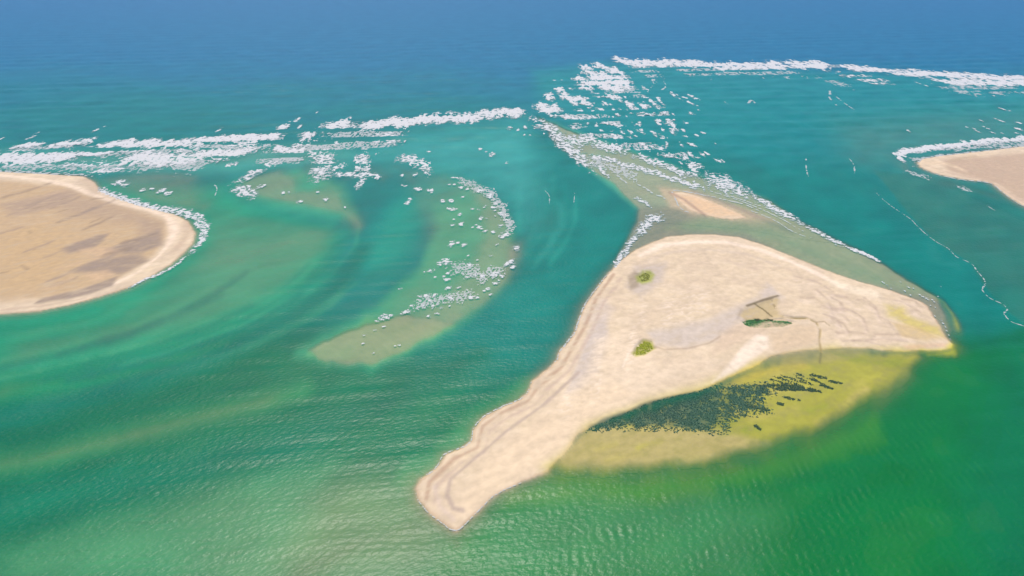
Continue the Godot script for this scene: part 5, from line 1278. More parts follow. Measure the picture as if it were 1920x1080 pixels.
	["whitecap", "small white cap breaking over the curved tan shoal", "whitecap", "white caps on the curved shoal", 1, 1.1, 0.876, 0.36, [-29.4, -1048, -27.1, -1046, -25, -1048]],
	["whitecap", "small white cap breaking over the curved tan shoal", "whitecap", "white caps on the curved shoal", 1, 2.41, 0.883, 0.357, [-24.8, -1058, -18.5, -1056, -12.3, -1057]],
	["whitecap", "small white cap breaking over the curved tan shoal", "whitecap", "white caps on the curved shoal", 1, 2.88, 0.879, 0.359, [-19.7, -1048, -14.1, -1052, -8.4, -1053]],
	["whitecap", "small white cap breaking over the curved tan shoal", "whitecap", "white caps on the curved shoal", 1, 4.12, 0.943, 0.334, [-45.9, -1142, -39.7, -1145, -33.3, -1143]],
	["whitecap", "small white cap breaking over the curved tan shoal", "whitecap", "white caps on the curved shoal", 1, 3.01, 0.918, 0.343, [-32.5, -1103, -27.5, -1107, -22.5, -1110]],
	["whitecap", "small white cap breaking over the curved tan shoal", "whitecap", "white caps on the curved shoal", 1, 1.52, 0.905, 0.348, [-17.3, -1085, -14.5, -1090, -11.6, -1091]],
	["whitecap", "small white cap breaking over the curved tan shoal", "whitecap", "white caps on the curved shoal", 1, 1.53, 0.909, 0.347, [-47.3, -1090, -43.7, -1096, -39.9, -1097]],
	["whitecap", "small white cap breaking over the curved tan shoal", "whitecap", "white caps on the curved shoal", 1, 3.16, 0.963, 0.327, [-65, -1173, -57.9, -1173, -50.6, -1169]],
	["whitecap", "small white cap breaking over the curved tan shoal", "whitecap", "white caps on the curved shoal", 1, 1.61, 0.959, 0.329, [-66.2, -1163, -62.4, -1166, -58.4, -1168]],
	["whitecap", "small white cap breaking over the curved tan shoal", "whitecap", "white caps on the curved shoal", 1, 1.58, 0.942, 0.334, [-91.7, -1138, -86.6, -1139, -81.7, -1147]],
	["whitecap", "small white cap breaking over the curved tan shoal", "whitecap", "white caps on the curved shoal", 1, 1.63, 0.97, 0.325, [-86.7, -1178, -82.5, -1182, -78, -1181]],
	["whitecap", "small white cap breaking over the curved tan shoal", "whitecap", "white caps on the curved shoal", 1, 2.66, 0.976, 0.323, [-98.4, -1184, -93.8, -1191, -88.9, -1194]],
	["whitecap", "small white cap breaking over the curved tan shoal", "whitecap", "white caps on the curved shoal", 1, 3.03, 0.926, 0.34, [-111.6, -1118, -106.6, -1120, -101.2, -1116]],
	["whitecap", "small white cap breaking over the curved tan shoal", "whitecap", "white caps on the curved shoal", 1, 2.53, 0.926, 0.34, [-125.8, -1119, -120.5, -1119, -114.8, -1115]],
	["whitecap", "small white cap breaking over the curved tan shoal", "whitecap", "white caps on the curved shoal", 1, 1.17, 0.929, 0.339, [-125.8, -1122, -123.5, -1122, -121.3, -1123]],
	["whitecap", "small white cap breaking over the curved tan shoal", "whitecap", "white caps on the curved shoal", 1, 2.95, 0.899, 0.35, [-110.3, -1083, -102.4, -1079, -94.7, -1077]],
	["whitecap", "small white cap breaking over the curved tan shoal", "whitecap", "white caps on the curved shoal", 1, 1.13, 0.898, 0.351, [-96.1, -1076, -93.5, -1079, -90.6, -1079]],
	["whitecap", "small white cap breaking over the curved tan shoal", "whitecap", "white caps on the curved shoal", 1, 1.51, 0.899, 0.35, [-71.7, -1081, -67.4, -1079, -63.2, -1080]],
	["whitecap", "small white cap breaking over the curved tan shoal", "whitecap", "white caps on the curved shoal", 1, 1.51, 0.897, 0.351, [-59, -1076, -55.6, -1076, -52.3, -1079]],
	["whitecap", "small white cap breaking over the curved tan shoal", "whitecap", "white caps on the curved shoal", 1, 3.18, 0.971, 0.325, [-180.5, -1187, -171.7, -1181, -163.3, -1179]],
	["whitecap", "small white cap breaking over the curved tan shoal", "whitecap", "white caps on the curved shoal", 1, 3.16, 0.965, 0.326, [-156.4, -1176, -148.8, -1176, -140.8, -1173]],
	["whitecap", "small white cap breaking over the curved tan shoal", "whitecap", "white caps on the curved shoal", 1, 1.61, 0.957, 0.329, [-149.3, -1161, -145.7, -1165, -141.5, -1163]],
	["whitecap", "small white cap breaking over the curved tan shoal", "whitecap", "white caps on the curved shoal", 1, 3.52, 0.92, 0.343, [-185.8, -1103, -180.4, -1110, -174.6, -1115]],
	["whitecap", "small white cap breaking over the curved tan shoal", "whitecap", "white caps on the curved shoal", 1, 1.57, 0.933, 0.338, [-184.6, -1128, -179.2, -1129, -173.6, -1128]],
	["whitecap", "small white cap breaking over the curved tan shoal", "whitecap", "white caps on the curved shoal", 1, 1.66, 0.986, 0.32, [-205.5, -1206, -198.8, -1202, -193, -1202]],
	["whitecap", "small white cap breaking over the curved tan shoal", "whitecap", "white caps on the curved shoal", 1, 2.8, 1.027, 0.307, [-217.1, -1260, -212.8, -1264, -208, -1265]],
	["whitecap", "small white cap breaking over the curved tan shoal", "whitecap", "white caps on the curved shoal", 1, 3.38, 1.031, 0.306, [-193, -1264, -187.7, -1268, -182.4, -1274]],
	["whitecap", "small white cap breaking over the curved tan shoal", "whitecap", "white caps on the curved shoal", 1, 1.71, 1.018, 0.31, [-117.8, -1251, -111.9, -1249, -106.1, -1247]],
	["whitecap", "small white cap breaking over the curved tan shoal", "whitecap", "white caps on the curved shoal", 1, 1.28, 1.016, 0.31, [-107.7, -1245, -103.7, -1248, -99.4, -1246]],
	["whitecap", "small white cap breaking over the curved tan shoal", "whitecap", "white caps on the curved shoal", 1, 1.25, 0.99, 0.318, [-120.1, -1210, -115.7, -1209, -111.7, -1211]],
	["whitecap", "small white cap breaking over the curved tan shoal", "whitecap", "white caps on the curved shoal", 1, 1.25, 0.989, 0.319, [-111.1, -1208, -107.9, -1209, -104.4, -1207]],
	["whitecap", "small white cap breaking over the curved tan shoal", "whitecap", "white caps on the curved shoal", 1, 1.1, 0.876, 0.36, [-8.9, -1048, -6.1, -1046, -3.4, -1047]],
	["whitecap", "small white cap breaking over the curved tan shoal", "whitecap", "white caps on the curved shoal", 1, 2.3, 0.844, 0.373, [-23.1, -1002, -18.6, -1001, -14, -999]],
	["whitecap", "small white cap breaking over the curved tan shoal", "whitecap", "white caps on the curved shoal", 1, 1.45, 0.863, 0.365, [-13.1, -1030, -8.6, -1030, -4.1, -1027]],
	["whitecap", "small white cap breaking over the curved tan shoal", "whitecap", "white caps on the curved shoal", 1, 1.14, 0.904, 0.348, [-49.4, -1086, -47, -1086, -44.7, -1090]],
	["whitecap", "small white cap breaking over the curved tan shoal", "whitecap", "white caps on the curved shoal", 1, 2.47, 0.904, 0.348, [-35.8, -1088, -31.6, -1086, -27.6, -1087]],
	["whitecap", "small white cap breaking over the curved tan shoal", "whitecap", "white caps on the curved shoal", 1, 2.79, 0.638, 0.494, [-159.8, -708.2, -153.1, -706.8, -146.3, -704.6]],
	["whitecap", "small white cap breaking over the curved tan shoal", "whitecap", "white caps on the curved shoal", 1, 1.75, 0.641, 0.491, [-148.4, -711.2, -145.7, -712.9, -142.7, -712]],
	["whitecap", "small white cap breaking over the curved tan shoal", "whitecap", "white caps on the curved shoal", 1, 1.06, 0.632, 0.498, [-163.2, -699.6, -159.9, -698.6, -156.6, -697.8]],
	["whitecap", "small white cap breaking over the curved tan shoal", "whitecap", "white caps on the curved shoal", 1, 2.59, 0.679, 0.464, [-112.7, -766.9, -107.2, -764.6, -101.9, -764.3]],
	["whitecap", "small white cap breaking over the curved tan shoal", "whitecap", "white caps on the curved shoal", 1, 2.22, 0.679, 0.464, [-102.4, -766.2, -98.5, -766.3, -94.5, -765]],
	["whitecap", "small white cap breaking over the curved tan shoal", "whitecap", "white caps on the curved shoal", 1, 1.85, 0.677, 0.465, [-118.1, -761.2, -115, -762.4, -112, -764.1]],
	["whitecap", "small white cap breaking over the curved tan shoal", "whitecap", "white caps on the curved shoal", 1, 0.85, 0.677, 0.465, [-121.2, -761.7, -119.3, -763.7, -117, -763.7]],
	["whitecap", "small white cap breaking over the curved tan shoal", "whitecap", "white caps on the curved shoal", 1, 2.95, 0.675, 0.467, [-57, -761.1, -51.3, -759.9, -45.6, -758.5]],
	["whitecap", "small white cap breaking over the curved tan shoal", "whitecap", "white caps on the curved shoal", 1, 1.13, 0.674, 0.467, [-47.6, -757.9, -43.8, -758.6, -40, -758.8]],
	["whitecap", "small white cap breaking over the curved tan shoal", "whitecap", "white caps on the curved shoal", 1, 1.84, 0.673, 0.468, [-81.4, -757.7, -77.4, -756.7, -73.4, -756]],
	["whitecap", "small white cap breaking over the curved tan shoal", "whitecap", "white caps on the curved shoal", 1, 2.27, 0.692, 0.455, [-34.5, -782.9, -31.1, -783.7, -27.7, -784.1]],
	["whitecap", "small white cap breaking over the curved tan shoal", "whitecap", "white caps on the curved shoal", 1, 1.15, 0.687, 0.458, [-37.9, -776.3, -35.7, -776.6, -33.6, -778.7]],
	["whitecap", "small white cap breaking over the curved tan shoal", "whitecap", "white caps on the curved shoal", 1, 2.16, 0.659, 0.478, [-112.9, -734.7, -108.7, -736.4, -104.5, -739.6]],
	["whitecap", "small white cap breaking over the curved tan shoal", "whitecap", "white caps on the curved shoal", 1, 1.11, 0.659, 0.478, [-100.2, -736.7, -97.5, -737.1, -94.9, -737.6]],
	["whitecap", "small white cap breaking over the curved tan shoal", "whitecap", "white caps on the curved shoal", 1, 2.48, 0.648, 0.486, [-134.2, -719.9, -128.4, -721.9, -122.3, -721.8]],
	["whitecap", "small white cap breaking over the curved tan shoal", "whitecap", "white caps on the curved shoal", 1, 0.81, 0.644, 0.489, [-135.8, -715.3, -134, -716.1, -132.1, -715.8]],
	["whitecap", "small white cap breaking over the curved tan shoal", "whitecap", "white caps on the curved shoal", 1, 1.75, 0.641, 0.491, [-103.1, -711.9, -99.4, -711.5, -95.6, -711.3]],
	["whitecap", "small white cap breaking over the curved tan shoal", "whitecap", "white caps on the curved shoal", 1, 1.08, 0.645, 0.488, [-94, -717.1, -90.3, -717, -86.5, -716.6]],
	["whitecap", "small white cap breaking over the curved tan shoal", "whitecap", "white caps on the curved shoal", 1, 1.1, 0.655, 0.481, [-89.5, -731.4, -86.5, -731.6, -83.5, -731.9]],
	["whitecap", "small white cap breaking over the curved tan shoal", "whitecap", "white caps on the curved shoal", 1, 1.16, 0.691, 0.455, [-148.3, -783.5, -145.2, -783.4, -142.1, -783.5]],
	["whitecap", "small white cap breaking over the curved tan shoal", "whitecap", "white caps on the curved shoal", 1, 0.79, 0.623, 0.505, [-152.2, -685.6, -149.5, -685.7, -147, -686.8]],
	["whitecap", "small white cap breaking over the curved tan shoal", "whitecap", "white caps on the curved shoal", 1, 0.67, 0.617, 0.51, [-161.1, -678, -158.8, -678.2, -156.2, -677.3]],
	["whitecap", "small white cap breaking over the curved tan shoal", "whitecap", "white caps on the curved shoal", 1, 0.77, 0.61, 0.516, [-172.1, -666.5, -169.4, -666, -166.9, -667.2]],
	["whitecap", "small white cap breaking over the curved tan shoal", "whitecap", "white caps on the curved shoal", 1, 1, 0.597, 0.528, [-168.4, -647.2, -166.5, -648.4, -164.6, -649.5]],
	["whitecap", "small white cap breaking over the curved tan shoal", "whitecap", "white caps on the curved shoal", 1, 0.75, 0.593, 0.531, [-131.4, -641.7, -130, -643.7, -128.3, -643.7]],
	["whitecap", "small white cap breaking over the curved tan shoal", "whitecap", "white caps on the curved shoal", 1, 0.75, 0.594, 0.53, [-127.8, -644.8, -125.3, -644, -123.1, -645.1]],
	["whitecap", "small white cap breaking over the curved tan shoal", "whitecap", "white caps on the curved shoal", 1, 0.61, 0.583, 0.54, [-153.3, -627.4, -151.5, -628.1, -149.8, -629.4]],
	["whitecap", "small white cap breaking over the curved tan shoal", "whitecap", "white caps on the curved shoal", 1, 1.17, 0.694, 0.454, [-73.3, -785.7, -69.4, -786.7, -65.7, -790.6]],
	["whitecap", "small white cap breaking over the curved tan shoal", "whitecap", "white caps on the curved shoal", 1, 1.89, 0.693, 0.455, [-87.9, -782.3, -83.1, -785.3, -78.3, -787.8]],
	["whitecap", "small white cap breaking over the curved tan shoal", "whitecap", "white caps on the curved shoal", 1, 1.92, 0.703, 0.448, [-26.3, -799.3, -21.1, -799.4, -15.8, -801.8]],
	["whitecap", "small white cap breaking over the curved tan shoal", "whitecap", "white caps on the curved shoal", 1, 1.14, 0.68, 0.463, [-30.1, -765.3, -27.2, -767.1, -24.3, -768.8]],
	["whitecap", "small white cap breaking over the curved tan shoal", "whitecap", "white caps on the curved shoal", 1, 1.19, 0.709, 0.444, [-19.6, -807.4, -17, -809.1, -14.4, -809.6]],
	["whitecap", "small white cap breaking over the curved tan shoal", "whitecap", "white caps on the curved shoal", 1, 1.12, 0.669, 0.471, [-105.2, -751.2, -103, -751, -100.8, -751.2]],
	["whitecap", "small white cap breaking over the curved tan shoal", "whitecap", "white caps on the curved shoal", 1, 1.11, 0.658, 0.478, [-79.8, -735.2, -77.7, -736.2, -75.5, -736.3]],
	["whitecap", "small white cap breaking over the curved tan shoal", "whitecap", "white caps on the curved shoal", 1, 1.11, 0.658, 0.478, [-128, -735.5, -125.2, -737, -122, -736]],
	["whitecap", "small white cap breaking over the curved tan shoal", "whitecap", "white caps on the curved shoal", 1, 1.08, 0.644, 0.489, [-155.6, -716.6, -151.8, -714.4, -148.3, -714.5]],
	["foam_patch", "thin foam net along the outer curve of the curved tan shoal", "foam", "nets over the curved shoal", 2, 8.19, 0.91, 0.346, [-111.4, -1242, -58.5, -1189, -23.1, -1115, -6.9, -1028, -1.6, -944.5]],
	["foam_patch", "foam net across the middle of the curved tan shoal", "foam", "nets over the curved shoal", 2, 8.82, 0.735, 0.428, [-96, -850.1, -65.9, -841.5, -28.8, -824.7, -7.5, -867.7]],
	["foam_patch", "foam net near the narrow end of the curved tan shoal", "foam", "nets over the curved shoal", 2, 7.34, 0.667, 0.472, [-129.5, -720.9, -106.7, -748.3, -73.9, -755.4, -40.9, -770]],
	["whitecap", "lone small white cap on open water seaward of the breakers", "whitecap", "single caps outside the breakers", 1, 5.98, 1.278, 0.247, [-999.3, -1616, -989.7, -1627]],
	["whitecap", "lone small white cap on open water seaward of the breakers", "whitecap", "single caps outside the breakers", 1, 5.03, 1.289, 0.245, [-996.3, -1632, -989.2, -1642]],
	["whitecap", "lone small white cap on open water seaward of the breakers", "whitecap", "single caps outside the breakers", 1, 4.89, 1.253, 0.252, [-1121, -1581, -1115, -1591]],
	["whitecap", "lone small white cap on open water seaward of the breakers", "whitecap", "single caps outside the breakers", 1, 5.75, 1.229, 0.256, [-1111, -1547, -1102, -1556]],
	["whitecap", "lone small white cap on open water seaward of the breakers", "whitecap", "single caps outside the breakers", 1, 3.85, 1.233, 0.256, [-828.5, -1551, -823.2, -1561]],
	["whitecap", "lone small white cap on open water seaward of the breakers", "whitecap", "single caps outside the breakers", 1, 4.97, 1.275, 0.247, [-705.4, -1611, -696.7, -1621]],
	["whitecap", "lone small white cap on open water seaward of the breakers", "whitecap", "single caps outside the breakers", 1, 6.31, 1.347, 0.234, [-549.4, -1714, -536.5, -1726]],
	["whitecap", "lone small white cap on open water seaward of the breakers", "whitecap", "single caps outside the breakers", 1, 5.07, 1.301, 0.242, [-521.3, -1648, -511.3, -1658]],
	["whitecap", "lone small white cap on open water seaward of the breakers", "whitecap", "single caps outside the breakers", 1, 2.53, 1.406, 0.224, [-517.4, -1798, -512.1, -1811]],
	["whitecap", "lone small white cap on open water seaward of the breakers", "whitecap", "single caps outside the breakers", 1, 1.96, 1.304, 0.242, [-1198, -1653, -1199, -1664]],
	["whitecap", "lone small white cap on open water seaward of the breakers", "whitecap", "single caps outside the breakers", 1, 1.88, 1.253, 0.252, [-846.7, -1581, -845.2, -1591]],
	["whitecap", "lone small white cap on open water seaward of the breakers", "whitecap", "single caps outside the breakers", 1, 3.8, 1.219, 0.259, [-1169, -1532, -1165, -1542]],
	["whitecap", "small white fleck on the turquoise water between the thick breaker and the curved shoal", "whitecap", "flecks on the turquoise water", 1, 1.71, 1.143, 0.276, [-58.4, -1431, -51.4, -1426]],
	["whitecap", "small white fleck on the turquoise water between the thick breaker and the curved shoal", "whitecap", "flecks on the turquoise water", 1, 2.32, 1.158, 0.272, [-74.2, -1452, -64.8, -1447]],
	["whitecap", "small white fleck on the turquoise water between the thick breaker and the curved shoal", "whitecap", "flecks on the turquoise water", 1, 4.39, 1.126, 0.28, [-48.5, -1406, -34.9, -1402]],
	["whitecap", "small white fleck on the turquoise water between the thick breaker and the curved shoal", "whitecap", "flecks on the turquoise water", 1, 2.17, 1.085, 0.29, [-15.2, -1347, -6.5, -1344]],
	["whitecap", "small white fleck on the turquoise water between the thick breaker and the curved shoal", "whitecap", "flecks on the turquoise water", 1, 2.29, 1.143, 0.276, [-183.1, -1431, -173.5, -1426]],
	["whitecap", "small white fleck on the turquoise water between the thick breaker and the curved shoal", "whitecap", "flecks on the turquoise water", 1, 5.02, 1.287, 0.245, [-14.2, -1637, 1.3, -1632]],
	["whitecap", "small white fleck on the turquoise water between the thick breaker and the curved shoal", "whitecap", "flecks on the turquoise water", 1, 2.55, 1.276, 0.247, [7.7, -1621, 17.8, -1616]],
	["whitecap", "small white fleck on the turquoise water between the thick breaker and the curved shoal", "whitecap", "flecks on the turquoise water", 1, 4.21, 1.295, 0.244, [25.9, -1648, 38.8, -1642]],
	["whitecap", "small white fleck on the turquoise water between the thick breaker and the curved shoal", "whitecap", "flecks on the turquoise water", 1, 1.87, 1.245, 0.253, [24.9, -1576, 32.3, -1571]],
	["whitecap", "small white fleck on the turquoise water between the thick breaker and the curved shoal", "whitecap", "flecks on the turquoise water", 1, 1.61, 1.241, 0.254, [39, -1571, 45.4, -1566]],
	["whitecap", "small foam fleck in the shallow water near the rounded spit and inner shoal", "whitecap", "flecks on the shallow water", 1, 5.18, 0.996, 0.316, [-745.6, -1223, -735.9, -1220, -724.7, -1214]],
	["whitecap", "small foam fleck in the shallow water near the rounded spit and inner shoal", "whitecap", "flecks on the shallow water", 1, 3.85, 0.988, 0.319, [-724.1, -1211, -716.6, -1207, -707.5, -1201]],
	["whitecap", "small foam fleck in the shallow water near the rounded spit and inner shoal", "whitecap", "flecks on the shallow water", 1, 3.14, 0.966, 0.326, [-675.5, -1180, -669.2, -1177, -661.6, -1171]],
	["whitecap", "small foam fleck in the shallow water near the rounded spit and inner shoal", "whitecap", "flecks on the shallow water", 1, 3.75, 0.962, 0.327, [-642.7, -1174, -635.6, -1171, -627.1, -1165]],
	["whitecap", "small foam fleck in the shallow water near the rounded spit and inner shoal", "whitecap", "flecks on the shallow water", 1, 3.72, 0.954, 0.33, [-622.9, -1162, -615.8, -1159, -607.5, -1154]],
	["whitecap", "small foam fleck in the shallow water near the rounded spit and inner shoal", "whitecap", "flecks on the shallow water", 1, 1.94, 0.971, 0.325, [-660.9, -1186, -655.6, -1183, -648.9, -1177]],
	["whitecap", "small foam fleck in the shallow water near the rounded spit and inner shoal", "whitecap", "flecks on the shallow water", 1, 3.15, 0.969, 0.325, [-638.1, -1183, -631.9, -1180, -624.4, -1174]],
	["whitecap", "small foam fleck in the shallow water near the rounded spit and inner shoal", "whitecap", "flecks on the shallow water", 1, 4.18, 1.073, 0.294, [-576.8, -1333, -568.9, -1329, -559.8, -1322]],
	["whitecap", "small foam fleck in the shallow water near the rounded spit and inner shoal", "whitecap", "flecks on the shallow water", 1, 3.51, 1.08, 0.292, [-569, -1344, -562.2, -1340, -554.2, -1333]],
	["whitecap", "small foam fleck in the shallow water near the rounded spit and inner shoal", "whitecap", "flecks on the shallow water", 1, 3.39, 1.043, 0.302, [-517.8, -1290, -511.3, -1286, -503.8, -1279]],
	["whitecap", "small foam fleck in the shallow water near the rounded spit and inner shoal", "whitecap", "flecks on the shallow water", 1, 3.19, 0.981, 0.321, [-469.4, -1201, -463.5, -1198, -456.6, -1192]],
	["whitecap", "small foam fleck in the shallow water near the rounded spit and inner shoal", "whitecap", "flecks on the shallow water", 1, 1.96, 0.981, 0.321, [-490.1, -1201, -485.1, -1198, -479, -1192]],
	["whitecap", "small foam fleck in the shallow water near the rounded spit and inner shoal", "whitecap", "flecks on the shallow water", 1, 1.48, 0.986, 0.32, [-460.6, -1207, -456.6, -1204, -451.7, -1198]],
	["whitecap", "small foam fleck in the shallow water near the rounded spit and inner shoal", "whitecap", "flecks on the shallow water", 1, 1.91, 0.956, 0.33, [-416.1, -1165, -411.4, -1162, -405.9, -1156]],
	["whitecap", "small foam fleck in the shallow water near the rounded spit and inner shoal", "whitecap", "flecks on the shallow water", 1, 1.44, 0.958, 0.329, [-405.5, -1168, -401.8, -1165, -397.2, -1159]],
	["whitecap", "small foam fleck in the shallow water near the rounded spit and inner shoal", "whitecap", "flecks on the shallow water", 1, 3, 0.923, 0.341, [-373.8, -1117, -368.4, -1115, -362.3, -1109]],
	["whitecap", "small foam fleck in the shallow water near the rounded spit and inner shoal", "whitecap", "flecks on the shallow water", 1, 3.03, 0.932, 0.338, [-330.9, -1131, -325.6, -1128, -319.6, -1123]],
	["whitecap", "small foam fleck in the shallow water near the rounded spit and inner shoal", "whitecap", "flecks on the shallow water", 1, 1.44, 0.958, 0.329, [-352.7, -1168, -349, -1165, -344.7, -1159]],
	["whitecap", "small foam fleck in the shallow water near the rounded spit and inner shoal", "whitecap", "flecks on the shallow water", 1, 1.13, 0.904, 0.348, [-286.9, -1091, -284.1, -1088, -280.7, -1083]],
	["surf_streak", "slanted white surf streak in the scattered surf field beyond the sandbar", "wave", "slanted streaks of the scattered surf field", 0, 9.91, 1.906, 0.166, [238.8, -2569, 266.1, -2510, 296.5, -2476]],
	["surf_streak", "slanted white surf streak in the scattered surf field beyond the sandbar", "wave", "slanted streaks of the scattered surf field", 0, 12.25, 1.885, 0.168, [287.2, -2605, 340.7, -2498, 396.3, -2368]],
	["surf_streak", "slanted white surf streak in the scattered surf field beyond the sandbar", "wave", "slanted streaks of the scattered surf field", 0, 14.01, 1.797, 0.176, [235.4, -2443, 305, -2358, 392.7, -2288]],
	["surf_streak", "slanted white surf streak in the scattered surf field beyond the sandbar", "wave", "slanted streaks of the scattered surf field", 0, 13.03, 1.671, 0.189, [193.5, -2308, 255.9, -2232, 327.4, -2134, 350, -2068]],
	["surf_streak", "slanted white surf streak in the scattered surf field beyond the sandbar", "wave", "slanted streaks of the scattered surf field", 0, 13.37, 1.714, 0.184, [239.2, -2308, 325.3, -2241, 388.3, -2186]],
	["surf_streak", "slanted white surf streak in the scattered surf field beyond the sandbar", "wave", "slanted streaks of the scattered surf field", 0, 8.44, 1.622, 0.194, [127.7, -2134, 160.8, -2092]],
	["surf_streak", "slanted white surf streak in the scattered surf field beyond the sandbar", "wave", "slanted streaks of the scattered surf field", 0, 8.58, 1.649, 0.191, [196.8, -2177, 248, -2125]],
	["surf_streak", "slanted white surf streak in the scattered surf field beyond the sandbar", "wave", "slanted streaks of the scattered surf field", 0, 10.06, 1.547, 0.204, [90.3, -2020, 126, -1990]],
	["surf_streak", "slanted white surf streak in the scattered surf field beyond the sandbar", "wave", "slanted streaks of the scattered surf field", 0, 11.88, 1.522, 0.207, [130.2, -2036, 189.5, -1960, 231.7, -1917]],
	["surf_streak", "slanted white surf streak in the scattered surf field beyond the sandbar", "wave", "slanted streaks of the scattered surf field", 1, 6.09, 1.56, 0.202, [235.3, -2036, 273.2, -2013]],
	["surf_streak", "slanted white surf streak in the scattered surf field beyond the sandbar", "wave", "slanted streaks of the scattered surf field", 0, 7.99, 1.536, 0.205, [274.2, -2020, 315.3, -1960]],
	["surf_streak", "slanted white surf streak in the scattered surf field beyond the sandbar", "wave", "slanted streaks of the scattered surf field", 0, 11.26, 1.444, 0.218, [54.4, -1896, 93.8, -1856, 142, -1823]],
	["surf_streak", "slanted white surf streak in the scattered surf field beyond the sandbar", "wave", "slanted streaks of the scattered surf field", 1, 6.28, 1.38, 0.228, [63.7, -1817, 124.6, -1773, 204.2, -1714]],
	["surf_streak", "slanted white surf streak in the scattered surf field beyond the sandbar", "wave", "slanted streaks of the scattered surf field", 1, 6, 1.32, 0.239, [221.7, -1703, 271.3, -1658]],
	["surf_streak", "slanted white surf streak in the scattered surf field beyond the sandbar", "wave", "slanted streaks of the scattered surf field", 0, 7.37, 1.418, 0.223, [-7.1, -1836, 38, -1804]],
	["surf_streak", "slanted white surf streak in the scattered surf field beyond the sandbar", "wave", "slanted streaks of the scattered surf field", 0, 9.59, 1.476, 0.214, [314, -1931, 335, -1876]],
	["surf_streak", "slanted white surf streak in the scattered surf field beyond the sandbar", "wave", "slanted streaks of the scattered surf field", 1, 6.42, 1.646, 0.192, [165.5, -2160, 196.5, -2134]],
	["surf_streak", "slanted white surf streak in the scattered surf field beyond the sandbar", "wave", "slanted streaks of the scattered surf field", 0, 11.09, 1.706, 0.185, [330.4, -2279, 376.6, -2186]],
	["whitecap", "scattered foam clump between the surf field and the sandbar", "whitecap", "foam clumps before the sandbar", 1, 11.16, 1.301, 0.242, [298.9, -1650, 309.5, -1653, 320.1, -1656]],
	["whitecap", "scattered foam clump between the surf field and the sandbar", "whitecap", "foam clumps before the sandbar", 1, 8.64, 1.385, 0.228, [356.2, -1770, 367, -1773, 377.8, -1777]],
	["whitecap", "scattered foam clump between the surf field and the sandbar", "whitecap", "foam clumps before the sandbar", 1, 7.29, 1.335, 0.236, [357.1, -1703, 363.2, -1703, 369.3, -1703]],
	["whitecap", "scattered foam clump between the surf field and the sandbar", "whitecap", "foam clumps before the sandbar", 1, 13.26, 1.308, 0.241, [374.4, -1669, 389.8, -1664, 405.1, -1659]],
	["whitecap", "scattered foam clump between the surf field and the sandbar", "whitecap", "foam clumps before the sandbar", 1, 7.06, 1.293, 0.244, [356.8, -1648, 362, -1642, 367.2, -1636]],
	["whitecap", "scattered foam clump between the surf field and the sandbar", "whitecap", "foam clumps before the sandbar", 1, 9.21, 1.476, 0.214, [349.9, -1901, 361.6, -1903, 373.3, -1905]],
	["whitecap", "scattered foam clump between the surf field and the sandbar", "whitecap", "foam clumps before the sandbar", 1, 8.39, 1.536, 0.205, [383.3, -1996, 391.8, -1990, 400.2, -1984]],
	["whitecap", "scattered foam clump between the surf field and the sandbar", "whitecap", "foam clumps before the sandbar", 1, 9.49, 1.521, 0.207, [411.7, -1965, 419.7, -1968, 427.8, -1970]],
	["whitecap", "scattered foam clump between the surf field and the sandbar", "whitecap", "foam clumps before the sandbar", 1, 11.14, 1.429, 0.221, [397.9, -1845, 407.2, -1836, 416.5, -1828]],
	["whitecap", "scattered foam clump between the surf field and the sandbar", "whitecap", "foam clumps before the sandbar", 1, 6.36, 1.36, 0.232, [388.5, -1735, 397, -1737, 405.5, -1740]],
	["whitecap", "scattered foam clump between the surf field and the sandbar", "whitecap", "foam clumps before the sandbar", 1, 4.6, 1.476, 0.214, [256.3, -1907, 261.2, -1903, 266.1, -1899]],
	["whitecap", "scattered foam clump between the surf field and the sandbar", "whitecap", "foam clumps before the sandbar", 1, 4.43, 1.42, 0.222, [208.8, -1821, 214.4, -1823, 220, -1825]],
	["whitecap", "scattered foam clump between the surf field and the sandbar", "whitecap", "foam clumps before the sandbar", 1, 5.38, 1.725, 0.183, [131.3, -2257, 138, -2260, 144.8, -2262]],
	["whitecap", "scattered foam clump between the surf field and the sandbar", "whitecap", "foam clumps before the sandbar", 1, 5.42, 1.739, 0.182, [156.8, -2281, 161.7, -2279, 166.6, -2277]],
	["whitecap", "scattered foam clump between the surf field and the sandbar", "whitecap", "foam clumps before the sandbar", 1, 5.07, 1.301, 0.242, [143.4, -1656, 149.6, -1653, 155.7, -1650]],
	["whitecap", "scattered foam clump between the surf field and the sandbar", "whitecap", "foam clumps before the sandbar", 1, 6.92, 1.267, 0.249, [153.9, -1606, 159.7, -1606, 165.5, -1606]],
	["whitecap", "scattered foam clump between the surf field and the sandbar", "whitecap", "foam clumps before the sandbar", 1, 5.85, 1.25, 0.252, [180, -1583, 185, -1581, 190, -1578]],
	["whitecap", "scattered foam clump between the surf field and the sandbar", "whitecap", "foam clumps before the sandbar", 1, 7.89, 1.264, 0.249, [208, -1599, 214.9, -1601, 221.7, -1602]],
	["whitecap", "scattered foam clump between the surf field and the sandbar", "whitecap", "foam clumps before the sandbar", 1, 9.72, 1.246, 0.253, [228, -1573, 236.8, -1576, 245.6, -1578]],
	["whitecap", "scattered foam clump between the surf field and the sandbar", "whitecap", "foam clumps before the sandbar", 1, 6.59, 1.206, 0.261, [244.8, -1519, 250.9, -1518, 257, -1518]],
	["whitecap", "scattered foam clump between the surf field and the sandbar", "whitecap", "foam clumps before the sandbar", 1, 5.71, 1.219, 0.259, [178.1, -1541, 182.9, -1537, 187.7, -1533]],
	["whitecap", "scattered foam clump between the surf field and the sandbar", "whitecap", "foam clumps before the sandbar", 1, 8.33, 1.187, 0.266, [284.1, -1494, 290.8, -1491, 297.5, -1488]],
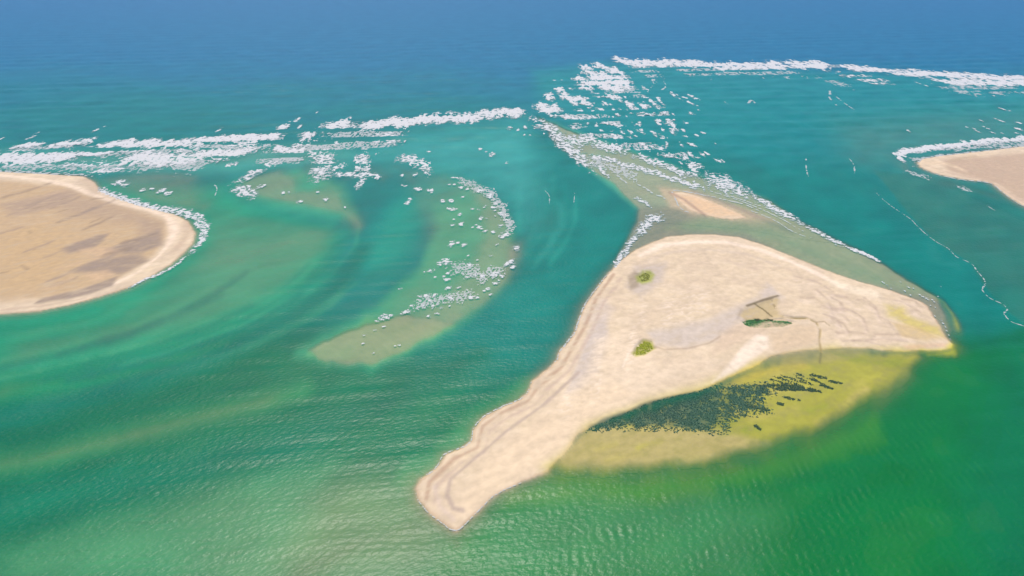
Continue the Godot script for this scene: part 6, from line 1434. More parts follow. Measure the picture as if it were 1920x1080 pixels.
	["whitecap", "scattered foam clump between the surf field and the sandbar", "whitecap", "foam clumps before the sandbar", 1, 9.02, 1.156, 0.273, [264.8, -1448, 271.8, -1447, 278.7, -1446]],
	["whitecap", "scattered foam clump between the surf field and the sandbar", "whitecap", "foam clumps before the sandbar", 1, 7.29, 1.168, 0.27, [288.9, -1465, 294.5, -1465, 300.1, -1465]],
	["whitecap", "scattered foam clump between the surf field and the sandbar", "whitecap", "foam clumps before the sandbar", 1, 9.9, 1.153, 0.273, [314, -1450, 323, -1443, 331.9, -1436]],
	["whitecap", "scattered foam clump between the surf field and the sandbar", "whitecap", "foam clumps before the sandbar", 1, 5.28, 1.127, 0.28, [321.6, -1405, 326.9, -1406, 332.3, -1406]],
	["whitecap", "scattered foam clump between the surf field and the sandbar", "whitecap", "foam clumps before the sandbar", 1, 8.02, 1.142, 0.276, [374, -1433, 379.1, -1426, 384.1, -1420]],
	["whitecap", "scattered foam clump between the surf field and the sandbar", "whitecap", "foam clumps before the sandbar", 1, 6.12, 1.122, 0.281, [359.6, -1403, 364.6, -1398, 369.5, -1393]],
	["whitecap", "scattered foam clump between the surf field and the sandbar", "whitecap", "foam clumps before the sandbar", 1, 4.42, 1.133, 0.278, [398.6, -1416, 403.4, -1414, 408.2, -1412]],
	["whitecap", "scattered foam clump between the surf field and the sandbar", "whitecap", "foam clumps before the sandbar", 1, 4.43, 1.136, 0.277, [410.3, -1419, 414.6, -1418, 419, -1417]],
	["whitecap", "scattered foam clump between the surf field and the sandbar", "whitecap", "foam clumps before the sandbar", 1, 3.68, 1.181, 0.267, [371.4, -1485, 375.5, -1482, 379.5, -1479]],
	["whitecap", "scattered foam clump between the surf field and the sandbar", "whitecap", "foam clumps before the sandbar", 1, 5.68, 1.213, 0.26, [339, -1529, 345.6, -1528, 352.2, -1527]],
	["whitecap", "scattered foam clump between the surf field and the sandbar", "whitecap", "foam clumps before the sandbar", 1, 6.88, 1.26, 0.25, [327.4, -1601, 334, -1596, 340.5, -1590]],
	["whitecap", "scattered foam clump between the surf field and the sandbar", "whitecap", "foam clumps before the sandbar", 1, 5.8, 1.239, 0.254, [341.9, -1567, 347, -1566, 352.2, -1564]],
	["whitecap", "scattered foam clump between the surf field and the sandbar", "whitecap", "foam clumps before the sandbar", 1, 4.92, 1.26, 0.25, [373.6, -1594, 378.1, -1596, 382.6, -1597]],
	["whitecap", "scattered foam clump between the surf field and the sandbar", "whitecap", "foam clumps before the sandbar", 1, 3.78, 1.213, 0.26, [371.3, -1526, 375.9, -1528, 380.6, -1529]],
	["whitecap", "scattered foam clump between the surf field and the sandbar", "whitecap", "foam clumps before the sandbar", 1, 3.39, 1.086, 0.29, [340.4, -1347, 343.3, -1347, 346.3, -1347]],
	["whitecap", "scattered foam clump between the surf field and the sandbar", "whitecap", "foam clumps before the sandbar", 1, 4.29, 1.1, 0.287, [417.9, -1365, 423.4, -1366, 428.9, -1368]],
	["whitecap", "scattered foam clump between the surf field and the sandbar", "whitecap", "foam clumps before the sandbar", 1, 3.41, 1.094, 0.288, [430.5, -1362, 433.4, -1359, 436.3, -1355]],
	["whitecap", "scattered foam clump between the surf field and the sandbar", "whitecap", "foam clumps before the sandbar", 1, 2.15, 1.193, 0.264, [451, -1500, 453.5, -1500, 456, -1500]],
	["whitecap", "scattered foam clump between the surf field and the sandbar", "whitecap", "foam clumps before the sandbar", 1, 2.64, 1.466, 0.215, [506.7, -1890, 510.2, -1890, 513.7, -1890]],
	["whitecap", "scattered foam clump between the surf field and the sandbar", "whitecap", "foam clumps before the sandbar", 1, 2.57, 1.429, 0.221, [496.6, -1836, 500.1, -1836, 503.5, -1837]],
	["whitecap", "scattered foam clump between the surf field and the sandbar", "whitecap", "foam clumps before the sandbar", 1, 3.99, 1.278, 0.247, [404.1, -1621, 409.1, -1621, 414, -1621]],
	["whitecap", "scattered foam clump between the surf field and the sandbar", "whitecap", "foam clumps before the sandbar", 1, 4.35, 1.393, 0.226, [417.4, -1791, 420.8, -1786, 424.2, -1780]],
	["whitecap", "scattered foam clump between the surf field and the sandbar", "whitecap", "foam clumps before the sandbar", 1, 4.96, 1.271, 0.248, [273.4, -1611, 279.6, -1611, 285.9, -1611]],
	["whitecap", "scattered foam clump between the surf field and the sandbar", "whitecap", "foam clumps before the sandbar", 1, 4.82, 1.236, 0.255, [245.2, -1561, 249.7, -1561, 254.2, -1561]],
	["whitecap", "scattered foam clump between the surf field and the sandbar", "whitecap", "foam clumps before the sandbar", 1, 6.41, 1.643, 0.192, [297.3, -2139, 304, -2142, 310.7, -2146]],
	["whitecap", "scattered foam clump between the surf field and the sandbar", "whitecap", "foam clumps before the sandbar", 1, 4.86, 1.558, 0.203, [322.5, -2023, 327.1, -2020, 331.8, -2018]],
	["whitecap", "scattered foam clump between the surf field and the sandbar", "whitecap", "foam clumps before the sandbar", 1, 4.46, 1.429, 0.221, [321.1, -1836, 325.8, -1836, 330.4, -1837]],
	["whitecap", "scattered foam clump between the surf field and the sandbar", "whitecap", "foam clumps before the sandbar", 1, 2.66, 1.476, 0.214, [200.4, -1902, 203.7, -1903, 206.9, -1905]],
	["whitecap", "scattered foam clump between the surf field and the sandbar", "whitecap", "foam clumps before the sandbar", 1, 4.27, 1.368, 0.231, [255.6, -1748, 259.9, -1749, 264.2, -1750]],
	["whitecap", "scattered foam clump between the surf field and the sandbar", "whitecap", "foam clumps before the sandbar", 1, 4.29, 1.376, 0.229, [292.4, -1760, 295.9, -1761, 299.4, -1762]],
	["whitecap", "scattered foam clump between the surf field and the sandbar", "whitecap", "foam clumps before the sandbar", 1, 3.98, 1.275, 0.247, [85.7, -1617, 89.2, -1616, 92.8, -1616]],
	["whitecap", "scattered foam clump between the surf field and the sandbar", "whitecap", "foam clumps before the sandbar", 1, 2.26, 1.253, 0.252, [72.3, -1587, 75.2, -1586, 78.1, -1584]],
	["whitecap", "scattered foam clump between the surf field and the sandbar", "whitecap", "foam clumps before the sandbar", 1, 4.81, 1.233, 0.256, [128.1, -1561, 133.1, -1556, 138.1, -1552]],
	["surf_streak", "small slanted foam streak scattered through the surf field seaward of the sandbar", "wave", "small streaks of the surf field", 1, 5.4, 1.431, 0.22, [223.6, -1847, 235.4, -1838, 247.7, -1834]],
	["surf_streak", "small slanted foam streak scattered through the surf field seaward of the sandbar", "wave", "small streaks of the surf field", 1, 2.28, 1.23, 0.256, [393.4, -1562, 400.3, -1553, 407.3, -1544]],
	["surf_streak", "small slanted foam streak scattered through the surf field seaward of the sandbar", "wave", "small streaks of the surf field", 1, 4.14, 1.126, 0.28, [329.1, -1411, 334.7, -1403, 340.8, -1397]],
	["surf_streak", "small slanted foam streak scattered through the surf field seaward of the sandbar", "wave", "small streaks of the surf field", 1, 4.76, 1.405, 0.225, [111.3, -1808, 116, -1801, 120.7, -1796]],
	["surf_streak", "small slanted foam streak scattered through the surf field seaward of the sandbar", "wave", "small streaks of the surf field", 1, 4.74, 1.2, 0.263, [281.9, -1513, 288.3, -1509, 295.3, -1508]],
	["surf_streak", "small slanted foam streak scattered through the surf field seaward of the sandbar", "wave", "small streaks of the surf field", 1, 4.89, 1.286, 0.245, [249.9, -1635, 258.7, -1634, 266.8, -1629]],
	["surf_streak", "small slanted foam streak scattered through the surf field seaward of the sandbar", "wave", "small streaks of the surf field", 1, 5.64, 1.479, 0.213, [83.7, -1916, 94.2, -1904, 105, -1903]],
	["surf_streak", "small slanted foam streak scattered through the surf field seaward of the sandbar", "wave", "small streaks of the surf field", 1, 5.38, 1.389, 0.227, [268, -1787, 275, -1778, 282, -1771]],
	["surf_streak", "small slanted foam streak scattered through the surf field seaward of the sandbar", "wave", "small streaks of the surf field", 1, 6.32, 1.655, 0.191, [400.9, -2163, 406.9, -2161, 412.1, -2154]],
	["surf_streak", "small slanted foam streak scattered through the surf field seaward of the sandbar", "wave", "small streaks of the surf field", 1, 6.3, 1.724, 0.183, [377.1, -2262, 381.9, -2256, 387.3, -2254]],
	["surf_streak", "small slanted foam streak scattered through the surf field seaward of the sandbar", "wave", "small streaks of the surf field", 1, 4.63, 1.46, 0.216, [366.3, -1887, 374.6, -1884, 381.3, -1872]],
	["surf_streak", "small slanted foam streak scattered through the surf field seaward of the sandbar", "wave", "small streaks of the surf field", 1, 2.51, 1.537, 0.205, [491.7, -2010, 501.2, -1991, 510.2, -1972]],
	["surf_streak", "small slanted foam streak scattered through the surf field seaward of the sandbar", "wave", "small streaks of the surf field", 1, 2.92, 1.477, 0.214, [266.5, -1914, 271.4, -1905, 276.8, -1897]],
	["surf_streak", "small slanted foam streak scattered through the surf field seaward of the sandbar", "wave", "small streaks of the surf field", 1, 3.41, 1.302, 0.242, [385.3, -1667, 393.3, -1652, 402.6, -1646]],
	["surf_streak", "small slanted foam streak scattered through the surf field seaward of the sandbar", "wave", "small streaks of the surf field", 1, 5.36, 1.711, 0.184, [330, -2244, 335, -2242, 339, -2233]],
	["surf_streak", "small slanted foam streak scattered through the surf field seaward of the sandbar", "wave", "small streaks of the surf field", 1, 2.27, 1.417, 0.223, [114, -1828, 120.3, -1818, 126.9, -1812]],
	["surf_streak", "small slanted foam streak scattered through the surf field seaward of the sandbar", "wave", "small streaks of the surf field", 1, 3.49, 1.183, 0.266, [389.3, -1491, 398.3, -1487, 406.8, -1480]],
	["surf_streak", "small slanted foam streak scattered through the surf field seaward of the sandbar", "wave", "small streaks of the surf field", 1, 3.41, 1.254, 0.252, [445, -1589, 451.4, -1589, 455.8, -1580]],
	["surf_streak", "small slanted foam streak scattered through the surf field seaward of the sandbar", "wave", "small streaks of the surf field", 1, 4.37, 1.479, 0.213, [168.7, -1914, 176.9, -1904, 185.7, -1904]],
	["surf_streak", "small slanted foam streak scattered through the surf field seaward of the sandbar", "wave", "small streaks of the surf field", 1, 4.85, 1.133, 0.278, [360, -1422, 365.9, -1414, 371.9, -1406]],
	["surf_streak", "small slanted foam streak scattered through the surf field seaward of the sandbar", "wave", "small streaks of the surf field", 1, 3.69, 1.342, 0.235, [359.5, -1720, 368.7, -1715, 376.1, -1701]],
	["surf_streak", "small slanted foam streak scattered through the surf field seaward of the sandbar", "wave", "small streaks of the surf field", 1, 6.19, 1.418, 0.222, [265.1, -1828, 271.3, -1823, 276.7, -1813]],
	["surf_streak", "small slanted foam streak scattered through the surf field seaward of the sandbar", "wave", "small streaks of the surf field", 1, 2.76, 1.452, 0.217, [354.7, -1875, 363.3, -1872, 370.7, -1861]],
	["surf_streak", "small slanted foam streak scattered through the surf field seaward of the sandbar", "wave", "small streaks of the surf field", 1, 4.76, 1.52, 0.208, [291.9, -1983, 303, -1969, 312.5, -1946]],
	["surf_streak", "small slanted foam streak scattered through the surf field seaward of the sandbar", "wave", "small streaks of the surf field", 1, 5.59, 1.639, 0.193, [238.4, -2143, 244.5, -2133, 251.9, -2133]],
	["surf_streak", "small slanted foam streak scattered through the surf field seaward of the sandbar", "wave", "small streaks of the surf field", 1, 4.05, 1.368, 0.231, [376.4, -1755, 383, -1750, 389, -1742]],
	["surf_streak", "small slanted foam streak scattered through the surf field seaward of the sandbar", "wave", "small streaks of the surf field", 1, 4.79, 1.47, 0.215, [75.4, -1902, 88, -1894, 100.7, -1889]],
	["surf_streak", "small slanted foam streak scattered through the surf field seaward of the sandbar", "wave", "small streaks of the surf field", 1, 4.59, 1.522, 0.207, [475.2, -1974, 481.4, -1970, 487.2, -1965]],
	["surf_streak", "small slanted foam streak scattered through the surf field seaward of the sandbar", "wave", "small streaks of the surf field", 1, 1.85, 1.115, 0.283, [376.5, -1391, 384.8, -1387, 393.6, -1386]],
	["surf_streak", "small slanted foam streak scattered through the surf field seaward of the sandbar", "wave", "small streaks of the surf field", 1, 3.97, 1.325, 0.238, [425, -1692, 432.1, -1685, 440.9, -1686]],
	["surf_streak", "small slanted foam streak scattered through the surf field seaward of the sandbar", "wave", "small streaks of the surf field", 1, 2, 1.113, 0.283, [329.6, -1389, 338.8, -1386, 347.1, -1380]],
	["surf_streak", "small slanted foam streak scattered through the surf field seaward of the sandbar", "wave", "small streaks of the surf field", 1, 3.71, 1.179, 0.268, [395.9, -1487, 402.2, -1479, 408.6, -1472]],
	["surf_streak", "small slanted foam streak scattered through the surf field seaward of the sandbar", "wave", "small streaks of the surf field", 1, 5.17, 1.448, 0.218, [352.4, -1869, 356.9, -1863, 362, -1861]],
	["surf_streak", "small slanted foam streak scattered through the surf field seaward of the sandbar", "wave", "small streaks of the surf field", 1, 4.38, 1.257, 0.251, [254.9, -1594, 261.7, -1594, 267.2, -1587]],
	["surf_streak", "small slanted foam streak scattered through the surf field seaward of the sandbar", "wave", "small streaks of the surf field", 1, 5.53, 1.334, 0.236, [171.3, -1712, 182.1, -1701, 192.6, -1690]],
	["surf_streak", "small slanted foam streak scattered through the surf field seaward of the sandbar", "wave", "small streaks of the surf field", 1, 4.19, 1.497, 0.211, [160.2, -1946, 172.6, -1937, 184, -1917]],
	["surf_streak", "small slanted foam streak scattered through the surf field seaward of the sandbar", "wave", "small streaks of the surf field", 1, 3.89, 1.488, 0.212, [250.6, -1933, 259.9, -1924, 268, -1905]],
	["surf_streak", "small slanted foam streak scattered through the surf field seaward of the sandbar", "wave", "small streaks of the surf field", 1, 5.37, 1.361, 0.232, [192.7, -1746, 201.6, -1738, 210.9, -1735]],
	["surf_streak", "small slanted foam streak scattered through the surf field seaward of the sandbar", "wave", "small streaks of the surf field", 1, 6.13, 1.532, 0.206, [296.5, -1993, 309.2, -1986, 320.8, -1973]],
	["surf_streak", "small slanted foam streak scattered through the surf field seaward of the sandbar", "wave", "small streaks of the surf field", 1, 5.62, 1.546, 0.204, [301.5, -2012, 306.6, -2000, 313.4, -2000]],
	["surf_streak", "small slanted foam streak scattered through the surf field seaward of the sandbar", "wave", "small streaks of the surf field", 1, 2.56, 1.382, 0.228, [114.5, -1776, 120.1, -1772, 125.3, -1761]],
	["surf_streak", "small slanted foam streak scattered through the surf field seaward of the sandbar", "wave", "small streaks of the surf field", 1, 4.68, 1.1, 0.287, [353.7, -1374, 360.2, -1367, 366.1, -1357]],
	["surf_streak", "small slanted foam streak scattered through the surf field seaward of the sandbar", "wave", "small streaks of the surf field", 1, 2.65, 1.393, 0.226, [345.1, -1788, 352.4, -1788, 358, -1778]],
	["surf_streak", "small slanted foam streak scattered through the surf field seaward of the sandbar", "wave", "small streaks of the surf field", 1, 6.13, 1.413, 0.223, [171.1, -1818, 183.1, -1815, 194.7, -1806]],
	["surf_streak", "small slanted foam streak scattered through the surf field seaward of the sandbar", "wave", "small streaks of the surf field", 1, 3.99, 1.352, 0.233, [406.4, -1732, 409.2, -1725, 413.8, -1725]],
	["surf_streak", "small slanted foam streak scattered through the surf field seaward of the sandbar", "wave", "small streaks of the surf field", 1, 4.26, 1.402, 0.225, [131.3, -1803, 142.5, -1795, 154.2, -1794]],
	["surf_streak", "small slanted foam streak scattered through the surf field seaward of the sandbar", "wave", "small streaks of the surf field", 1, 4.27, 1.488, 0.212, [489.5, -1934, 497.9, -1922, 504.9, -1905]],
	["surf_streak", "small slanted foam streak scattered through the surf field seaward of the sandbar", "wave", "small streaks of the surf field", 1, 3.49, 1.237, 0.255, [424, -1567, 428.9, -1563, 432.7, -1556]],
	["surf_streak", "small slanted foam streak scattered through the surf field seaward of the sandbar", "wave", "small streaks of the surf field", 1, 3.22, 1.227, 0.257, [399, -1551, 408.9, -1548, 418.6, -1544]],
	["surf_streak", "small slanted foam streak scattered through the surf field seaward of the sandbar", "wave", "small streaks of the surf field", 1, 3.3, 1.068, 0.295, [364.6, -1324, 369.7, -1321, 374.7, -1318]],
	["surf_streak", "small slanted foam streak scattered through the surf field seaward of the sandbar", "wave", "small streaks of the surf field", 1, 6.21, 1.551, 0.203, [514.2, -2026, 522.2, -2009, 531.6, -1997]],
	["surf_streak", "small slanted foam streak scattered through the surf field seaward of the sandbar", "wave", "small streaks of the surf field", 1, 5.6, 1.431, 0.22, [328.9, -1843, 335.7, -1842, 341.2, -1833]],
	["surf_streak", "small slanted foam streak scattered through the surf field seaward of the sandbar", "wave", "small streaks of the surf field", 1, 4.73, 1.666, 0.189, [193.7, -2183, 198, -2170, 203.4, -2171]],
	["surf_streak", "small slanted foam streak scattered through the surf field seaward of the sandbar", "wave", "small streaks of the surf field", 1, 6.16, 1.648, 0.192, [200.2, -2154, 205.7, -2149, 210.8, -2142]],
	["surf_streak", "small slanted foam streak scattered through the surf field seaward of the sandbar", "wave", "small streaks of the surf field", 1, 5.22, 1.364, 0.231, [148.3, -1753, 156.5, -1741, 165.3, -1735]],
	["surf_streak", "small slanted foam streak scattered through the surf field seaward of the sandbar", "wave", "small streaks of the surf field", 1, 5.49, 1.611, 0.196, [395.6, -2105, 407, -2097, 418, -2085]],
	["surf_streak", "small slanted foam streak scattered through the surf field seaward of the sandbar", "wave", "small streaks of the surf field", 1, 2.88, 1.536, 0.205, [418.4, -1995, 423.6, -1986, 430.5, -1986]],
	["surf_streak", "small slanted foam streak scattered through the surf field seaward of the sandbar", "wave", "small streaks of the surf field", 1, 4.68, 1.432, 0.22, [316, -1850, 322.5, -1843, 328.1, -1829]],
	["surf_streak", "small slanted foam streak scattered through the surf field seaward of the sandbar", "wave", "small streaks of the surf field", 1, 3.88, 1.215, 0.259, [353.2, -1537, 362.6, -1529, 373, -1528]],
	["surf_streak", "small slanted foam streak scattered through the surf field seaward of the sandbar", "wave", "small streaks of the surf field", 1, 6.35, 1.457, 0.217, [71.8, -1879, 77, -1875, 82.3, -1873]],
	["surf_streak", "small slanted foam streak scattered through the surf field seaward of the sandbar", "wave", "small streaks of the surf field", 1, 3.75, 1.396, 0.226, [462.3, -1799, 471, -1787, 480.9, -1781]],
	["surf_streak", "small slanted foam streak scattered through the surf field seaward of the sandbar", "wave", "small streaks of the surf field", 1, 2.29, 1.235, 0.255, [280.2, -1562, 285.4, -1561, 289.7, -1556]],
	["surf_streak", "small slanted foam streak scattered through the surf field seaward of the sandbar", "wave", "small streaks of the surf field", 1, 5.63, 1.534, 0.206, [377.1, -1989, 381.7, -1989, 385.1, -1982]],
	["surf_streak", "small slanted foam streak scattered through the surf field seaward of the sandbar", "wave", "small streaks of the surf field", 1, 2.63, 1.535, 0.206, [203.7, -1997, 215, -1991, 225.3, -1974]],
	["surf_streak", "small slanted foam streak scattered through the surf field seaward of the sandbar", "wave", "small streaks of the surf field", 1, 2.42, 1.276, 0.247, [204.3, -1622, 212.4, -1617, 220.8, -1615]],
	["surf_streak", "small slanted foam streak scattered through the surf field seaward of the sandbar", "wave", "small streaks of the surf field", 1, 4.12, 1.465, 0.215, [244.8, -1898, 250.6, -1887, 256.7, -1879]],
	["surf_streak", "small slanted foam streak scattered through the surf field seaward of the sandbar", "wave", "small streaks of the surf field", 1, 4, 1.365, 0.231, [200.9, -1759, 210.9, -1747, 220.1, -1730]],
	["surf_streak", "small slanted foam streak scattered through the surf field seaward of the sandbar", "wave", "small streaks of the surf field", 1, 4.71, 1.532, 0.206, [415, -1991, 417.9, -1982, 421.9, -1979]],
	["surf_streak", "small slanted foam streak scattered through the surf field seaward of the sandbar", "wave", "small streaks of the surf field", 1, 5.62, 1.569, 0.201, [290.3, -2044, 293.8, -2033, 298.7, -2033]],
	["surf_streak", "small slanted foam streak scattered through the surf field seaward of the sandbar", "wave", "small streaks of the surf field", 1, 4.3, 1.304, 0.242, [202.4, -1663, 206.7, -1656, 211.8, -1657]],
	["surf_streak", "small slanted foam streak scattered through the surf field seaward of the sandbar", "wave", "small streaks of the surf field", 1, 7.05, 1.679, 0.188, [313.9, -2207, 326.4, -2192, 339.2, -2182]],
	["surf_streak", "small slanted foam streak scattered through the surf field seaward of the sandbar", "wave", "small streaks of the surf field", 1, 4.76, 1.572, 0.201, [467.2, -2049, 477, -2037, 488.4, -2034]],
	["surf_streak", "small slanted foam streak scattered through the surf field seaward of the sandbar", "wave", "small streaks of the surf field", 1, 5.11, 1.552, 0.203, [468.2, -2017, 474.1, -2013, 479.3, -2006]],
	["surf_streak", "small slanted foam streak scattered through the surf field seaward of the sandbar", "wave", "small streaks of the surf field", 1, 2.5, 1.495, 0.211, [108.4, -1946, 118.7, -1931, 128.8, -1917]],
	["surf_streak", "small slanted foam streak scattered through the surf field seaward of the sandbar", "wave", "small streaks of the surf field", 1, 3.91, 1.276, 0.247, [288.2, -1624, 295.8, -1618, 303.7, -1614]],
	["surf_streak", "small slanted foam streak scattered through the surf field seaward of the sandbar", "wave", "small streaks of the surf field", 1, 4.35, 1.35, 0.234, [243.1, -1727, 247.2, -1725, 250.6, -1719]],
	["surf_streak", "small slanted foam streak scattered through the surf field seaward of the sandbar", "wave", "small streaks of the surf field", 1, 3.66, 1.149, 0.274, [320.6, -1439, 327.1, -1439, 332.7, -1433]],
	["surf_streak", "small slanted foam streak scattered through the surf field seaward of the sandbar", "wave", "small streaks of the surf field", 1, 6.42, 1.692, 0.187, [333.3, -2220, 343.6, -2210, 354.9, -2208]],
	["surf_streak", "small slanted foam streak scattered through the surf field seaward of the sandbar", "wave", "small streaks of the surf field", 1, 7.23, 1.68, 0.188, [333.2, -2202, 342.8, -2199, 350.8, -2184]],
	["surf_streak", "small slanted foam streak scattered through the surf field seaward of the sandbar", "wave", "small streaks of the surf field", 1, 3.65, 1.131, 0.279, [306.6, -1417, 309.8, -1409, 314, -1407]],
	["surf_streak", "small slanted foam streak scattered through the surf field seaward of the sandbar", "wave", "small streaks of the surf field", 1, 5.9, 1.413, 0.223, [75.6, -1818, 86.3, -1815, 96.5, -1807]],
	["surf_streak", "small slanted foam streak scattered through the surf field seaward of the sandbar", "wave", "small streaks of the surf field", 1, 3.14, 1.589, 0.199, [471.5, -2078, 478.8, -2068, 484.8, -2051]],
	["surf_streak", "small slanted foam streak scattered through the surf field seaward of the sandbar", "wave", "small streaks of the surf field", 1, 2.71, 1.436, 0.22, [285.8, -1850, 289.5, -1843, 294.4, -1845]],
	["surf_streak", "small slanted foam streak scattered through the surf field seaward of the sandbar", "wave", "small streaks of the surf field", 1, 4.83, 1.405, 0.225, [332.6, -1814, 341.8, -1799, 352.3, -1793]],
	["surf_streak", "small slanted foam streak scattered through the surf field seaward of the sandbar", "wave", "small streaks of the surf field", 1, 6.07, 1.38, 0.228, [323.7, -1774, 333.3, -1767, 343, -1761]],
	["surf_streak", "small slanted foam streak scattered through the surf field seaward of the sandbar", "wave", "small streaks of the surf field", 1, 6.23, 1.558, 0.203, [271.8, -2025, 283, -2023, 293.7, -2015]],
	["surf_streak", "small slanted foam streak scattered through the surf field seaward of the sandbar", "wave", "small streaks of the surf field", 1, 2.01, 1.211, 0.26, [269.7, -1526, 275.7, -1526, 280.9, -1522]],
	["surf_streak", "small slanted foam streak scattered through the surf field seaward of the sandbar", "wave", "small streaks of the surf field", 1, 2.49, 1.354, 0.233, [314.4, -1739, 321.4, -1732, 327.5, -1719]],
	["surf_streak", "small slanted foam streak scattered through the surf field seaward of the sandbar", "wave", "small streaks of the surf field", 1, 4.87, 1.408, 0.224, [98.4, -1812, 104.3, -1809, 110.1, -1800]],
	["surf_streak", "small slanted foam streak scattered through the surf field seaward of the sandbar", "wave", "small streaks of the surf field", 1, 3.51, 1.325, 0.238, [313.4, -1694, 318, -1690, 321.5, -1681]],
	["surf_streak", "small slanted foam streak scattered through the surf field seaward of the sandbar", "wave", "small streaks of the surf field", 1, 1.86, 1.147, 0.275, [360.4, -1438, 365.7, -1434, 371.4, -1432]],
	["surf_streak", "small slanted foam streak scattered through the surf field seaward of the sandbar", "wave", "small streaks of the surf field", 1, 6.03, 1.412, 0.223, [302.3, -1821, 310.3, -1811, 319.2, -1806]],
	["surf_streak", "small slanted foam streak scattered through the surf field seaward of the sandbar", "wave", "small streaks of the surf field", 1, 2.44, 1.503, 0.21, [251.1, -1949, 255.4, -1942, 259.9, -1937]],
	["surf_streak", "small slanted foam streak scattered through the surf field seaward of the sandbar", "wave", "small streaks of the surf field", 1, 3.43, 1.223, 0.258, [238.1, -1546, 247.4, -1543, 256.2, -1537]],
	["surf_streak", "small slanted foam streak scattered through the surf field seaward of the sandbar", "wave", "small streaks of the surf field", 1, 4.52, 1.182, 0.267, [340.5, -1487, 343.5, -1484, 346.3, -1480]],
	["surf_streak", "small slanted foam streak scattered through the surf field seaward of the sandbar", "wave", "small streaks of the surf field", 1, 3.52, 1.34, 0.235, [366.2, -1711, 372.4, -1713, 376.8, -1706]],
	["surf_streak", "small slanted foam streak scattered through the surf field seaward of the sandbar", "wave", "small streaks of the surf field", 1, 5.81, 1.48, 0.213, [388.2, -1917, 396, -1908, 404.1, -1901]],
	["surf_streak", "small slanted foam streak scattered through the surf field seaward of the sandbar", "wave", "small streaks of the surf field", 1, 4.09, 1.522, 0.207, [519.4, -1973, 531.3, -1971, 542, -1963]],
	["surf_streak", "small slanted foam streak scattered through the surf field seaward of the sandbar", "wave", "small streaks of the surf field", 1, 3.77, 1.43, 0.221, [388.6, -1847, 398.1, -1835, 409, -1831]],
	["surf_streak", "small slanted foam streak scattered through the surf field seaward of the sandbar", "wave", "small streaks of the surf field", 1, 3.79, 1.194, 0.264, [281.9, -1510, 288.3, -1499, 295.5, -1492]],
	["surf_streak", "small slanted foam streak scattered through the surf field seaward of the sandbar", "wave", "small streaks of the surf field", 1, 2.51, 1.445, 0.218, [316.4, -1867, 321, -1856, 327, -1855]],
	["surf_streak", "small slanted foam streak scattered through the surf field seaward of the sandbar", "wave", "small streaks of the surf field", 1, 5.88, 1.59, 0.198, [234.3, -2069, 239, -2065, 243.8, -2064]],
	["surf_streak", "small slanted foam streak scattered through the surf field seaward of the sandbar", "wave", "small streaks of the surf field", 1, 3.43, 1.17, 0.269, [304.5, -1471, 307.5, -1465, 311.3, -1465]],
	["surf_streak", "small slanted foam streak scattered through the surf field seaward of the sandbar", "wave", "small streaks of the surf field", 1, 6.22, 1.53, 0.206, [108.2, -1985, 113.6, -1979, 119.2, -1980]],
	["surf_streak", "small slanted foam streak scattered through the surf field seaward of the sandbar", "wave", "small streaks of the surf field", 1, 5.64, 1.463, 0.216, [349.1, -1886, 354.5, -1887, 358.8, -1881]],
	["foam_patch", "foam net among the slanted streaks of the surf field", "foam", "nets of the surf field", 2, 14.46, 1.606, 0.196, [226, -2279, 295.8, -2142, 364.6, -2060, 399.8, -1910]],
	["foam_patch", "foam net between the slanted streaks and the sandbar belts", "foam", "nets of the surf field", 2, 11.95, 1.195, 0.264, [130.8, -1664, 200.5, -1586, 274.5, -1500, 342.5, -1426, 373.9, -1366]],
	["foam_patch", "foam net under the second slanted streak row", "foam", "nets of the surf field", 2, 11.03, 1.378, 0.229, [58.3, -1876, 140.2, -1798, 217.5, -1737, 286.9, -1658]],
	["foam_patch", "foam net on the open end of the surf field", "foam", "nets of the surf field", 2, 12.63, 1.404, 0.225, [390.4, -1982, 395, -1811, 389.4, -1637]],
	["foam_patch", "wide foam net between the foam columns and the thick breaker", "foam", "nets over the inner shoals", 2, 14.3, 1.192, 0.265, [-429.6, -1500, -369.9, -1500, -307, -1482, -251.9, -1509]],
	["foam_patch", "foam net along the two foam columns", "foam", "nets over the inner shoals", 2, 9.45, 1.05, 0.3, [-412.4, -1366, -377.4, -1293, -347.1, -1233]],
	["foam_patch", "foam net around the zigzag foam column", "foam", "nets over the inner shoals", 2, 9.66, 1.073, 0.294, [-308.3, -1426, -295.2, -1329, -288.7, -1242]],
	["foam_patch", "foam net over the seaward edge of the inner shoal", "foam", "nets over the inner shoals", 2, 8.81, 1.102, 0.286, [-527.9, -1366, -472.9, -1366, -420, -1374]],
	["foam_line", "ragged foam belt along the channel edge of the sandbar platform", "foam", "foam belts on the sandbar", 1, 13.99, 1.196, 0.264, [40.8, -1737, 80.9, -1658, 101.7, -1611, 107.3, -1537, 115.1, -1473, 132.1, -1422, 148.8, -1359, 170.5, -1318]],
	["foam_line", "thin curved foam tongue ending on the deep teal channel edge", "foam", "foam belts on the sandbar", 1, 4.9, 1.047, 0.301, [164, -1336, 173.6, -1307, 180.3, -1276, 186.2, -1249]],
	["foam_line", "upper foam belt crossing the sandbar platform toward the inlet", "foam", "foam belts on the sandbar", 1, 12.3, 1.183, 0.267, [110.3, -1547, 144.7, -1518, 177.3, -1518, 193.1, -1478, 231.9, -1452, 258.2, -1406]],
	["foam_line", "long foam belt climbing down the ocean flank of the sandbar", "foam", "foam belts on the sandbar", 1, 8.4, 1.077, 0.293, [258.2, -1406, 277.4, -1374, 302.7, -1340, 323.4, -1300, 352.4, -1259]],
